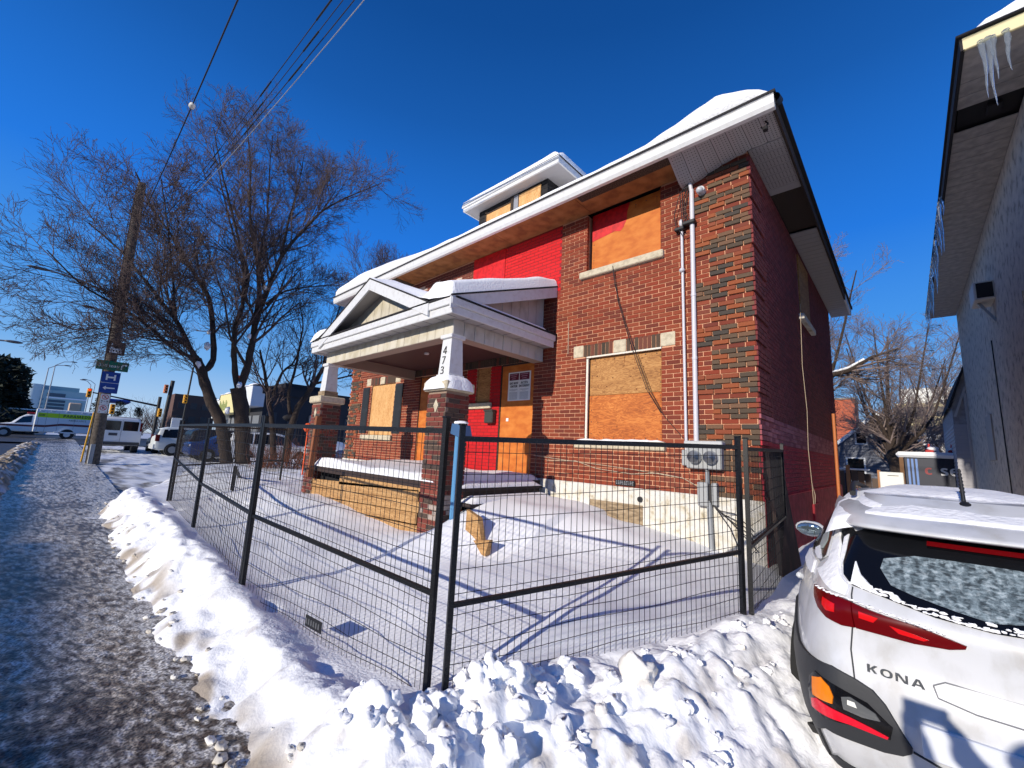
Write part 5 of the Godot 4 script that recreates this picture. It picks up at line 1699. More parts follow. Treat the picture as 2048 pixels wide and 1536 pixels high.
	for e in pl + [pl[0]]: ring.append(car_point(e[0], e[1], 0.001))
	m.line(ring, 0.003, 4)
	part("handle_recess", m, mat(120, 122, 126, 0.6), car)
	m = MB.new()
	m.bbox(Vector3(CAR_X - 0.26, CAR_Y + 0.43, 3.07), Vector3(CAR_X + 0.26, CAR_Y + 0.56, 3.112), 0.004)
	part("number_plate", m, mat(216, 220, 228, 0.5), car)
	var kx := 0
	for ch in "KONA":
		var a := -0.5 + kx * 0.062
		var p := car_point(a, 0.703, 0.004)
		letters(car, "lettering", ch, 0.034, Transform3D(Basis(Vector3.UP, -0.09).scaled_local(Vector3(1.5, 1, 1)), p + Vector3(0.02, 0.0, 0)), mat(104, 108, 112, 0.35, 0.6))
		kx += 1
	# side glass, rail, mirror, handles
	var sw := [[-0.86, 1.31], [-0.825, 1.226], [-0.802, 1.14], [-0.84, 1.1], [-0.92, 1.09], [-1.2, 1.085], [-2.3, 1.05], [-2.0, 1.25], [-1.5, 1.38], [-1.1, 1.41], [-0.95, 1.39]]
	for sgn in [false, true]:
		var o := part("side_window", car_patch(mirror_shape(sw) if sgn else sw, 0.006, 0.05), mat(34, 32, 33, 0.12), car)
		m = MB.new()
		var pts := []
		for e in sw.slice(6) + [sw[0]] + sw.slice(1, 6): pts.append(car_point(e[0] * (-1.0 if sgn else 1.0), e[1], 0.008))
		m.line(pts, 0.008, 5)
		part("window_trim", m, mat(190, 192, 196, 0.3), o)
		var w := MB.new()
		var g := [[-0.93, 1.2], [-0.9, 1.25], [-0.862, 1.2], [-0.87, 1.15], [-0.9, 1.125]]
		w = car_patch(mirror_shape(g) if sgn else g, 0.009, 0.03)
		part("painted_reflection", w, mat(168, 184, 184, 0.3), o)  # pale patch paints a reflection onto the side glass
		m = MB.new()
		var k: float = -1.0 if not sgn else 1.0
		var rail := PackedVector3Array()
		var rr := PackedFloat32Array()
		for i in 14:
			var t := i / 13.0
			rail.append(Vector3(CAR_X + k * (0.5 + 0.03 * sin(PI * t)), CAR_Y + 1.5 + 0.06 * sin(PI * minf(1, t * 1.02)) * (1.0 - 0.3 * t), lerpf(2.25, 0.9, t)))
			rr.append(0.018)
		m.tube(rail, rr, 7, true)
		part("roof_rail", m, M.black, car)
		m = MB.new()
		m.blob(Vector3(CAR_X + k * 0.98, CAR_Y + 1.05, 0.62), Vector3(0.125, 0.075, 0.07), 4, 0.03, 10, 16)
		m.bar(Vector3(CAR_X + k * 0.7, CAR_Y + 1.0, 0.55), Vector3(CAR_X + k * 0.95, CAR_Y + 1.03, 0.62), 0.05, 0.05)
		var mi := part("wing_mirror", m, paint, car)
		m = MB.new()
		m.blob(Vector3(CAR_X + k * 0.98, CAR_Y + 1.05, 0.672), Vector3(0.108, 0.06, 0.022), 5, 0.02, 10, 16)
		part("mirror_glass", m, mat(150, 168, 176, 0.05, 0.85), mi)
		for e in [1.15, 2.0]:
			m = MB.new()
			var p := car_point(k * e, 0.86, 0.02)
			m.bbox(p + Vector3(-0.02, -0.02, -0.1), p + Vector3(0.02, 0.02, 0.1), 0.012)
			part("door_handle", m, mat(206, 210, 214, 0.25), car)
	# wheels
	for e in [[-0.76, 2.1], [0.76, 2.1], [-0.76, -0.35], [0.76, -0.35]]:
		m = MB.new()
		m.tube(PackedVector3Array([Vector3(CAR_X + e[0] - 0.12, CAR_Y + 0.32, e[1]), Vector3(CAR_X + e[0] - 0.11, CAR_Y + 0.32, e[1]), Vector3(CAR_X + e[0] + 0.11, CAR_Y + 0.32, e[1]), Vector3(CAR_X + e[0] + 0.12, CAR_Y + 0.32, e[1])]), PackedFloat32Array([0.29, 0.32, 0.32, 0.29]), 28, true)
		var wh := part("wheel", m, M.rubber, car)
		m = MB.new()
		m.rod(Vector3(CAR_X + e[0] - 0.125, CAR_Y + 0.32, e[1]), Vector3(CAR_X + e[0] + 0.125, CAR_Y + 0.32, e[1]), 0.2, 20)
		part("rim", m, M.grey_metal, wh)
	# snow on the roof
	m = MB.new()
	m.grid(44, 44, func(i, j):
		var u: float = i / 43.0
		var v: float = j / 43.0
		var z := lerpf(2.7, 0.9, v) - 0.1 * pow(absf(2 * u - 1), 3)
		var yb := 1.508 - 0.13 * pow(clampf((z - 1.9) / 0.82, 0, 1), 1.5) + 0.018 * (1 - pow(2 * u - 1, 2))
		var x := CAR_X + lerpf(-0.62, 0.62, u) * (1.0 - 0.14 * sm(2.4, 1.0, z))
		var e := minf(minf(u, 1 - u) * 1.2, minf(v, 1 - v) * 1.7)
		var edge := absf(2 * u - 1)
		var t := 0.016 + 0.012 * NZ.get_noise_2d(x * 200, z * 200) + 0.014 * sm(2.25, 2.2, z + 0.05 * NZ.get_noise_2d(x * 60, 1)) 
		return Vector3(x, CAR_Y + yb - 0.1 * pow(edge, 4) + t * sqrt(clampf(1 - pow(1 - minf(1, e / 0.06), 2), 0, 1)) - (0.04 if e <= 0.0 else 0.0), z), null, false)
	part("roof_snow", m, M.snow, car)
	m = MB.new()
	var fs := [[[-0.83, 1.06], [-0.76, 1.03], [-0.7, 1.01], [-0.62, 1.005], [-0.615, 1.045], [-0.68, 1.085], [-0.73, 1.16], [-0.755, 1.22], [-0.78, 1.27], [-0.8, 1.3], [-0.83, 1.29], [-0.8, 1.2], [-0.78, 1.13], [-0.8, 1.085]], [[-0.88, 1.075], [-1.0, 1.06], [-1.35, 1.03], [-1.3, 1.0], [-1.0, 1.005], [-0.86, 1.02]], [[-0.7, 1.34], [-0.78, 1.36], [-0.86, 1.34], [-0.93, 1.41], [-1.2, 1.43], [-1.5, 1.42], [-1.5, 1.5], [-0.9, 1.5], [-0.6, 1.46], [-0.6, 1.36]], [[-0.9, 1.15], [-0.87, 1.13], [-0.83, 1.11], [-0.86, 1.1], [-0.91, 1.105], [-0.93, 1.12]]]
	for p in fs: m.add(car_patch(p, 0.014, 0.03), Transform3D())
	part("flank_snow", m, M.snow, car, "", true)
	m = MB.new()
	var ap := Vector3(CAR_X, CAR_Y + 1.48, 2.36)
	m.blob(ap, Vector3(0.045, 0.03, 0.08), 7, 0.02, 8, 12)
	var rod := PackedVector3Array()
	var rd := PackedFloat32Array()
	for i in 40:
		var t := i / 39.0
		rod.append(ap + Vector3(0, 0.02 + 0.19 * t, -0.02 + -0.08 * t)); rd.append(0.011 - 0.006 * t + (0.0035 if (i % 4) < 2 and t > 0.3 else 0.0))
	m.tube(rod, rd, 7, true)
	part("antenna", m, M.black, car)

# ---------------------------------------------------------------- concrete pole with its signs
func plate(m: MB, o: Vector3, w: float, h: float, d := 0.006, r := 0.0):   # upright plate facing +x, w along z
	var pts := PackedVector2Array()
	if r <= 0: pts = PackedVector2Array([Vector2(-w / 2, -h / 2), Vector2(w / 2, -h / 2), Vector2(w / 2, h / 2), Vector2(-w / 2, h / 2)])
	else:
		for c in [[1, 1, 0.0], [-1, 1, PI / 2], [-1, -1, PI], [1, -1, 1.5 * PI]]:
			for k in 4:
				var a: float = c[2] + k * PI / 6
				pts.append(Vector2(c[0] * (w / 2 - r) + r * cos(a), c[1] * (h / 2 - r) + r * sin(a)))
	m.poly(pts, o, Vector3(0, 0, -1), Vector3.UP, d)

func glyph(m: MB, o: Vector3, list: Array):   # flat shapes in (right, up) on a plate facing +x
	for pts in list:
		var q := PackedVector2Array()
		for p in pts: q.append(Vector2(p[0], p[1]))
		m.poly(q, o, Vector3(0, 0, -1), Vector3.UP, 0.004)

func ring(m: MB, o: Vector3, r: float, w: float):
	for k in 24:
		var a := TAU * k / 24
		var b := TAU * (k + 1) / 24
		glyph(m, o, [[[cos(a) * r, sin(a) * r], [cos(b) * r, sin(b) * r], [cos(b) * (r - w), sin(b) * (r - w)], [cos(a) * (r - w), sin(a) * (r - w)]]])

func street_pole():
	var X := -26.0
	var Z := 4.62
	var p := thing("utility_pole", "tall grey concrete utility pole carrying road signs and two street lamps", "pole", Vector3(X, 0.1, Z))
	var m := MB.new()
	m.rod(Vector3(X, -0.2, Z), Vector3(X, 13.4, Z + 0.25), 0.235, 18, 0.16)
	var con := relief(tmat(ramp(noise_image(256, 0.05, 81, 4), [[0.2, c8(74, 66, 58)], [0.7, c8(108, 98, 88)]]), Vector3(1, 0.5, 1), 0.95), noise_image(256, 0.15, 82, 3), 0.6)
	part("shaft", m, con, p)
	for e in [[7.6, 8.15, 7.5], [6.75, 6.95, 5.85]]:
		m = MB.new()
		var pts := []
		for i in 9:
			var t := i / 8.0
			pts.append(Vector3(X, lerpf(e[0], e[1], sin(t * PI / 2)), lerpf(Z + 0.2, e[2] - 0.3, t)))
		m.line(pts, 0.04 if e[0] > 7 else 0.025, 6)
		part("lamp_arm", m, M.grey_metal, p)
		m = MB.new()
		m.blob(Vector3(X, e[1], e[2] - 0.1), Vector3(0.14, 0.06, 0.36 if e[0] > 7 else 0.22), 3, 0.02, 8, 12)
		part("lamp_head", m, mat(78, 80, 86, 0.5), p)
	m = MB.new()
	m.bbox(Vector3(X + 0.2, 0.1, Z + 0.02), Vector3(X + 0.26, 1.0, Z + 0.18), 0.02)
	part("cable_guard", m, M.grey_metal, p)
	m = MB.new()
	for k in 22: m.rod(Vector3(X + 0.2, 4.4 + k * 0.42, Z + 0.02 * k * 0.5 + 0.1), Vector3(X + 0.26, 4.4 + k * 0.42, Z + 0.12), 0.012, 4)
	m.line([Vector3(X + 0.1, 0.2, Z + 0.22), Vector3(X + 0.1, 7.0, Z + 0.33), Vector3(X, 13.0, Z + 0.42)], 0.02, 5)
	part("pole_fittings", m, M.cable, p)
	var FX := X + 0.26
	# brown sign with a white building
	var s := thing("museum_sign", "brown square sign with white building symbol, topmost on the concrete pole", "sign", Vector3(FX, 5.28, 4.62))
	m = MB.new()
	plate(m, Vector3(FX, 5.28, 4.62), 0.6, 0.6, 0.006, 0.04)
	part("plate", m, mat(64, 42, 30, 0.6), s)
	m = MB.new()
	glyph(m, Vector3(FX + 0.007, 5.22, 4.62), [[[-0.2, -0.16], [0.2, -0.16], [0.2, 0.0], [0.14, 0.06], [-0.1, 0.06], [-0.1, 0.12], [-0.15, 0.28], [-0.2, 0.12]]])
	part("symbol", m, M.print_white, s)
	m = MB.new()
	for k in 3: glyph(m, Vector3(FX + 0.0115, 5.15, 4.62), [[[-0.1 + k * 0.1, -0.04], [-0.05 + k * 0.1, -0.04], [-0.05 + k * 0.1, 0.04], [-0.1 + k * 0.1, 0.04]]])
	part("symbol_windows", m, mat(64, 42, 30, 0.6), s)
	# green direction sign
	s = thing("green_sign", "green road sign reading Gatineau with a white arrow on the concrete pole", "sign", Vector3(FX, 4.47, 4.62))
	m = MB.new()
	plate(m, Vector3(FX, 4.47, 4.62), 1.06, 0.42, 0.006, 0.02)
	part("plate", m, mat(0, 104, 78, 0.45), s)
	letters(s, "lettering", "Gatineau", 0.125, Transform3D(Basis(Vector3.UP, PI / 2), Vector3(FX + 0.014, 4.46, 4.75)), M.print_white, false)
	m = MB.new()
	glyph(m, Vector3(FX + 0.007, 4.47, 4.62), [[[0.28, -0.12], [0.32, -0.12], [0.32, 0.02], [0.36, 0.06], [0.42, 0.06], [0.42, 0.02], [0.49, 0.085], [0.42, 0.15], [0.42, 0.11], [0.34, 0.1], [0.28, 0.04]]])
	part("arrow", m, M.print_white, s)
	# hospital sign
	s = thing("hospital_sign", "blue hospital sign with white H and left arrow below the green sign", "sign", Vector3(FX, 3.72, 4.6))
	m = MB.new()
	plate(m, Vector3(FX, 3.95, 4.6), 0.6, 0.48, 0.006, 0.02); plate(m, Vector3(FX, 3.47, 4.6), 0.6, 0.45, 0.006, 0.02)
	part("plate", m, mat(10, 66, 150, 0.45), s)
	m = MB.new()
	glyph(m, Vector3(FX + 0.007, 3.95, 4.6), [[[-0.16, -0.13], [-0.1, -0.13], [-0.1, 0.13], [-0.16, 0.13]], [[0.1, -0.13], [0.16, -0.13], [0.16, 0.13], [0.1, 0.13]], [[-0.1, -0.035], [0.1, -0.035], [0.1, 0.035], [-0.1, 0.035]]])
	glyph(m, Vector3(FX + 0.007, 3.47, 4.6), [[[-0.2, 0.0], [-0.1, 0.09], [-0.1, 0.03], [0.19, 0.03], [0.19, -0.03], [-0.1, -0.03], [-0.1, -0.09]]])
	glyph(m, Vector3(FX + 0.007, 3.7, 4.6), [[[-0.3, -0.008], [0.3, -0.008], [0.3, 0.008], [-0.3, 0.008]]])
	part("symbol", m, M.print_white, s)
	var red := mat(196, 44, 36, 0.5)
	var k := 0
	for e in [[2.96, 0.48, "white no-stopping sign with red ring, upper of two on the concrete pole"], [2.53, 0.36, "white no-parking sign with red ring, lower of two on the concrete pole"]]:
		s = thing("parking_sign", e[2], "sign", Vector3(FX, e[0], 4.65), "parking signs on the concrete pole")
		m = MB.new()
		plate(m, Vector3(FX, e[0], 4.65), 0.3, e[1], 0.006, 0.03)
		part("plate", m, M.print_white, s)
		m = MB.new()
		var c := Vector3(FX + 0.007, e[0] + (0.1 if k == 0 else 0.05), 4.65)
		ring(m, c, 0.11, 0.022)
		glyph(m, c + Vector3(0.001, 0, 0), [[[-0.08, 0.065], [-0.065, 0.08], [0.08, -0.065], [0.065, -0.08]]])
		part("ring", m, red, s)
		letters(s, "lettering", "S" if k == 0 else "P", 0.1, Transform3D(Basis(Vector3.UP, PI / 2), c), M.black)
		m = MB.new()
		var ay := -0.15 if k == 0 else -0.13
		glyph(m, Vector3(FX + 0.007, e[0] + ay, 4.65), [[[-0.12, 0.0], [-0.08, 0.025], [-0.08, -0.025]], [[0.12, 0.0], [0.08, -0.025], [0.08, 0.025]]])
		if k == 0: glyph(m, Vector3(FX + 0.007, e[0] - 0.08, 4.65), [[[-0.11, -0.015], [-0.06, -0.015], [-0.06, 0.02], [-0.11, 0.02]], [[-0.03, -0.015], [0.03, -0.015], [0.03, 0.0], [-0.03, 0.0]], [[0.06, -0.015], [0.11, -0.015], [0.11, 0.02], [0.06, 0.02]]])
		part("print", m, M.black, s)
		k += 1
	# guy wire with a yellow guard
	m = MB.new()
	m.rod(Vector3(-27.0, 0.1, 4.95), Vector3(-26.9, 2.4, 4.86), 0.035, 8)
	s = single("guy_guard", m, M.yellow, "yellow plastic guard on a guy wire behind the concrete pole", "guy wire guard")
	m = MB.new()
	m.line([Vector3(-26.9, 2.6, 4.86), Vector3(-26.2, 11.5, 4.8)], 0.012, 4)
	part("guy_wire", m, M.cable, s)

func cables():
	var list := [[9.6, 4.85, "thick single overhead cable with white insulator, nearest the street", 0.015], [9.9, 3.58, "first of the bundled overhead cables above the tree", 0.009], [10.0, 3.4, "second overhead cable in the bundle above the tree", 0.008], [9.95, 3.28, "spliced overhead cable in the bundle, third from the street", 0.01], [9.9, 3.18, "pale overhead cable, rightmost of the bundle", 0.009]]
	var k := 0
	for e in list:
		var pts := []
		for i in 41:
			var t := i / 40.0
			pts.append(Vector3(lerpf(16, -26, t), e[0] + 1.2 * pow(2 * t - 1, 2) - 0.3 + 1.2 * maxf(0, t - 0.5), lerpf(e[1], lerpf(e[1], 4.7, 0.5), maxf(0, t * 2 - 1))))
		var m := MB.new()
		m.line(pts, e[3], 5)
		var c := single("overhead_cable", m, mat(150, 152, 156, 0.5) if k == 4 else M.cable, e[2], "cable", "overhead cables along the street")
		if k == 0:
			m = MB.new()
			var q: Vector3 = pts[27]
			m.blob(q + Vector3(0, -0.02, 0), Vector3(0.11, 0.07, 0.07), 3, 0.05, 8, 12)
			part("insulator", m, mat(206, 204, 198, 0.4), c)
		elif k < 4:
			m = MB.new()
			for j in [21 + k, 24 + k, 28 + k]:
				m = MB.new()
				m.rod(pts[j], pts[j] + (pts[j + 1] - pts[j]) * 0.7, 0.018, 6)
				part("splice_sleeve", m, M.black, c)
		k += 1

# ---------------------------------------------------------------- trees
func branch(m: MB, a: Vector3, dir: Vector3, l: float, r: float, n: int, level: int, up: float, r_: RandomNumberGenerator, depth: int, kids: Array):
	var pts := PackedVector3Array([a])
	var rad := PackedFloat32Array([r])
	var d := dir.normalized()
	var p := a
	var seg := 5 if level < 2 else 4
	for i in seg:
		d = (d + Vector3(r_.randf_range(-1, 1), r_.randf_range(-1, 1) + up, r_.randf_range(-1, 1)) * 0.16).normalized()
		p += d * l / seg
		pts.append(p)
		rad.append(maxf(lerpf(r, r * 0.4, (i + 1.0) / seg), 0.0045))
	m.tube(pts, rad, 5 if r > 0.03 else 3)
	if level >= depth: return
	for k in n:
		var t := lerpf(0.2, 1.0, (k + r_.randf()) / n)
		var i := mini(int(t * seg), seg - 1)
		var q := pts[i].lerp(pts[i + 1], t * seg - i)
		var dd := (pts[i + 1] - pts[i]).normalized()
		var side := dd.cross(Vector3(r_.randf_range(-1, 1), r_.randf_range(-1, 1), r_.randf_range(-1, 1))).normalized()
		var ang := r_.randf_range(0.4, 0.85)
		branch(m, q, dd * cos(ang) + side * sin(ang), l * r_.randf_range(0.42, 0.68) * (1.1 - 0.35 * t), maxf(rad[i] * 0.6, 0.006), kids[level], level + 1, up, r_, depth, kids)

func limb(m: MB, tw: MB, raw: Array, r0: float, r1: float, kids: int, len_: float, r_: RandomNumberGenerator, from := 0.2, counts := [8, 6, 3], up := 0.25):
	var pts := PackedVector3Array()
	var n := raw.size()
	for i in n - 1:
		var p0: Vector3 = raw[maxi(i - 1, 0)]
		var p3: Vector3 = raw[mini(i + 2, n - 1)]
		for k in 4:
			pts.append((raw[i] as Vector3).cubic_interpolate(raw[i + 1], p0, p3, k / 4.0) + Vector3(r_.randf_range(-1, 1), 0, r_.randf_range(-1, 1)) * 0.02)
	pts.append(raw[n - 1])
	var rad := PackedFloat32Array()
	for i in pts.size(): rad.append(lerpf(r0, r1, pow(i / (pts.size() - 1.0), 0.8)) * (1 + 0.06 * sin(i * 2.7)))
	m.tube(pts, rad, 10 if r0 > 0.12 else 7, true)
	for k in kids:
		var t := lerpf(from, 1.0, (k + r_.randf()) / kids)
		var f := t * (pts.size() - 1)
		var i := mini(int(f), pts.size() - 2)
		var dd := (pts[i + 1] - pts[i]).normalized()
		var side := dd.cross(Vector3(r_.randf_range(-1, 1), r_.randf_range(-1, 1), r_.randf_range(-1, 1))).normalized()
		var ang := r_.randf_range(0.45, 0.95)
		branch(tw, pts[i], dd * cos(ang) + side * sin(ang), len_ * r_.randf_range(0.6, 1.1), maxf(rad[i] * 0.5, 0.016), counts[0], 1, up, r_, 4, [0, counts[1], counts[2], 2])

func V(a: Array) -> Array:
	var out := []
	for e in a: out.append(Vector3(e[0], e[1], e[2]))
	return out

func trees():
	var r_ := RandomNumberGenerator.new()
	r_.seed = 77
	var t := thing("bare_tree", "large bare many-stemmed tree standing behind the far end of the fence", "tree", Vector3(-19, 0.4, 1))
	var m := MB.new()
	var tw := MB.new()
	var L := [[[[-19.06, 0.1, 1.2], [-19.16, 2.04, 1.65], [-19.3, 3.13, 2.2], [-19.4, 4.14, 2.59], [-19.46, 4.58, 2.8]], 0.36, 0.2, 0, 2.0],
		[[[-19.46, 4.58, 2.8], [-19.3, 4.92, 3.1], [-19.2, 5.77, 3.65], [-19.3, 6.57, 4.32], [-19.5, 7.27, 4.89], [-20.0, 8.12, 5.53], [-20.39, 9.0, 6.6]], 0.17, 0.03, 14, 2.9],
		[[[-19.4, 4.14, 2.59], [-19.6, 4.7, 2.24], [-20.2, 6.85, 2.46], [-20.6, 7.61, 2.68], [-20.9, 8.48, 3.21], [-21.0, 9.13, 3.74], [-21.1, 9.81, 4.13], [-21.3, 10.73, 4.9], [-21.4, 12.04, 5.63]], 0.2, 0.03, 16, 2.6],
		[[[-19.46, 4.58, 2.8], [-19.2, 4.81, 3.66], [-18.7, 5.38, 4.55], [-18.4, 5.8, 5.51], [-18.3, 6.2, 6.41], [-18.2, 6.99, 7.32]], 0.12, 0.02, 13, 2.2],
		[[[-18.92, 0.1, 0.7], [-19.0, 2.48, 1.03], [-19.08, 3.63, 1.32]], 0.42, 0.34, 0, 2.0],
		[[[-19.08, 3.4, 1.25], [-19.14, 4.6, 1.57], [-18.9, 5.98, 1.79], [-18.6, 7.14, 1.72], [-18.4, 8.64, 2.04], [-18.3, 10.36, 2.67], [-18.2, 11.87, 3.27], [-18.2, 13.39, 3.78]], 0.2, 0.02, 17, 2.5],
		[[[-19.08, 3.4, 1.3], [-19.02, 4.67, 1.1], [-19.01, 6.35, 1.06], [-19.02, 7.62, 1.08], [-19.07, 8.87, 1.28], [-19.21, 10.91, 1.82], [-19.28, 13.08, 2.09], [-19.4, 15.43, 2.56]], 0.26, 0.02, 17, 2.6],
		[[[-19.01, 6.35, 1.06], [-18.95, 7.69, 0.83], [-18.6, 9.32, 0.57], [-18.2, 10.67, -0.01], [-17.9, 11.88, -0.67], [-17.6, 13.08, -1.8], [-17.4, 14.31, -3.15]], 0.17, 0.02, 17, 2.5],
		[[[-18.95, 7.69, 0.83], [-19.5, 9.37, 1.12], [-20.0, 11.25, 0.95], [-20.2, 13.33, 1.05], [-20.4, 15.9, 1.17]], 0.13, 0.02, 14, 2.5],
		[[[-18.94, 7.27, 0.78], [-18.8, 7.96, 0.23], [-18.57, 8.43, -0.65], [-18.22, 8.86, -2.02]], 0.08, 0.02, 9, 1.8],
		[[[-18.6, 7.14, 1.72], [-19.5, 8.79, 1.56], [-20.3, 10.36, 2.1], [-20.9, 12.57, 2.71], [-21.2, 14.56, 3.29]], 0.12, 0.02, 14, 2.4],
		[[[-18.6, 9.32, 0.57], [-19.2, 11.51, 0.27], [-19.7, 13.6, -0.07], [-20.0, 15.5, -0.25]], 0.1, 0.02, 13, 2.3],
		[[[-18.3, 10.67, -0.01], [-18.9, 12.4, -1.0], [-19.2, 14.0, -1.7]], 0.08, 0.02, 10, 2.0],
		[[[-19.3, 5.77, 3.65], [-19.6, 7.6, 4.0], [-19.8, 9.5, 4.4], [-19.7, 11.3, 4.9]], 0.08, 0.02, 13, 2.2],
		[[[-19.4, 3.9, 2.5], [-19.6, 5.2, 3.2], [-19.9, 6.6, 3.9], [-20.2, 8.0, 4.4]], 0.12, 0.02, 15, 2.2],
		[[[-19.0, 4.6, 1.2], [-18.6, 5.6, 2.0], [-18.4, 7.0, 2.5], [-18.3, 8.4, 3.2]], 0.1, 0.02, 15, 2.1],
		[[[-19.3, 3.4, 2.3], [-19.0, 4.4, 3.0], [-18.7, 5.0, 4.0], [-18.5, 5.2, 5.0]], 0.08, 0.015, 14, 1.9],
		[[[-18.9, 5.0, 3.4], [-18.6, 4.9, 4.6], [-18.5, 5.0, 5.6], [-18.4, 4.6, 6.5]], 0.05, 0.012, 9, 1.6]]
	for e in L: limb(m, tw, V(e[0]).map(func(p): return Vector3(p.x, p.y * 0.97, lerpf(1.2, p.z, 0.93))), e[1] * 0.64, e[2] * 0.8, e[3] + 2 if e[3] > 0 else 0, e[4] * 0.94, r_)
	part("trunk", m, M.bark, t)
	part("crown", tw, M.twig, t)
	m = MB.new()
	for e in [[-19.4, 4.2, 2.65, 0.09], [-19.0, 3.6, 1.32, 0.09], [-18.95, 5.6, 1.25, 0.07], [-19.5, 5.0, 2.45, 0.1], [-19.8, 5.6, 2.42, 0.06], [-19.12, 2.6, 1.55, 0.09], [-18.9, 7.7, 0.95, 0.07]]:
		m.blob(Vector3(e[0] + 0.12, e[1], e[2]), Vector3(e[3], e[3] * 1.6, e[3]), 5, 0.3)
	part("snow_in_forks", m, M.snow, t, "", true)
	# second tree
	t = thing("bare_tree", "smaller bare tree with leaning stems left of the porch, behind the brown bush", "tree", Vector3(-20, 0.6, -1))
	m = MB.new(); tw = MB.new()
	L = [[[[-20.13, 0.6, -0.69], [-20.2, 2.21, -0.47], [-20.29, 3.28, -0.22], [-20.39, 4.36, 0.05], [-20.49, 5.43, 0.36]], 0.2, 0.04, 10, 1.7], [[[-20.26, 3.52, -0.32], [-20.17, 4.56, -0.57], [-20.03, 5.19, -0.97], [-20.0, 6.4, -1.2]], 0.1, 0.02, 10, 1.6],
		[[[-19.99, 0.6, -1.09], [-19.94, 2.72, -1.25], [-19.78, 3.9, -1.69], [-19.64, 4.89, -2.09], [-19.53, 5.66, -2.41], [-19.29, 6.26, -3.09], [-19.1, 7.2, -3.9]], 0.24, 0.03, 15, 1.9], [[[-20.0, 2.7, -1.06], [-20.05, 3.58, -0.9], [-20.02, 4.62, -1.0], [-19.99, 5.91, -1.08], [-19.99, 6.86, -1.08], [-20.07, 8.02, -0.85]], 0.12, 0.02, 13, 1.9], [[[-19.64, 4.89, -2.09], [-19.62, 6.1, -2.16], [-19.55, 7.36, -2.34], [-19.5, 8.6, -2.6]], 0.1, 0.02, 12, 1.8], [[[-19.78, 4.2, -1.8], [-19.2, 4.6, -2.8], [-18.8, 5.0, -3.8]], 0.09, 0.02, 9, 1.6]]
	for e in L: limb(m, tw, V(e[0]), e[1] * 0.75, e[2], e[3], e[4], r_, 0.3, [6, 5, 2])
	part("trunk", m, M.bark, t)
	part("crown", tw, M.twig, t)
	# tree behind the house, its top above the porch roof
	t = thing("bare_tree", "bare upright tree showing above the left end of the house roof", "tree", Vector3(-22.5, 0.6, -6))
	m = MB.new(); tw = MB.new()
	for e in [[[[-22.5, 0.6, -5.6], [-22.4, 5.0, -5.5], [-22.3, 9.0, -5.2], [-22.4, 11.6, -4.9]], 0.24, 0.02, 20, 2.3], [[[-22.4, 5.0, -5.5], [-22.1, 9.0, -6.2], [-21.9, 12.4, -6.4]], 0.12, 0.02, 20, 2.2], [[[-22.4, 4.2, -5.5], [-22.0, 8.0, -7.2], [-21.8, 11.6, -7.6]], 0.12, 0.02, 18, 2.1]]:
		limb(m, tw, V(e[0]), e[1] * 0.75, e[2], e[3], e[4], r_, 0.35, [7, 5, 2], 0.6)
	part("trunk", m, M.bark, t)
	part("crown", tw, M.twig, t)
	# trees along the back lane
	var spots := [[-0.5, -23.0, 9.0, 0.26, "bare tree with crossing limbs behind the white box in the back lane"], [-3.4, -15.0, 9.5, 0.3, "bare tree behind the house with a snowy limb reaching right"], [1.9, -30.0, 8.5, 0.25, "bare brownish tree behind the dark container truck"]]
	for s in spots:
		t = thing("bare_tree", s[4], "tree", Vector3(s[0], 0.2, s[1]))
		m = MB.new(); tw = MB.new()
		var b := Vector3(s[0], 0.0, s[1])
		for k in 8:
			var a := TAU * (k + r_.randf() * 0.5) / 8
			var o := Vector3(cos(a), 0, sin(a)) * r_.randf_range(1.0, 2.3)
			var y0 := r_.randf_range(0.18, 0.4)
			limb(m, tw, [b + Vector3(0, s[2] * y0 * 0.4, 0), b + Vector3(0, s[2] * y0, 0) + o * 0.15, b + o * 0.7 + Vector3(0, s[2] * (y0 + 0.2), 0), b + o * 1.3 + Vector3(0, s[2] * r_.randf_range(0.75, 1.0), 0)], s[3] * 0.55, 0.02, 13, 1.9, r_, 0.3, [6, 5, 2])
		limb(m, tw, [b, b + Vector3(0.1, s[2] * 0.25, 0), b + Vector3(0.0, s[2] * 0.55, 0.2), b + Vector3(0.2, s[2] * 0.95, 0)], s[3], 0.03, 14, 1.8, r_, 0.4, [6, 5, 2])
		if s[1] > -16:
			limb(m, tw, [b + Vector3(0.0, 4.0, 0), b + Vector3(1.0, 5.0, 0.6), b + Vector3(2.0, 5.25, 0.9), b + Vector3(2.7, 5.7, 0.8), b + Vector3(3.5, 6.0, 0.6)], 0.15, 0.03, 14, 1.5, r_, 0.3, [6, 5, 2])
			var sn := MB.new()
			sn.line([b + Vector3(1.0, 5.12, 0.62), b + Vector3(1.6, 5.28, 0.8), b + Vector3(2.0, 5.36, 0.9), b + Vector3(2.5, 5.66, 0.84)], 0.05, 6)
			part("limb_snow", sn, M.snow, t)
		part("trunk", m, M.bark, t)
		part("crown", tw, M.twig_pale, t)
	# bush at the foot of the second tree
	m = MB.new()
	for k in 260:
		var p := Vector3(-16.0 + r_.randf_range(-0.9, 0.9), 0.45, 0.0 + r_.randf_range(-1.5, 1.2))
		branch(m, p, Vector3(r_.randf_range(-0.7, 0.7), 1, r_.randf_range(-0.7, 0.7)), r_.randf_range(0.4, 1.05), 0.01, 3, 3, 0.1, r_, 4, [0, 0, 0, 3])
	single("bush", m, mat(104, 62, 44, 0.9), "low dense brown leafless bush at the foot of the trees", "bush")

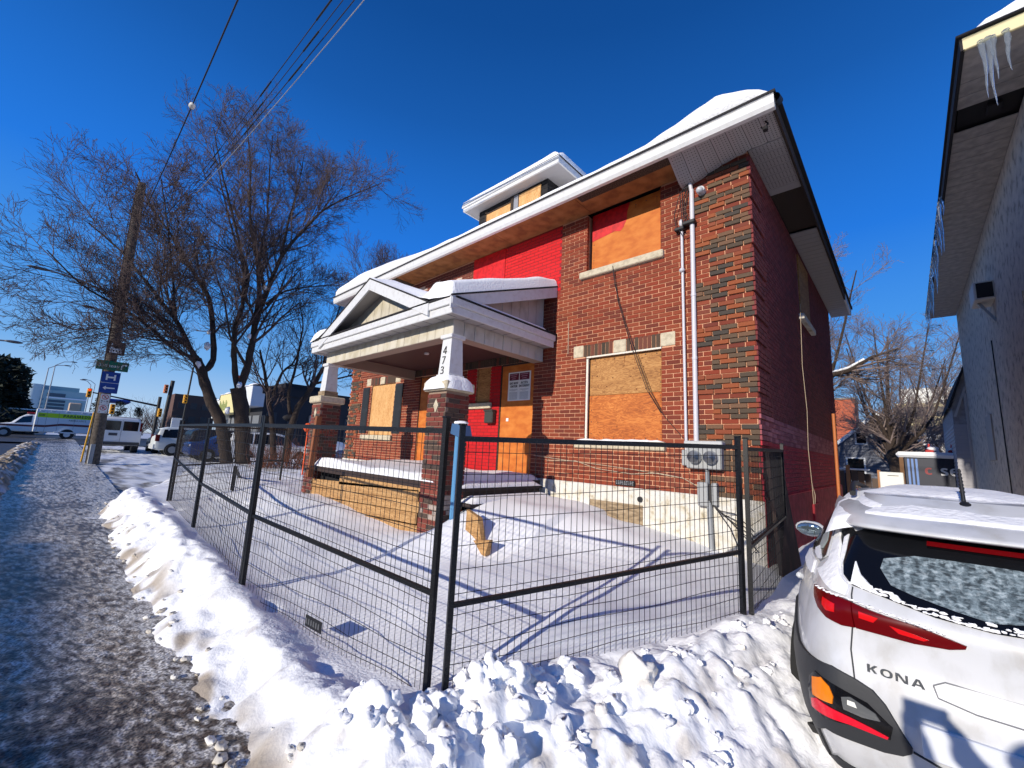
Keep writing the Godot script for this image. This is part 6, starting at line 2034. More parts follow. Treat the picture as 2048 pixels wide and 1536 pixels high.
# ---------------------------------------------------------------- vehicles
func body_at(st: Array, x: float) -> Array:
	for i in range(1, st.size()):
		if x <= st[i][0]:
			var t: float = clampf((x - st[i - 1][0]) / (st[i][0] - st[i - 1][0]), 0, 1)
			var out := []
			for k in 6: out.append(lerpf(st[i - 1][k], st[i][k], t))
			return out
	return st[-1]

func vehicle(called: String, label: String, category: String, at: Vector3, turn: float, st: Array, paint: Material, windows: Array, ends: Array, wheels: Array, wr: float, group := "") -> Node3D:
	var v := thing(called, label, category, at, group, true)
	v.rotation.y = turn
	var ring := func(x, j):
		var s := body_at(st, x)
		var k: int = j if j < 8 else 15 - j
		var p: Vector2 = [Vector2(0, s[1]), Vector2(s[4] * 0.9, s[1]), Vector2(s[4] * 0.99, s[1] + 0.1), Vector2(s[4], lerpf(s[1], s[2], 0.6)), Vector2(s[4] * 0.985, s[2]), Vector2(lerpf(s[4], s[5], 0.93), lerpf(s[2], s[3], 0.9)), Vector2(s[5] * 0.85, s[3]), Vector2(0, s[3] + 0.02)][k]
		return Vector3(x, p.y, p.x if j < 8 else -p.x)
	var m := MB.new()
	var xs := []
	for i in st.size() - 1:
		for k in 3: xs.append(lerpf(st[i][0], st[i + 1][0], k / 3.0))
	xs.append(st[-1][0])
	m.grid(xs.size(), 16, func(i, j): return ring.call(xs[i], j), null, true)
	for e in [0, xs.size() - 1]:
		for j in 7:
			var a: Vector3 = ring.call(xs[e], j)
			var b: Vector3 = ring.call(xs[e], j + 1)
			var c := Vector3(a.x, a.y, -a.z)
			var d := Vector3(b.x, b.y, -b.z)
			if e == 0: m.quad(c, a, b, d)
			else: m.quad(a, c, d, b)
	part("body", m, paint, v)
	for w in windows:   # [lower back, lower front, upper back, upper front]
		for s in [-1.0, 1.0]:
			m = MB.new()
			var q := []
			for e in [[w[0], 0.1], [w[1], 0.1], [w[3], 0.86], [w[2], 0.86]]:
				var t := body_at(st, e[0])
				q.append(Vector3(e[0], lerpf(t[2], t[3], e[1]), s * (lerpf(t[4] * 0.985, lerpf(t[4], t[5], 0.93), e[1] / 0.9) + 0.012)))
			if s > 0: m.quad(q[0], q[1], q[2], q[3])
			else: m.quad(q[1], q[0], q[3], q[2])
			part("window", m, M.glass_dark, v)
	for e in ends:   # [x low, x high, forward?] windscreen or rear glass
		m = MB.new()
		var a := body_at(st, e[0])
		var b := body_at(st, e[1])
		var o := 0.015 * (1 if e[2] else -1)
		var q := [Vector3(e[0] + o, e[3], -a[4] * 0.8), Vector3(e[0] + o, e[3], a[4] * 0.8), Vector3(e[1] + o, e[4], b[5] * 0.86), Vector3(e[1] + o, e[4], -b[5] * 0.86)]
		if e[2]: m.quad(q[1], q[0], q[3], q[2])
		else: m.quad(q[0], q[1], q[2], q[3])
		part("windscreen" if e[2] else "rear_window", m, M.glass_dark, v)
	for x in wheels:
		for s in [-1.0, 1.0]:
			var t := body_at(st, x)
			m = MB.new()
			var z: float = s * (t[4] - 0.1)
			m.tube(PackedVector3Array([Vector3(x, wr, z - 0.11), Vector3(x, wr, z - 0.09), Vector3(x, wr, z + 0.1), Vector3(x, wr, z + 0.12)]), PackedFloat32Array([wr * 0.9, wr, wr, wr * 0.9]), 20, true)
			var o := part("wheel", m, M.rubber, v)
			m = MB.new()
			m.rod(Vector3(x, wr, z - 0.125), Vector3(x, wr, z + 0.135), wr * 0.6, 14)
			part("rim", m, M.grey_metal, o)
			m = MB.new()
			m.rod(Vector3(x, wr, z - 0.2 * s), Vector3(x, wr, z + 0.108 * s), wr * 1.16, 18)
			part("wheel_arch", m, M.black, v)
	return v

func lamp_box(v: Node3D, called: String, a: Vector3, b: Vector3, material: Material, both := true):
	for s in ([1.0, -1.0] if both else [1.0]):
		var m := MB.new()
		m.bbox(Vector3(a.x, a.y, a.z * s), Vector3(b.x, b.y, b.z * s), 0.015)
		part(called, m, material, v)

const SUV := [[-2.3, 0.5, 0.9, 0.98, 0.8, 0.74], [-2.26, 0.36, 1.0, 1.12, 0.88, 0.74], [-2.08, 0.3, 1.02, 1.62, 0.91, 0.66], [-1.7, 0.3, 1.02, 1.74, 0.92, 0.66], [0.0, 0.3, 1.0, 1.75, 0.92, 0.66], [0.5, 0.3, 0.98, 1.66, 0.92, 0.65], [1.15, 0.3, 0.98, 1.08, 0.91, 0.75], [2.1, 0.32, 0.92, 0.97, 0.86, 0.7], [2.3, 0.45, 0.75, 0.8, 0.75, 0.6]]
const SEDAN := [[-2.3, 0.45, 0.85, 0.92, 0.8, 0.7], [-2.2, 0.32, 0.92, 1.0, 0.87, 0.7], [-1.6, 0.28, 0.93, 1.04, 0.89, 0.72], [-0.9, 0.28, 0.93, 1.42, 0.9, 0.58], [0.0, 0.28, 0.92, 1.46, 0.9, 0.6], [0.35, 0.28, 0.92, 1.4, 0.9, 0.6], [1.15, 0.28, 0.9, 0.98, 0.89, 0.7], [2.1, 0.3, 0.8, 0.85, 0.84, 0.66], [2.3, 0.42, 0.66, 0.7, 0.74, 0.55]]
const VAN := [[-2.85, 0.5, 1.25, 1.3, 0.96, 0.92], [-2.82, 0.42, 1.25, 2.0, 0.99, 0.86], [-2.7, 0.4, 1.25, 2.12, 1.0, 0.82], [0.9, 0.4, 1.25, 2.12, 1.0, 0.82], [1.3, 0.4, 1.22, 2.0, 1.0, 0.8], [1.95, 0.4, 1.2, 1.3, 0.98, 0.85], [2.7, 0.42, 1.02, 1.08, 0.94, 0.8], [2.85, 0.5, 0.9, 0.95, 0.88, 0.7]]

func car_park():
	var white := mat(216, 218, 220, 0.35)
	var g := "vehicles in the car park"
	var v := vehicle("parked_van", "white van with dark rear windows parked beside the concrete pole", "van", Vector3(-38.6, slope(-37) + 0.02, 3.15), PI, VAN, white, [[-2.3, -0.9, -2.3, -0.9], [-0.8, 0.4, -0.8, 0.4], [0.5, 1.7, 0.5, 1.25]], [[1.9, 1.34, true, 1.32, 1.95]], [-1.75, 1.85], 0.38, g)
	for s in [-1.0, 1.0]:
		var m := MB.new()
		m.bbox(Vector3(-2.862, 1.32, s * 0.06), Vector3(-2.84, 1.9, s * 0.78), 0.02)
		part("rear_window", m, M.glass_dark, v)
		m = MB.new()
		m.bbox(Vector3(-2.86, 1.3, s * 0.86), Vector3(-2.78, 1.85, s * 0.96), 0.02)
		part("tail_light", m, M.lens_red, v)
	var m := MB.new()
	m.bbox(Vector3(-2.95, 0.42, -0.95), Vector3(-2.8, 0.62, 0.95), 0.03); m.box(Vector3(-2.862, 0.6, -0.006), Vector3(-2.855, 1.95, 0.006))
	part("bumper", m, mat(52, 54, 58, 0.6), v)
	m = MB.new()
	m.box(Vector3(-2.87, 1.0, -0.55), Vector3(-2.855, 1.16, -0.15))
	part("number_plate", m, mat(60, 62, 70, 0.5), v)
	m = MB.new()
	m.grid(20, 8, func(i, j):
		var a: float = PI * j / 7.0
		return Vector3(lerpf(-2.6, 1.0, i / 19.0), 2.12 + (0.05 + 0.02 * sin(i * 1.3)) * sin(a), 0.75 * cos(a)), null, true)
	part("roof_snow", m, M.snow, v)
	v = vehicle("parked_suv", "silver white estate car with red tail lamp beside the white van", "car", Vector3(-34.6, slope(-34), -0.6), PI / 2, SUV, mat(206, 210, 206, 0.35), [[-2.0, -1.15, -1.9, -1.15], [-1.05, -0.1, -1.05, -0.1], [0.0, 0.95, 0.0, 0.55]], [[-2.24, -2.1, false, 1.14, 1.6], [1.1, 0.56, true, 1.1, 1.62]], [-1.4, 1.4], 0.35, g)
	lamp_box(v, "tail_light", Vector3(-2.3, 0.85, 0.76), Vector3(-2.1, 1.25, 0.93), M.lens_red)
	lamp_box(v, "bumper", Vector3(-2.36, 0.36, -0.86), Vector3(-2.2, 0.66, 0.86), mat(196, 198, 196, 0.4), false)
	v = vehicle("parked_car", "dark saloon car squeezed between the white van and the silver estate car", "car", Vector3(-38.2, slope(-38), 0.5), PI, SEDAN, mat(26, 30, 40, 0.25), [[-1.2, -0.35, -0.85, -0.35], [-0.3, 0.75, -0.3, 0.3]], [[-1.55, -0.92, false, 1.04, 1.38], [1.1, 0.4, true, 1.0, 1.36]], [-1.4, 1.4], 0.32, g)
	lamp_box(v, "tail_light", Vector3(-2.3, 0.72, 0.5), Vector3(-2.2, 0.88, 0.8), M.lens_red)
	v = vehicle("parked_car", "dark suv parked behind the wire fence left of the large tree", "car", Vector3(-31.4, slope(-31), -1.6), PI / 2 + 0.1, SUV, mat(30, 32, 36, 0.25), [[-2.0, -1.15, -1.9, -1.15], [-1.05, -0.1, -1.05, -0.1], [0.0, 0.95, 0.0, 0.55]], [[-2.24, -2.1, false, 1.14, 1.6], [1.1, 0.56, true, 1.1, 1.62]], [-1.4, 1.4], 0.35, g)
	lamp_box(v, "tail_light", Vector3(-2.3, 0.85, 0.76), Vector3(-2.15, 1.1, 0.9), M.lens_red)
	v = vehicle("parked_car", "blue saloon car behind the fence just left of the tree trunks", "car", Vector3(-29.3, slope(-29), -1.4), PI / 2, SEDAN, mat(26, 58, 118, 0.25), [[-1.2, -0.35, -0.85, -0.35], [-0.3, 0.75, -0.3, 0.3]], [[-1.55, -0.92, false, 1.04, 1.38], [1.1, 0.4, true, 1.0, 1.36]], [-1.4, 1.4], 0.32, g)
	lamp_box(v, "tail_light", Vector3(-2.3, 0.72, 0.5), Vector3(-2.2, 0.88, 0.8), M.lens_red)
	v = vehicle("parked_car", "white car half hidden by the two main tree trunks", "car", Vector3(-27.8, slope(-28), -3.0), PI / 2 - 0.15, SUV, white, [[-2.0, -1.15, -1.9, -1.15], [-1.05, -0.1, -1.05, -0.1], [0.0, 0.95, 0.0, 0.55]], [[-2.24, -2.1, false, 1.14, 1.6], [1.1, 0.56, true, 1.1, 1.62]], [-1.4, 1.4], 0.35, g)
	v = vehicle("parked_car", "white hatchback with snow on its bonnet behind the brown bush", "car", Vector3(-25.6, slope(-26) + 0.02, -5.6), 0.25, SEDAN, white, [[-1.2, -0.35, -0.85, -0.35], [-0.3, 0.75, -0.3, 0.3]], [[-1.55, -0.92, false, 1.04, 1.38], [1.1, 0.4, true, 1.0, 1.36]], [-1.4, 1.4], 0.32, g)
	lamp_box(v, "headlight", Vector3(2.16, 0.62, 0.45), Vector3(2.3, 0.78, 0.78), M.chrome)
	v = vehicle("parked_car", "dark blue car seen between the left porch pillar and the house wall", "car", Vector3(-21.8, slope(-22) + 0.05, -6.6), 0.4, SEDAN, mat(24, 38, 70, 0.25), [[-1.2, -0.35, -0.85, -0.35], [-0.3, 0.75, -0.3, 0.3]], [[-1.55, -0.92, false, 1.04, 1.38], [1.1, 0.4, true, 1.0, 1.36]], [-1.4, 1.4], 0.32, g)
	lamp_box(v, "headlight", Vector3(2.16, 0.6, 0.45), Vector3(2.3, 0.78, 0.8), M.chrome)
	# low dark shop
	var b := thing("dark_shop", "low dark commercial building with white and yellow sign boards behind the trees", "shop", Vector3(-40, 0.4, -9))
	m = MB.new()
	m.box(Vector3(-47, 0.2, -16), Vector3(-34.6, 5.35, -4.2))
	part("wall", m, mat(46, 47, 52, 0.85), b)
	m = MB.new()
	m.box(Vector3(-34.6, 4.9, -16), Vector3(-34.45, 5.5, -4.0)); m.box(Vector3(-46, 5.35, -9), Vector3(-36, 6.1, -6))
	part("parapet", m, mat(38, 38, 42, 0.85), b)
	var pm := mat(60, 62, 66, 0.7)
	for k in 7:
		m = MB.new()
		m.box(Vector3(-34.59, 0.7, -5.2 - k * 1.5), Vector3(-34.55, 3.6, -4.5 - k * 1.5))
		part("wall_panel", m, pm, b)
	m = MB.new()
	m.box(Vector3(-34.55, 1.9, -8.4), Vector3(-34.5, 3.6, -7.6))
	part("window", m, mat(150, 152, 156, 0.5), b)
	pm = mat(120, 122, 124, 0.4)
	for k in 6:
		m = MB.new()
		m.box(Vector3(-46 + k * 1.9, 0.7, -4.2), Vector3(-44.5 + k * 1.9, 3.3, -4.16))
		part("window", m, pm, b)
	for e in [[-45.2, -43.2, 3.1, 4.7, mat(214, 218, 216, 0.6)], [-43.1, -37.6, 3.5, 5.1, mat(222, 210, 150, 0.6)], [-37.5, -34.5, 3.9, 5.4, mat(218, 220, 224, 0.6)]]:
		m = MB.new()
		m.bbox(Vector3(e[0], e[2], -4.2), Vector3(e[1], e[3], -3.3), 0.03)
		var s := part("sign_board", m, e[4], b)
		if e[0] < -45:
			m = MB.new()
			m.box(Vector3(-44.9, 3.6, -3.3), Vector3(-43.5, 3.8, -3.28)); m.box(Vector3(-44.9, 4.15, -3.3), Vector3(-43.5, 4.3, -3.28)); m.box(Vector3(-44.9, 3.8, -3.3), Vector3(-44.6, 4.5, -3.28))
			part("sign_print", m, M.black, s)
		elif e[0] < -40:
			m = MB.new()
			for k in 8: m.box(Vector3(-42.9 + k * 0.3, 3.75, -3.3), Vector3(-42.75 + k * 0.3, 4.6 - 0.15 * (k % 3), -3.28))
			part("sign_print", m, mat(120, 140, 70, 0.6), s)
	m = MB.new()
	m.grid(40, 12, func(i, j):
		var x: float = lerpf(-45.2, -34.4, i / 39.0)
		var a: float = PI * j / 11.0
		return Vector3(x, table([[-45, 4.7], [-43.2, 4.72], [-43.0, 5.1], [-37.6, 5.12], [-37.4, 5.4]], x) + (0.16 + 0.1 * sin(x * 3.0)) * sin(a), -3.75 + 0.5 * cos(a)), null, true)
	part("sign_snow", m, M.snow, b)
	for k in 2:
		m = MB.new()
		m.blob(Vector3(-42.8 + k * 1.4, 6.3, -4.4), Vector3(0.3, 1.0, 0.2), 8, 0.02)
		m = MB.new()
		m.poly(PackedVector2Array([Vector2(-0.5, 0), Vector2(0.5, 0), Vector2(0.15, 1.9), Vector2(-0.05, 1.9)]), Vector3(-42.8 + k * 1.5, 5.1, -4.4), Vector3.RIGHT, Vector3.UP, 0.15)
		part("roof_ornament", m, mat(196, 84, 52, 0.6), b)
	m = MB.new()
	m.poly(PackedVector2Array([Vector2(-0.2, 0), Vector2(0.3, 0), Vector2(0.2, 1.6), Vector2(-0.1, 1.6)]), Vector3(-42.0, 5.1, -4.6), Vector3.RIGHT, Vector3.UP, 0.1)
	part("roof_ornament", m, mat(150, 164, 200, 0.6), b, "pale blue ornament")
	# small post signs and a chute by the shop
	m = MB.new()
	m.rod(Vector3(-46.5, 0.5, -1.2), Vector3(-46.5, 2.3, -1.2), 0.05); m.bbox(Vector3(-46.55, 2.1, -1.6), Vector3(-46.45, 3.0, -0.75), 0.02)
	single("pylon_sign", m, mat(220, 224, 226, 0.6), "small white pylon sign between the yellow traffic signals and the shop", "sign")
	m = MB.new()
	m.blob(Vector3(-28.0, 2.95, -3.9), Vector3(0.28, 0.22, 0.5), 4, 0.1); m.rod(Vector3(-28.0, 0.4, -3.9), Vector3(-28.0, 2.9, -3.9), 0.05)
	single("bin_post", m, M.dark, "dark rounded fitting on a post behind the tree trunks", "post")

func signal_(called_label: String, at: Vector3, material: Material, lit := false, s := 0.7, group := "traffic signals at the crossing"):
	var t := thing("traffic_light", called_label, "traffic light", at, group)
	var m := MB.new()
	m.bbox(at + Vector3(-0.12, -0.55, -0.22) * s, at + Vector3(0.12, 0.55, 0.22) * s, 0.04)
	part("housing", m, material, t)
	for k in 3:
		m = MB.new()
		var c := at + Vector3(0.12, 0.34 - 0.34 * k, 0) * s
		m.rod(c, c + Vector3(0.03, 0, 0), 0.12 * s, 14)
		var lm := mat(40, 12, 10, 0.3)
		if k == 0 and lit:
			lm = mat(255, 60, 20, 0.3)
			lm.emission_enabled = true; lm.emission = c8(255, 50, 10); lm.emission_energy_multiplier = 1.2
		var o := part("signal_lens", m, lm if k == 0 else mat(40, 34, 16, 0.3), t)
		m = MB.new()
		m.tube(PackedVector3Array([c, c + Vector3(0.2, 0, 0) * s]), PackedFloat32Array([0.135 * s, 0.125 * s]), 14)
		part("visor", m, material, o)

func far_street():
	# ambulance crossing the street
	var v := thing("ambulance", "white ambulance with yellow-green band reading paramedic crossing the street", "ambulance", Vector3(-61.2, slope(-61) + 0.0, 6.1), "", true)
	v.rotation.y = -PI / 2
	var white := mat(218, 222, 226, 0.35)
	var m := MB.new()
	# local x points along the street crossing (to the viewer's left), the near side is +z before turning
	m.bbox(Vector3(-2.75, 0.55, -1.05), Vector3(1.35, 2.75, 1.05), 0.06)
	part("box_body", m, white, v)
	m = MB.new()
	var cab := [[1.36, 0.5, 1.35, 2.2, 0.98, 0.8], [1.9, 0.5, 1.32, 2.15, 0.98, 0.78], [2.3, 0.5, 1.28, 1.85, 0.98, 0.78], [2.75, 0.5, 1.2, 1.32, 0.97, 0.85], [3.6, 0.52, 1.08, 1.15, 0.95, 0.8], [3.8, 0.6, 0.95, 1.0, 0.88, 0.7]]
	var c := vehicle("cab_tmp", "cab", "x", Vector3.ZERO, 0, cab, white, [[1.5, 2.55, 1.5, 2.1]], [[2.7, 2.32, true, 1.34, 1.82]], [3.05], 0.4)
	for o in c.get_children():
		c.remove_child(o)
		if o.name.begins_with("body"): o.name = "cab"
		v.add_child(o, true)
	remove_child(c)
	taken.erase("cab_tmp")
	c.free()
	var z := -1.055
	for s in [1.0, -1.0]:
		m = MB.new()
		m.box(Vector3(-2.7, 1.95, s * 1.048), Vector3(1.2, 2.38, s * 1.054))
		part("yellow_band", m, mat(196, 226, 20, 0.4), v)
		m = MB.new()
		for e in [[-2.7, -0.4, 1.42, 1.42], [-0.4, 0.6, 1.42, 1.22], [0.6, 1.3, 1.22, 1.22]]:
			m.quad(Vector3(e[0], e[2] - 0.2, s * 1.056), Vector3(e[1], e[3] - 0.2, s * 1.056), Vector3(e[1], e[3], s * 1.056), Vector3(e[0], e[2], s * 1.056))
		m.box(Vector3(1.4, 1.0, s * 0.97), Vector3(3.5, 1.17, s * 0.992))
		part("dark_red_stripe", m, mat(92, 26, 44, 0.4), v)
		m = MB.new()
		for x in [-1.3, -0.2, 0.6, 1.1]: m.box(Vector3(x, 0.6, s * 1.049), Vector3(x + 0.02, 2.5, s * 1.0565))
		part("door_seam", m, mat(120, 124, 128, 0.5), v)
		m = MB.new()
		for x in [-2.5, -2.0, -0.9, 0.1, 0.8]: m.bbox(Vector3(x, 2.5, s * 1.04), Vector3(x + 0.3, 2.64, s * 1.09), 0.02)
		part("side_lamps", m, mat(180, 190, 200, 0.2), v)
		m = MB.new()
		m.bbox(Vector3(-0.05, 0.52, s * 1.0), Vector3(-1.75, 0.64, s * 1.09), 0.02)
		for k in 10:
			var a := PI * k / 9.0
			var b := PI * (k + 1) / 9.0
			if k < 9: m.bar(Vector3(-0.95 + cos(a) * 0.55, 0.45 + sin(a) * 0.52, s * 1.05), Vector3(-0.95 + cos(b) * 0.55, 0.45 + sin(b) * 0.52, s * 1.05), 0.1, 0.08, Vector3.BACK)
		part("wheel_arch", m, white, v)
		m = MB.new()
		m.rod(Vector3(-0.95, 0.42, s * 1.0), Vector3(-0.95, 0.42, s * 1.06), 0.5, 18)
		part("wheel_well", m, M.black, v)
		m = MB.new()
		m.rod(Vector3(-0.95, 0.4, s * 0.8), Vector3(-0.95, 0.4, s * 1.07), 0.4, 18)
		var w := part("wheel", m, M.rubber, v)
		m = MB.new()
		m.rod(Vector3(-0.95, 0.4, s * 1.05), Vector3(-0.95, 0.4, s * 1.08), 0.24, 16)
		part("rim", m, mat(206, 208, 210, 0.3), w)
	var dark := mat(26, 60, 40, 0.5)
	letters(v, "lettering", "PARAMEDIC", 0.26, Transform3D(Basis(Vector3.UP, PI), Vector3(-1.5, 2.17, -1.058)), dark)
	letters(v, "lettering", "AMBULANCE", 0.15, Transform3D(Basis(Vector3.UP, PI), Vector3(-1.5, 1.78, -1.056)), dark, false)
	m = MB.new()
	for k in 5: m.box(Vector3(0.75 + 0.08 * k, 2.06, -1.057), Vector3(0.79 + 0.08 * k, 2.27, -1.0545))
	part("emblem", m, dark, v)
	m = MB.new()
	m.bbox(Vector3(1.4, 2.2, -0.8), Vector3(1.9, 2.36, 0.8), 0.04)
	part("light_bar", m, mat(150, 24, 34, 0.3), v)
	# traffic signals on their poles
	signal_("yellow traffic light with red lit lens, hanging from the mast arm left of the pole", Vector3(-49.9, 4.66, 4.5), M.yellow, true)
	m = MB.new()
	m.rod(Vector3(-49.9, 4.72, 4.3), Vector3(-49.65, 4.05, -0.05), 0.05, 8, 0.09)
	m.rod(Vector3(-49.65, 0.4, -0.05), Vector3(-49.65, 4.9, -0.1), 0.13, 10)
	single("signal_mast", m, M.black, "black mast with long arm holding the leftmost traffic light", "mast")
	signal_("side-on yellow traffic light on the mast right of the white van", Vector3(-49.4, 3.45, -0.22), M.yellow)
	signal_("yellow traffic light partly hidden behind the concrete pole", Vector3(-44.9, 3.27, 3.2), M.yellow)
	m = MB.new()
	m.rod(Vector3(-47.6, 0.3, -0.3), Vector3(-47.6, 6.3, -0.52), 0.15, 10)
	single("signal_pole", m, M.black, "thick black signal pole between the two yellow traffic lights", "pole")
	signal_("pale orange traffic light high on the thick black pole", Vector3(-47.55, 5.5, -0.12), mat(206, 128, 84, 0.5))
	m = MB.new()
	m.rod(Vector3(-45.4, 0.3, -1.3), Vector3(-45.4, 7.5, -1.45), 0.07, 8)
	single("signal_pole", m, M.black, "slim black pole rising beside the shop sign", "pole")
	signal_("yellow traffic light on the slim black pole beside the shop sign", Vector3(-45.35, 4.65, -1.26), M.yellow)
	# street lamps
	for e in [[-90.0, 8.0, 10.1, 6.2, 10.8, "far street lamp with arm to the right, left of the pair"], [-95.0, 7.5, 11.1, 5.6, 12.0, "far street lamp with double arms, right of the pair"], [-110.0, 2.8, 9.8, 4.0, 10.6, "distant street lamp with arm reaching left, nearer the red signal"], [-112.0, 2.2, 10.2, 3.7, 10.9, "distant street lamp with arm reaching left, behind the blue sign"], [-40.0, 11.2, 6.2, 8.5, 6.75, "street lamp head reaching in at the left edge above the evergreen"]]:
		var s := thing("street_lamp", e[5], "street lamp", Vector3(e[0], 1.0, e[1]), "street lamps along the far street")
		m = MB.new()
		m.rod(Vector3(e[0], 0.2, e[1] + 0.03), Vector3(e[0], e[2], e[1]), 0.11, 8, 0.06)
		part("pole", m, M.grey_metal, s)
		m = MB.new()
		m.line([Vector3(e[0], e[2], e[1]), Vector3(e[0], lerpf(e[2], e[4], 0.8), lerpf(e[1], e[3], 0.45)), Vector3(e[0], e[4], e[3])], 0.05, 6)
		part("arm", m, M.grey_metal, s)
		m = MB.new()
		m.blob(Vector3(e[0], e[4] - 0.02, e[3]), Vector3(0.15, 0.09, 0.4), 3, 0.02)
		part("lamp_head", m, mat(90, 92, 98, 0.5), s)
	# hospital far off, distance haze mixed into its wall colours
	var h := thing("hospital", "far teal hospital building with haze-paled walls, dark window bands and round corner tower", "building", Vector3(-480, 1, 10))
	var teal := mat(136, 166, 172, 0.6)
	var pale := mat(170, 188, 192, 0.6)
	m = MB.new()
	m.box(Vector3(-505, 0, -7), Vector3(-480, 30.5, 18.5)); m.box(Vector3(-500, 30.5, -2), Vector3(-485, 34, 17))
	part("wall", m, teal, h)
	m = MB.new()
	m.rod(Vector3(-482, 0, 22), Vector3(-482, 34.0, 22), 4.6, 20)
	part("tower", m, pale, h)
	for k in 7:
		m = MB.new()
		m.box(Vector3(-480, 5 + k * 2.7, 4.5), Vector3(-479.7, 6.9 + k * 2.7, 14.8))
		part("window", m, mat(36, 66, 84, 0.3), h)
	m = MB.new()
	m.box(Vector3(-480, 25.6, 5), Vector3(-479.6, 28.2, 14.8))
	part("window", m, mat(46, 70, 88, 0.3), h)
	for k in 6:
		m = MB.new()
		m.box(Vector3(-480, 5 + k * 3.4, 16), Vector3(-479.7, 6.6 + k * 3.4, 18.2))
		part("window", m, mat(60, 110, 132, 0.3), h)
	m = MB.new()
	m.box(Vector3(-480, 10, -5), Vector3(-479.7, 22, -3.6))
	part("window", m, mat(40, 90, 120, 0.3), h)
	m = MB.new()
	m.box(Vector3(-480, 17, -1.2), Vector3(-479.7, 20, 0.2))
	part("window", m, mat(40, 90, 120, 0.3), h)
	m = MB.new()
	m.box(Vector3(-479.9, 24.2, -7), Vector3(-479.4, 25.2, 15))
	part("cornice", m, mat(206, 216, 224, 0.6), h)
	# grey site wall behind the ambulance
	m = MB.new()
	m.box(Vector3(-74, 0.3, 7.6), Vector3(-73.7, 3.5, 24))
	var w2 := single("grey_wall", m, mat(96, 104, 118, 0.8), "long low grey wall behind the ambulance bonnet", "wall")
	m = MB.new()
	m.box(Vector3(-74.1, 3.5, 7.6), Vector3(-73.6, 3.62, 24))
	part("coping_snow", m, M.snow, w2)
	# evergreens
	var r_ := RandomNumberGenerator.new()
	r_.seed = 9
	var t := thing("evergreen_tree", "large dark evergreen tree at the left edge beyond the ambulance", "tree", Vector3(-75, 0.8, 11.6))
	m = MB.new()
	m.rod(Vector3(-75, 0.3, 11.6), Vector3(-75, 7.5, 11.6), 0.25, 8, 0.08)
	part("trunk", m, M.bark, t)
	needles(t, Vector3(-75, 1.4, 11.8), 7.2, 4.9, 6500, r_)
	for e in [[-80.0, 2.4, 5.4, 1.4, "dark rounded evergreen beside the blue roofed kiosk, behind the sign pole"], [-79.8, 0.2, 4.6, 1.6, "dark evergreen right of the concrete pole, above the white van"], [-79.6, -1.6, 4.0, 1.0, "smaller dark evergreen at the right end of the row above the van"]]:
		t = thing("evergreen_tree", e[4], "tree", Vector3(e[0], 0.9, e[1]), "evergreens behind the white van")
		m = MB.new()
		m.rod(Vector3(e[0], 0.6, e[1]), Vector3(e[0], 3.0, e[1]), 0.12, 6)
		part("trunk", m, M.bark, t)
		needles(t, Vector3(e[0], 1.0, e[1]), e[2], e[3], 1500, r_)
	m = MB.new()
	m.bbox(Vector3(-84, 5.55, -0.8), Vector3(-81.5, 6.1, 2.0), 0.2)
	single("kiosk_roof", m, mat(24, 60, 140, 0.5), "blue roof showing above the evergreens right of the concrete pole", "roof")
	m = MB.new()
	m.bbox(Vector3(-66, 0.8, 4.4), Vector3(-65.7, 4.4, 5.4), 0.1)
	single("banner_stand", m, mat(206, 178, 150, 0.7), "tan upright board just behind the ambulance roof", "sign")
	# brown brick block
	var b := thing("brown_block", "plain brown brick building beyond the traffic lights", "building", Vector3(-75, 1, -6))
	m = MB.new()
	m.box(Vector3(-80, 0.5, -9.5), Vector3(-74.2, 7.2, -4.6))
	part("wall", m, mat(98, 72, 62, 0.9), b)
	var wm := mat(70, 56, 52, 0.4)
	for k in 3:
		for j in 3:
			m = MB.new()
			m.box(Vector3(-74.2, 1.4 + k * 1.9, -5.9 - j * 1.4), Vector3(-74.15, 2.3 + k * 1.9, -5.1 - j * 1.4))
			part("window", m, wm, b)
	# distant bare trees
	for e in [[-88.0, -3.0, 5.0, "hazy bare tree between the signals and the van roof"], [-70.0, -2.8, 3.6, "small bare shrub below the far brown building"]]:
		t = thing("bare_tree", e[3], "tree", Vector3(e[0], 0.9, e[1]))
		var tw := MB.new()
		for k in 9: branch(tw, Vector3(e[0], 1.0, e[1]), Vector3(r_.randf_range(-0.6, 0.6), 1, r_.randf_range(-0.6, 0.6)), e[2] * r_.randf_range(0.6, 0.95), 0.06, 8, 1, 0.2, r_, 3, [0, 5, 3, 0])
		part("crown", tw, M.twig, t)

func needles(t: Node3D, o: Vector3, hgt: float, rad: float, n: int, r_: RandomNumberGenerator):
	var m := MB.new()
	var lobes := []
	for k in 26:
		var y := r_.randf()
		var a := r_.randf() * TAU
		lobes.append([Vector3(cos(a), 0, sin(a)) * rad * (1.0 - 0.75 * y) * r_.randf_range(0.5, 0.95) + Vector3(0, hgt * y, 0), rad * r_.randf_range(0.2, 0.36)])
	for k in n:
		var lb = lobes[r_.randi() % lobes.size()]
		var d := Vector3(r_.randf_range(-1, 1), r_.randf_range(-0.7, 0.7), r_.randf_range(-1, 1))
		var p: Vector3 = o + lb[0] + d * lb[1]
		var g := r_.randf()
		m.col = lin(22, 30, 24).lerp(lin(52, 58, 44), g)
		var u := Vector3(r_.randf_range(-1, 1), r_.randf_range(-0.6, 0.8), r_.randf_range(-1, 1)).normalized() * rad * 0.11
		var w := u.cross(Vector3(r_.randf_range(-1, 1), 1, r_.randf_range(-1, 1))).normalized() * rad * 0.045
		m.tri(p - w, p + w, p + u); m.tri(p - w * 0.6 - u * 0.4, p + w, p - u * 0.8 + w)
	part("crown", m, vmat(0.9), t)

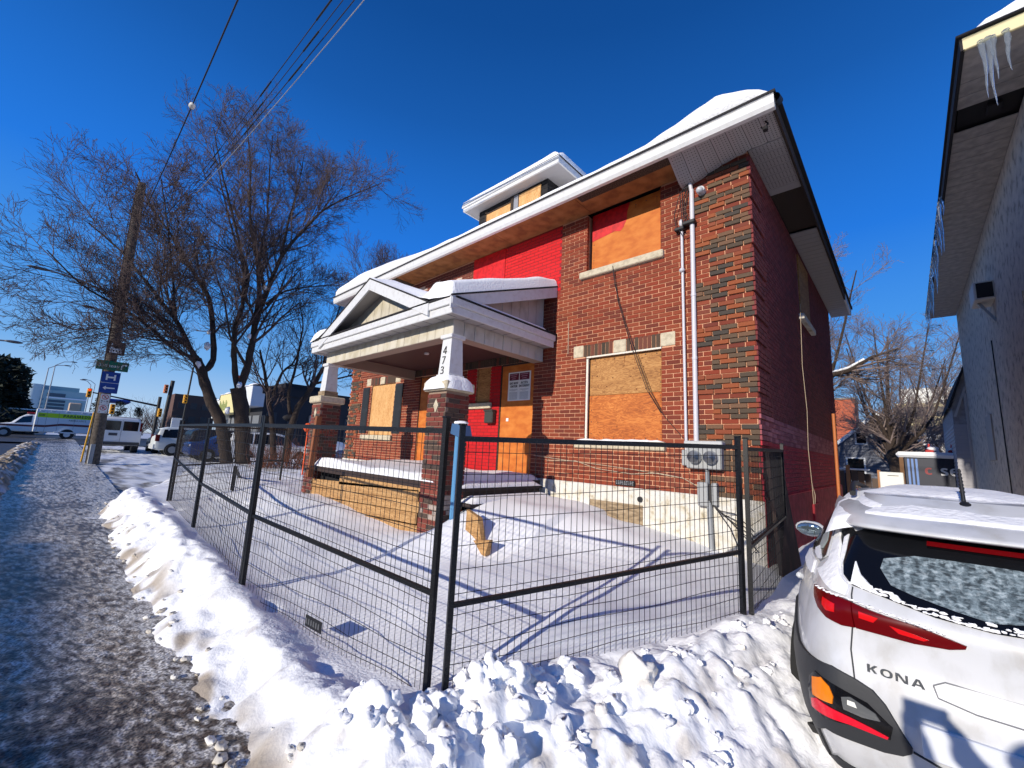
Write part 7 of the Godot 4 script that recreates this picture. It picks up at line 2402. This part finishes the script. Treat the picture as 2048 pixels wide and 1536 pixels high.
# ---------------------------------------------------------------- lane behind the houses
func back_lane():
	var b := thing("gabled_house", "small slate grey gabled house with snowy roof at the end of the lane", "house", Vector3(-1, 0, -27))
	var m := MB.new()
	m.poly(PackedVector2Array([Vector2(-2.9, -0.3), Vector2(0.9, -0.3), Vector2(0.9, 2.75), Vector2(-1.0, 4.5), Vector2(-2.9, 2.75)]), Vector3(0, 0, -31), Vector3.RIGHT, Vector3.UP, 7.0)
	part("wall", m, mat(112, 116, 126, 0.85), b)
	m = MB.new()
	for k in 18: m.box(Vector3(-2.88, 0.1 + k * 0.15, -23.999), Vector3(0.88, 0.12 + k * 0.15, -23.985))
	part("siding_lines", m, mat(88, 92, 102, 0.85), b, "", true)
	m = MB.new()
	for s in [-1.0, 1.0]:
		m.hexa([Vector3(-1.0, 4.5, -23.7), Vector3(-1.0 + 2.2 * s, 2.47, -23.7), Vector3(-1.0 + 2.2 * s, 2.47, -31.2), Vector3(-1.0, 4.5, -31.2), Vector3(-1.0, 4.72, -23.7), Vector3(-1.0 + 2.2 * s, 2.69, -23.7), Vector3(-1.0 + 2.2 * s, 2.69, -31.2), Vector3(-1.0, 4.72, -31.2)] if s > 0 else [Vector3(-3.2, 2.47, -23.7), Vector3(-1.0, 4.5, -23.7), Vector3(-1.0, 4.5, -31.2), Vector3(-3.2, 2.47, -31.2), Vector3(-3.2, 2.69, -23.7), Vector3(-1.0, 4.72, -23.7), Vector3(-1.0, 4.72, -31.2), Vector3(-3.2, 2.69, -31.2)])
	part("roof_snow", m, M.snow, b)
	for e in [[-1.95, -1.55, 3.0, 3.55], [-2.4, -1.72, 1.0, 2.15]]:
		m = MB.new()
		m.bbox(Vector3(e[0] - 0.08, e[2] - 0.08, -23.99), Vector3(e[1] + 0.08, e[3] + 0.08, -23.95), 0.01)
		var w := part("window", m, mat(210, 214, 218, 0.6), b)
		m = MB.new()
		m.box(Vector3(e[0], e[2], -23.949), Vector3(e[1], e[3], -23.94))
		part("pane", m, M.glass_dark, w)
	# taller blocks beyond
	b = thing("red_brick_block", "orange red brick block behind the gabled house roof", "building", Vector3(-4.4, 0, -46))
	m = MB.new()
	m.box(Vector3(-6.2, 0, -48), Vector3(-3.2, 8.0, -44))
	part("wall", m, mat(176, 92, 62, 0.9), b)
	m = MB.new()
	m.box(Vector3(-6.3, 8.0, -48), Vector3(-3.1, 8.15, -43.9))
	part("parapet", m, mat(150, 140, 130, 0.9), b)
	b = thing("cream_block", "cream multi-storey building with dark bands seen through the lane trees", "building", Vector3(2, 0, -58))
	m = MB.new()
	m.box(Vector3(-0.6, 0, -62), Vector3(6.5, 8.6, -54))
	part("wall", m, mat(206, 190, 146, 0.85), b)
	m = MB.new()
	m.box(Vector3(0.0, 8.6, -61), Vector3(5.5, 10.3, -55))
	part("penthouse", m, mat(222, 220, 210, 0.8), b)
	for k in 4:
		m = MB.new()
		m.box(Vector3(-0.7, 1.6 + k * 1.9, -54), Vector3(6.6, 2.5 + k * 1.9, -53.8))
		part("window", m, mat(74, 66, 52, 0.5), b)
	m = MB.new()
	m.box(Vector3(1.7, 0.0, -39), Vector3(6.0, 3.4, -36))
	single("dark_red_shed", m, mat(96, 44, 40, 0.9), "dark red low building behind the container truck", "building")
	m = MB.new()
	m.poly(PackedVector2Array([Vector2(0.3, 2.4), Vector2(5, 2.4), Vector2(3.5, 3.8), Vector2(0.3, 4.0)]), Vector3(0, 0, -33), Vector3.RIGHT, Vector3.UP, 3)
	single("snowy_roof", m, M.snow, "snow covered low roof to the right of the gabled house", "roof")
	# container
	var c := thing("container", "dark navy cargo container with blue stripes and white lettering, snow on top", "container", Vector3(1.5, 0, -18))
	m = MB.new()
	m.bbox(Vector3(-0.1, 0.3, -18.5), Vector3(4.0, 2.13, -16.0), 0.03)
	part("body", m, mat(22, 28, 48, 0.5), c)
	m = MB.new()
	for k in 3: m.box(Vector3(0.0 + k * 0.11, 0.35, -16.0), Vector3(0.06 + k * 0.11, 2.08, -15.985))
	part("blue_stripe", m, mat(96, 130, 190, 0.5), c)
	m = MB.new()
	m.box(Vector3(-0.22, 0.3, -16.05), Vector3(-0.1, 2.15, -15.98))
	part("end_post", m, mat(116, 84, 56, 0.8), c)
	letters(c, "lettering", "sec", 0.34, Transform3D(Basis(), Vector3(1.22, 1.68, -15.995)), M.print_white)
	letters(c, "lettering", "c", 0.32, Transform3D(Basis(), Vector3(0.55, 1.68, -15.995)), mat(130, 30, 36, 0.5))
	m = MB.new()
	m.bbox(Vector3(-0.3, 2.13, -18.6), Vector3(4.1, 2.34, -15.9), 0.08)
	part("top_snow", m, M.snow, c)
	for e in [[0.62, "red and white barrier foot on the container roof, left one"], [1.22, "red and white barrier foot on the container roof, right one"]]:
		m = MB.new()
		m.bbox(Vector3(e[0] - 0.1, 2.34, -16.5), Vector3(e[0] + 0.14, 2.44, -16.2), 0.03)
		m.rod(Vector3(e[0], 2.44, -16.35), Vector3(e[0] + 0.02, 2.66, -16.35), 0.035, 7)
		var o := single("barrier_foot", m, mat(186, 50, 46, 0.6), e[1], "barrier", "barrier feet on the container")
		m = MB.new()
		m.blob(Vector3(e[0] + 0.12, 2.48, -16.3), Vector3(0.16, 0.08, 0.12), 4, 0.2)
		part("snow_lump", m, M.snow, o)
	# white box
	var wb := thing("white_cabinet", "plain white cabinet with a handle slot standing in the lane beyond the car roof", "cabinet", Vector3(-0.35, 0, -10.3))
	m = MB.new()
	m.bbox(Vector3(-0.6, 0.0, -10.6), Vector3(-0.1, 1.56, -10.05), 0.015)
	part("body", m, mat(222, 224, 220, 0.5), wb)
	m = MB.new()
	m.box(Vector3(-0.43, 1.46, -10.05), Vector3(-0.2, 1.475, -10.044))
	part("handle_slot", m, M.hole, wb)
	# board fence
	var f := thing("board_fence", "weathered board fence across the lane with a lighter end post", "fence", Vector3(-1.2, 0, -12.1))
	for k in 11:
		m = MB.new()
		var x := -2.4 + k * 0.17
		m.bbox(Vector3(x, -0.1, -12.1 + 0.01 * (k % 2)), Vector3(x + 0.16, 1.58 - 0.06 * (k % 3) - (0.25 if x > -0.95 else 0.0), -12.07 + 0.01 * (k % 2)), 0.005)
		part("board", m, mat([92, 116, 78][k % 3], [78, 92, 66][k % 3], [70, 74, 60][k % 3], 0.9), f)
	m = MB.new()
	m.bbox(Vector3(-1.5, -0.1, -12.0), Vector3(-1.4, 1.72, -11.9), 0.01); m.bbox(Vector3(-0.72, -0.1, -12.0), Vector3(-0.64, 1.6, -11.9), 0.01)
	part("post", m, mat(176, 124, 84, 0.85), f)
	m = MB.new()
	m.bbox(Vector3(-2.4, 1.56, -12.13), Vector3(-0.9, 1.62, -12.04), 0.02)
	part("top_snow", m, M.snow, f)

# ---------------------------------------------------------------- loose things in the yard
func yard_things():
	var m := MB.new()
	m.bbox(Vector3(-4.54, 0.3, 2.12), Vector3(-4.47, 1.84, 2.17), 0.012)
	var o := single("blue_pipe", m, mat(86, 142, 186, 0.5), "pale blue upright plastic duct standing against the right porch pillar", "duct")
	m = MB.new()
	m.hexa([Vector3(-4.6, 1.8, 2.2), Vector3(-4.36, 1.74, 2.2), Vector3(-4.36, 1.74, 2.0), Vector3(-4.6, 1.8, 2.0), Vector3(-4.58, 1.94, 2.2), Vector3(-4.42, 1.92, 2.2), Vector3(-4.42, 1.92, 2.0), Vector3(-4.58, 1.94, 2.0)])
	part("hood", m, mat(62, 96, 136, 0.5), o)
	m = MB.new()
	m.blob(Vector3(-4.5, 1.95, 2.1), Vector3(0.1, 0.035, 0.11), 3, 0.1)
	part("hood_snow", m, M.snow, o)
	m = MB.new()
	m.hexa([Vector3(-4.05, 0.3, 2.3), Vector3(-3.7, 0.34, 2.3), Vector3(-3.7, 0.34, 2.22), Vector3(-4.05, 0.3, 2.22), Vector3(-4.1, 0.85, 2.25), Vector3(-3.88, 0.78, 2.25), Vector3(-3.86, 0.78, 2.2), Vector3(-4.1, 0.85, 2.2)])
	m.hexa([Vector3(-3.95, 0.42, 2.3), Vector3(-3.62, 0.4, 2.36), Vector3(-3.62, 0.4, 2.28), Vector3(-3.95, 0.42, 2.24), Vector3(-3.9, 0.52, 2.3), Vector3(-3.58, 0.58, 2.34), Vector3(-3.58, 0.58, 2.28), Vector3(-3.9, 0.52, 2.24)])
	single("broken_board", m, M.lumber, "broken brown board sticking out of the snow beside the blue duct", "board")
	m = MB.new()
	m.bar(Vector3(-8.62, 0.9, 2.4), Vector3(-8.66, 2.1, 2.34), 0.1, 0.1, Vector3.RIGHT)
	single("timber_post", m, mat(136, 82, 50, 0.8), "reddish brown timber post in front of the left porch pillar", "post")
	for k in 2:
		m = MB.new()
		m.rod(Vector3(-10.4 - 0.15 * k, 0.4, 3.2), Vector3(-10.3 - 0.15 * k, 1.0, 3.22), 0.018, 6)
		single("stake", m, M.black, ["thin black stake in the yard snow, nearer the fence", "thin black stake in the yard snow, beside the other stake"][k], "stake", "black stakes in the snow")
	m = MB.new()
	m.blob(Vector3(-13.2, 2.0, 0.75), Vector3(0.08, 0.14, 0.15), 3, 0.15)
	m.rod(Vector3(-13.2, 0.4, 0.75), Vector3(-13.2, 1.9, 0.75), 0.02, 6)
	single("orange_flag", m, mat(232, 92, 40, 0.6), "orange marker just left of the left porch pillar", "marker")
	m = MB.new()
	m.hexa([Vector3(-1.14, -0.05, 0.05), Vector3(-1.1, -0.05, 0.05), Vector3(-1.06, -0.05, -0.95), Vector3(-1.1, -0.05, -0.95), Vector3(-1.26, 1.78, 0.03), Vector3(-1.22, 1.78, 0.03), Vector3(-1.22, 1.78, -0.62), Vector3(-1.26, 1.78, -0.62)])
	single("dark_board", m, tmat(ramp(noise_image(256, 0.02, 19, 4, 20.0), [[0.2, c8(40, 28, 26)], [0.5, c8(58, 36, 34)], [0.85, c8(92, 72, 56)]]), Vector3(0.6, 0.4, 0.6), 0.85), "tall dark weathered board leaning on the side wall corner", "board")
	m = MB.new()
	m.bar(Vector3(-12.6, 0.55, 2.5), Vector3(-10.9, 0.95, 3.1), 0.05, 0.05)
	single("fallen_rail", m, M.black, "black rail lying slanted in the yard behind the fence end", "rail")
	# broken snow thrown up by the plough
	m = MB.new()
	var r_ := RandomNumberGenerator.new()
	r_.seed = 31
	for k in 210:
		var x := r_.randf_range(-2.3, -0.75)
		var z := r_.randf_range(1.6, 4.75)
		var f := fence_side(x, z)
		if f < 0.12 or f > 0.95: continue
		var s := r_.randf_range(0.015, 0.05) * (1.7 if r_.randf() < 0.2 else 1.0) * (1.0 if z > 3.4 or r_.randf() < 0.3 else 0.5)
		m.col = lin(247, 248, 250) if r_.randf() < 0.85 else lin(240, 236, 228)
		m.blob(Vector3(x, snow_h(x, z) + s * 0.2, z), Vector3(s * r_.randf_range(0.9, 1.5), s * r_.randf_range(0.7, 1.1), s * r_.randf_range(0.8, 1.3)), k, 0.34, 12, 16)
	for e in [[-1.5, 0, 4.24, 0.085], [-1.82, 0, 4.1, 0.07], [-1.68, 0, 3.95, 0.07], [-1.9, 0, 4.25, 0.075], [-1.68, 0, 4.3, 0.06], [-1.35, 0, 4.3, 0.055], [-1.6, 0, 4.5, 0.06], [-1.85, 0, 4.45, 0.065], [-1.55, 0, 3.85, 0.06], [-1.95, 0, 4.1, 0.05]]:
		m.col = lin(247, 248, 250)
		m.blob(Vector3(e[0], snow_h(e[0], e[2]) + e[3] * 0.25, e[2]), Vector3(e[3], e[3] * 1.05, e[3] * 0.85), int(e[0] * 1000), 0.34, 16, 22)
	for k in 70:
		var x := -2.2 - pow(r_.randf(), 1.6) * 12.0
		var z := 4.98 + r_.randf_range(-0.14, 0.16)
		var s := r_.randf_range(0.008, 0.03)
		m.col = lin(240, 238, 232).lerp(lin(196, 186, 168), r_.randf())
		m.blob(Vector3(x, maxf(snow_h(x, z), 0.0) + s * 0.1, z), Vector3(s * 1.5, s * 0.6, s * 1.1), k + 500, 0.4, 6, 8)
	var o2 := struct("snow_chunks", m, M.snow_v)
	o2.set_meta("kind", "stuff")
	tag(o2, "broken lumps of white and dirty ploughed snow along the banks", "snow")

# ---------------------------------------------------------------- what stands behind the viewer and throws its shade into the picture
func behind_camera():
	var b := thing("row_of_shops", "two-storey brick row across the street shading the pavement", "building", Vector3(4, 0, 29))
	var m := MB.new()
	for e in [[-14.6, -9.0, 7.15], [-9.0, -7.0, 7.25], [-7.0, -3.3, 7.28], [-3.3, 6.0, 7.33], [6.0, 18.0, 7.3]]:
		m.box(Vector3(e[0], -0.2, 25.4), Vector3(e[1], e[2], 33))
	part("wall", m, mat(132, 84, 68, 0.9), b)
	for k in 10:
		for j in 2:
			m = MB.new()
			m.bbox(Vector3(-13.6 + k * 3.1, 1.0 + j * 3.1, 25.33), Vector3(-12.0 + k * 3.1, 3.0 + j * 3.1, 25.4), 0.01)
			var w := part("window", m, mat(206, 204, 198, 0.6), b)
			m = MB.new()
			m.box(Vector3(-13.5 + k * 3.1, 1.1 + j * 3.1, 25.32), Vector3(-12.1 + k * 3.1, 2.9 + j * 3.1, 25.329))
			part("pane", m, M.glass_dark, w)
	person()

func person():
	# joints of a standing figure in a parka holding a phone up to take the picture: [from, to, radius, radius]
	var o := Vector3(0.36, 0.0, 6.42)
	var bones := [[Vector3(0, 0.95, 0.02), Vector3(0, 1.34, 0.04), 0.17, 0.19], [Vector3(-0.17, 1.38, 0.04), Vector3(0.17, 1.38, 0.04), 0.1, 0.1], [Vector3(0, 1.4, 0.03), Vector3(0, 1.5, 0.0), 0.075, 0.07], [Vector3(0, 1.6, -0.01), Vector3(0, 1.66, 0.0), 0.105, 0.115], [Vector3(0, 1.58, -0.1), Vector3(0, 1.57, -0.13), 0.018, 0.014],
		[Vector3(-0.2, 1.36, 0.03), Vector3(-0.3, 1.18, -0.18), 0.075, 0.062], [Vector3(-0.3, 1.18, -0.18), Vector3(-0.4, 1.5, -0.4), 0.062, 0.045], [Vector3(0.2, 1.36, 0.03), Vector3(0.18, 1.2, -0.22), 0.075, 0.062], [Vector3(0.18, 1.2, -0.22), Vector3(-0.25, 1.5, -0.4), 0.062, 0.045],
		[Vector3(-0.4, 1.5, -0.4), Vector3(-0.42, 1.57, -0.43), 0.04, 0.03], [Vector3(-0.25, 1.5, -0.4), Vector3(-0.26, 1.56, -0.43), 0.04, 0.03],
		[Vector3(-0.1, 0.92, 0.02), Vector3(-0.12, 0.5, 0.0), 0.1, 0.075], [Vector3(-0.12, 0.5, 0.0), Vector3(-0.12, 0.1, 0.04), 0.075, 0.06], [Vector3(-0.12, 0.07, 0.05), Vector3(-0.13, 0.06, -0.16), 0.065, 0.05], [Vector3(0.1, 0.92, 0.02), Vector3(0.12, 0.5, 0.0), 0.1, 0.075], [Vector3(0.12, 0.5, 0.0), Vector3(0.12, 0.1, 0.04), 0.075, 0.06], [Vector3(0.12, 0.07, 0.05), Vector3(0.13, 0.06, -0.16), 0.065, 0.05], [Vector3(0, 0.75, 0.02), Vector3(0, 0.95, 0.02), 0.185, 0.175]]
	for h in [-0.42, -0.26]:   # four fingers and a thumb on each hand
		for k in 4: bones.append([Vector3(h + (0.012 if h < -0.3 else -0.012), 1.555 + k * 0.02, -0.43), Vector3(h + (0.035 if h < -0.3 else -0.035), 1.56 + k * 0.02, -0.455), 0.009, 0.008])
		bones.append([Vector3(h, 1.54, -0.42), Vector3(h + (0.05 if h < -0.3 else -0.05), 1.555, -0.44), 0.011, 0.009])
	var m := nets(bones, o, 0.022)
	var p := single("person", m, mat(34, 38, 46, 0.9), "person in a dark parka holding up a phone to photograph the house", "person")
	m = MB.new()
	m.bbox(Vector3(-0.075, 1.56, 5.945), Vector3(0.075, 1.635, 5.953), 0.004)
	tag(single("phone", m, M.black, "black phone held up in both hands by the person in the parka", "phone"), "black phone held up in both hands by the person in the parka", "phone")
	m = MB.new()
	m.blob(o + Vector3(0, 1.7, 0.0), Vector3(0.13, 0.09, 0.135), 2, 0.03, 10, 14)
	part("knit_hat", m, mat(70, 30, 34, 0.95), p)

func nets(bones: Array, o: Vector3, cell: float) -> MB:
	var lo := Vector3(INF, INF, INF)
	var hi := -lo
	for b in bones:
		var r: float = maxf(b[2], b[3]) + 0.06
		for e in [b[0], b[1]]:
			lo = lo.min(e - Vector3.ONE * r); hi = hi.max(e + Vector3.ONE * r)
	var n := Vector3i(((hi - lo) / cell).ceil()) + Vector3i.ONE
	var f := PackedFloat32Array()
	f.resize(n.x * n.y * n.z)
	f.fill(1.0)
	for b in bones:
		var a: Vector3 = b[0]
		var d: Vector3 = b[1] - a
		var r: float = maxf(b[2], b[3]) + 0.05
		var i0 := Vector3i(((a.min(b[1]) - Vector3.ONE * r - lo) / cell).floor()).clamp(Vector3i.ZERO, n - Vector3i.ONE)
		var i1 := Vector3i(((a.max(b[1]) + Vector3.ONE * r - lo) / cell).ceil()).clamp(Vector3i.ZERO, n - Vector3i.ONE)
		for x in range(i0.x, i1.x + 1):
			for y in range(i0.y, i1.y + 1):
				for z in range(i0.z, i1.z + 1):
					var p := lo + Vector3(x, y, z) * cell
					var t := clampf((p - a).dot(d) / d.length_squared(), 0, 1)
					var v := p.distance_to(a + d * t) - lerpf(b[2], b[3], t)
					var k := (x * n.y + y) * n.z + z
					var u := f[k]
					var h := maxf(0.02 - absf(u - v), 0) / 0.02
					f[k] = minf(u, v) - h * h * 0.005
	var m := MB.new()
	var id := {}
	var at := func(x, y, z): return f[(x * n.y + y) * n.z + z]
	for x in n.x - 1:
		for y in n.y - 1:
			for z in n.z - 1:
				var base := (x * n.y + y) * n.z + z
				var s := Vector3.ZERO
				var c := 0
				var inside := 0
				var vals := []
				for k in 8:
					var q := f[base + ((k & 1) * n.y + ((k >> 1) & 1)) * n.z + (k >> 2)]
					vals.append(q)
					if q < 0: inside += 1
				if inside == 0 or inside == 8: continue
				for e in [[0, 1], [2, 3], [4, 5], [6, 7], [0, 2], [1, 3], [4, 6], [5, 7], [0, 4], [1, 5], [2, 6], [3, 7]]:
					var a: float = vals[e[0]]
					var b: float = vals[e[1]]
					if (a < 0) != (b < 0):
						var t := a / (a - b)
						s += Vector3(e[0] & 1, (e[0] >> 1) & 1, e[0] >> 2).lerp(Vector3(e[1] & 1, (e[1] >> 1) & 1, e[1] >> 2), t)
						c += 1
				id[base] = m.v.size()
				m.v.append(o + lo + (Vector3(x, y, z) + s / c) * cell)
				m.n.append(Vector3(vals[1] + vals[3] + vals[5] + vals[7] - vals[0] - vals[2] - vals[4] - vals[6], vals[2] + vals[3] + vals[6] + vals[7] - vals[0] - vals[1] - vals[4] - vals[5], vals[4] + vals[5] + vals[6] + vals[7] - vals[0] - vals[1] - vals[2] - vals[3]).normalized())
				m.c.append(Color.WHITE)
	var sx := n.y * n.z
	var sy := n.z
	for base in id:
		for ax in 3:
			var st: int = [sx, sy, 1][ax]
			var u: int = [sy, 1, sx][ax]
			var w: int = [1, sx, sy][ax]
			if (f[base] < 0) != (f[base + st] < 0) and id.has(base - u) and id.has(base - w) and id.has(base - u - w):
				var q := [id[base], id[base - u], id[base - u - w], id[base - w]]
				if f[base] < 0: m.ix.append_array([q[0], q[2], q[1], q[0], q[3], q[2]])
				else: m.ix.append_array([q[0], q[1], q[2], q[0], q[2], q[3]])
	return m
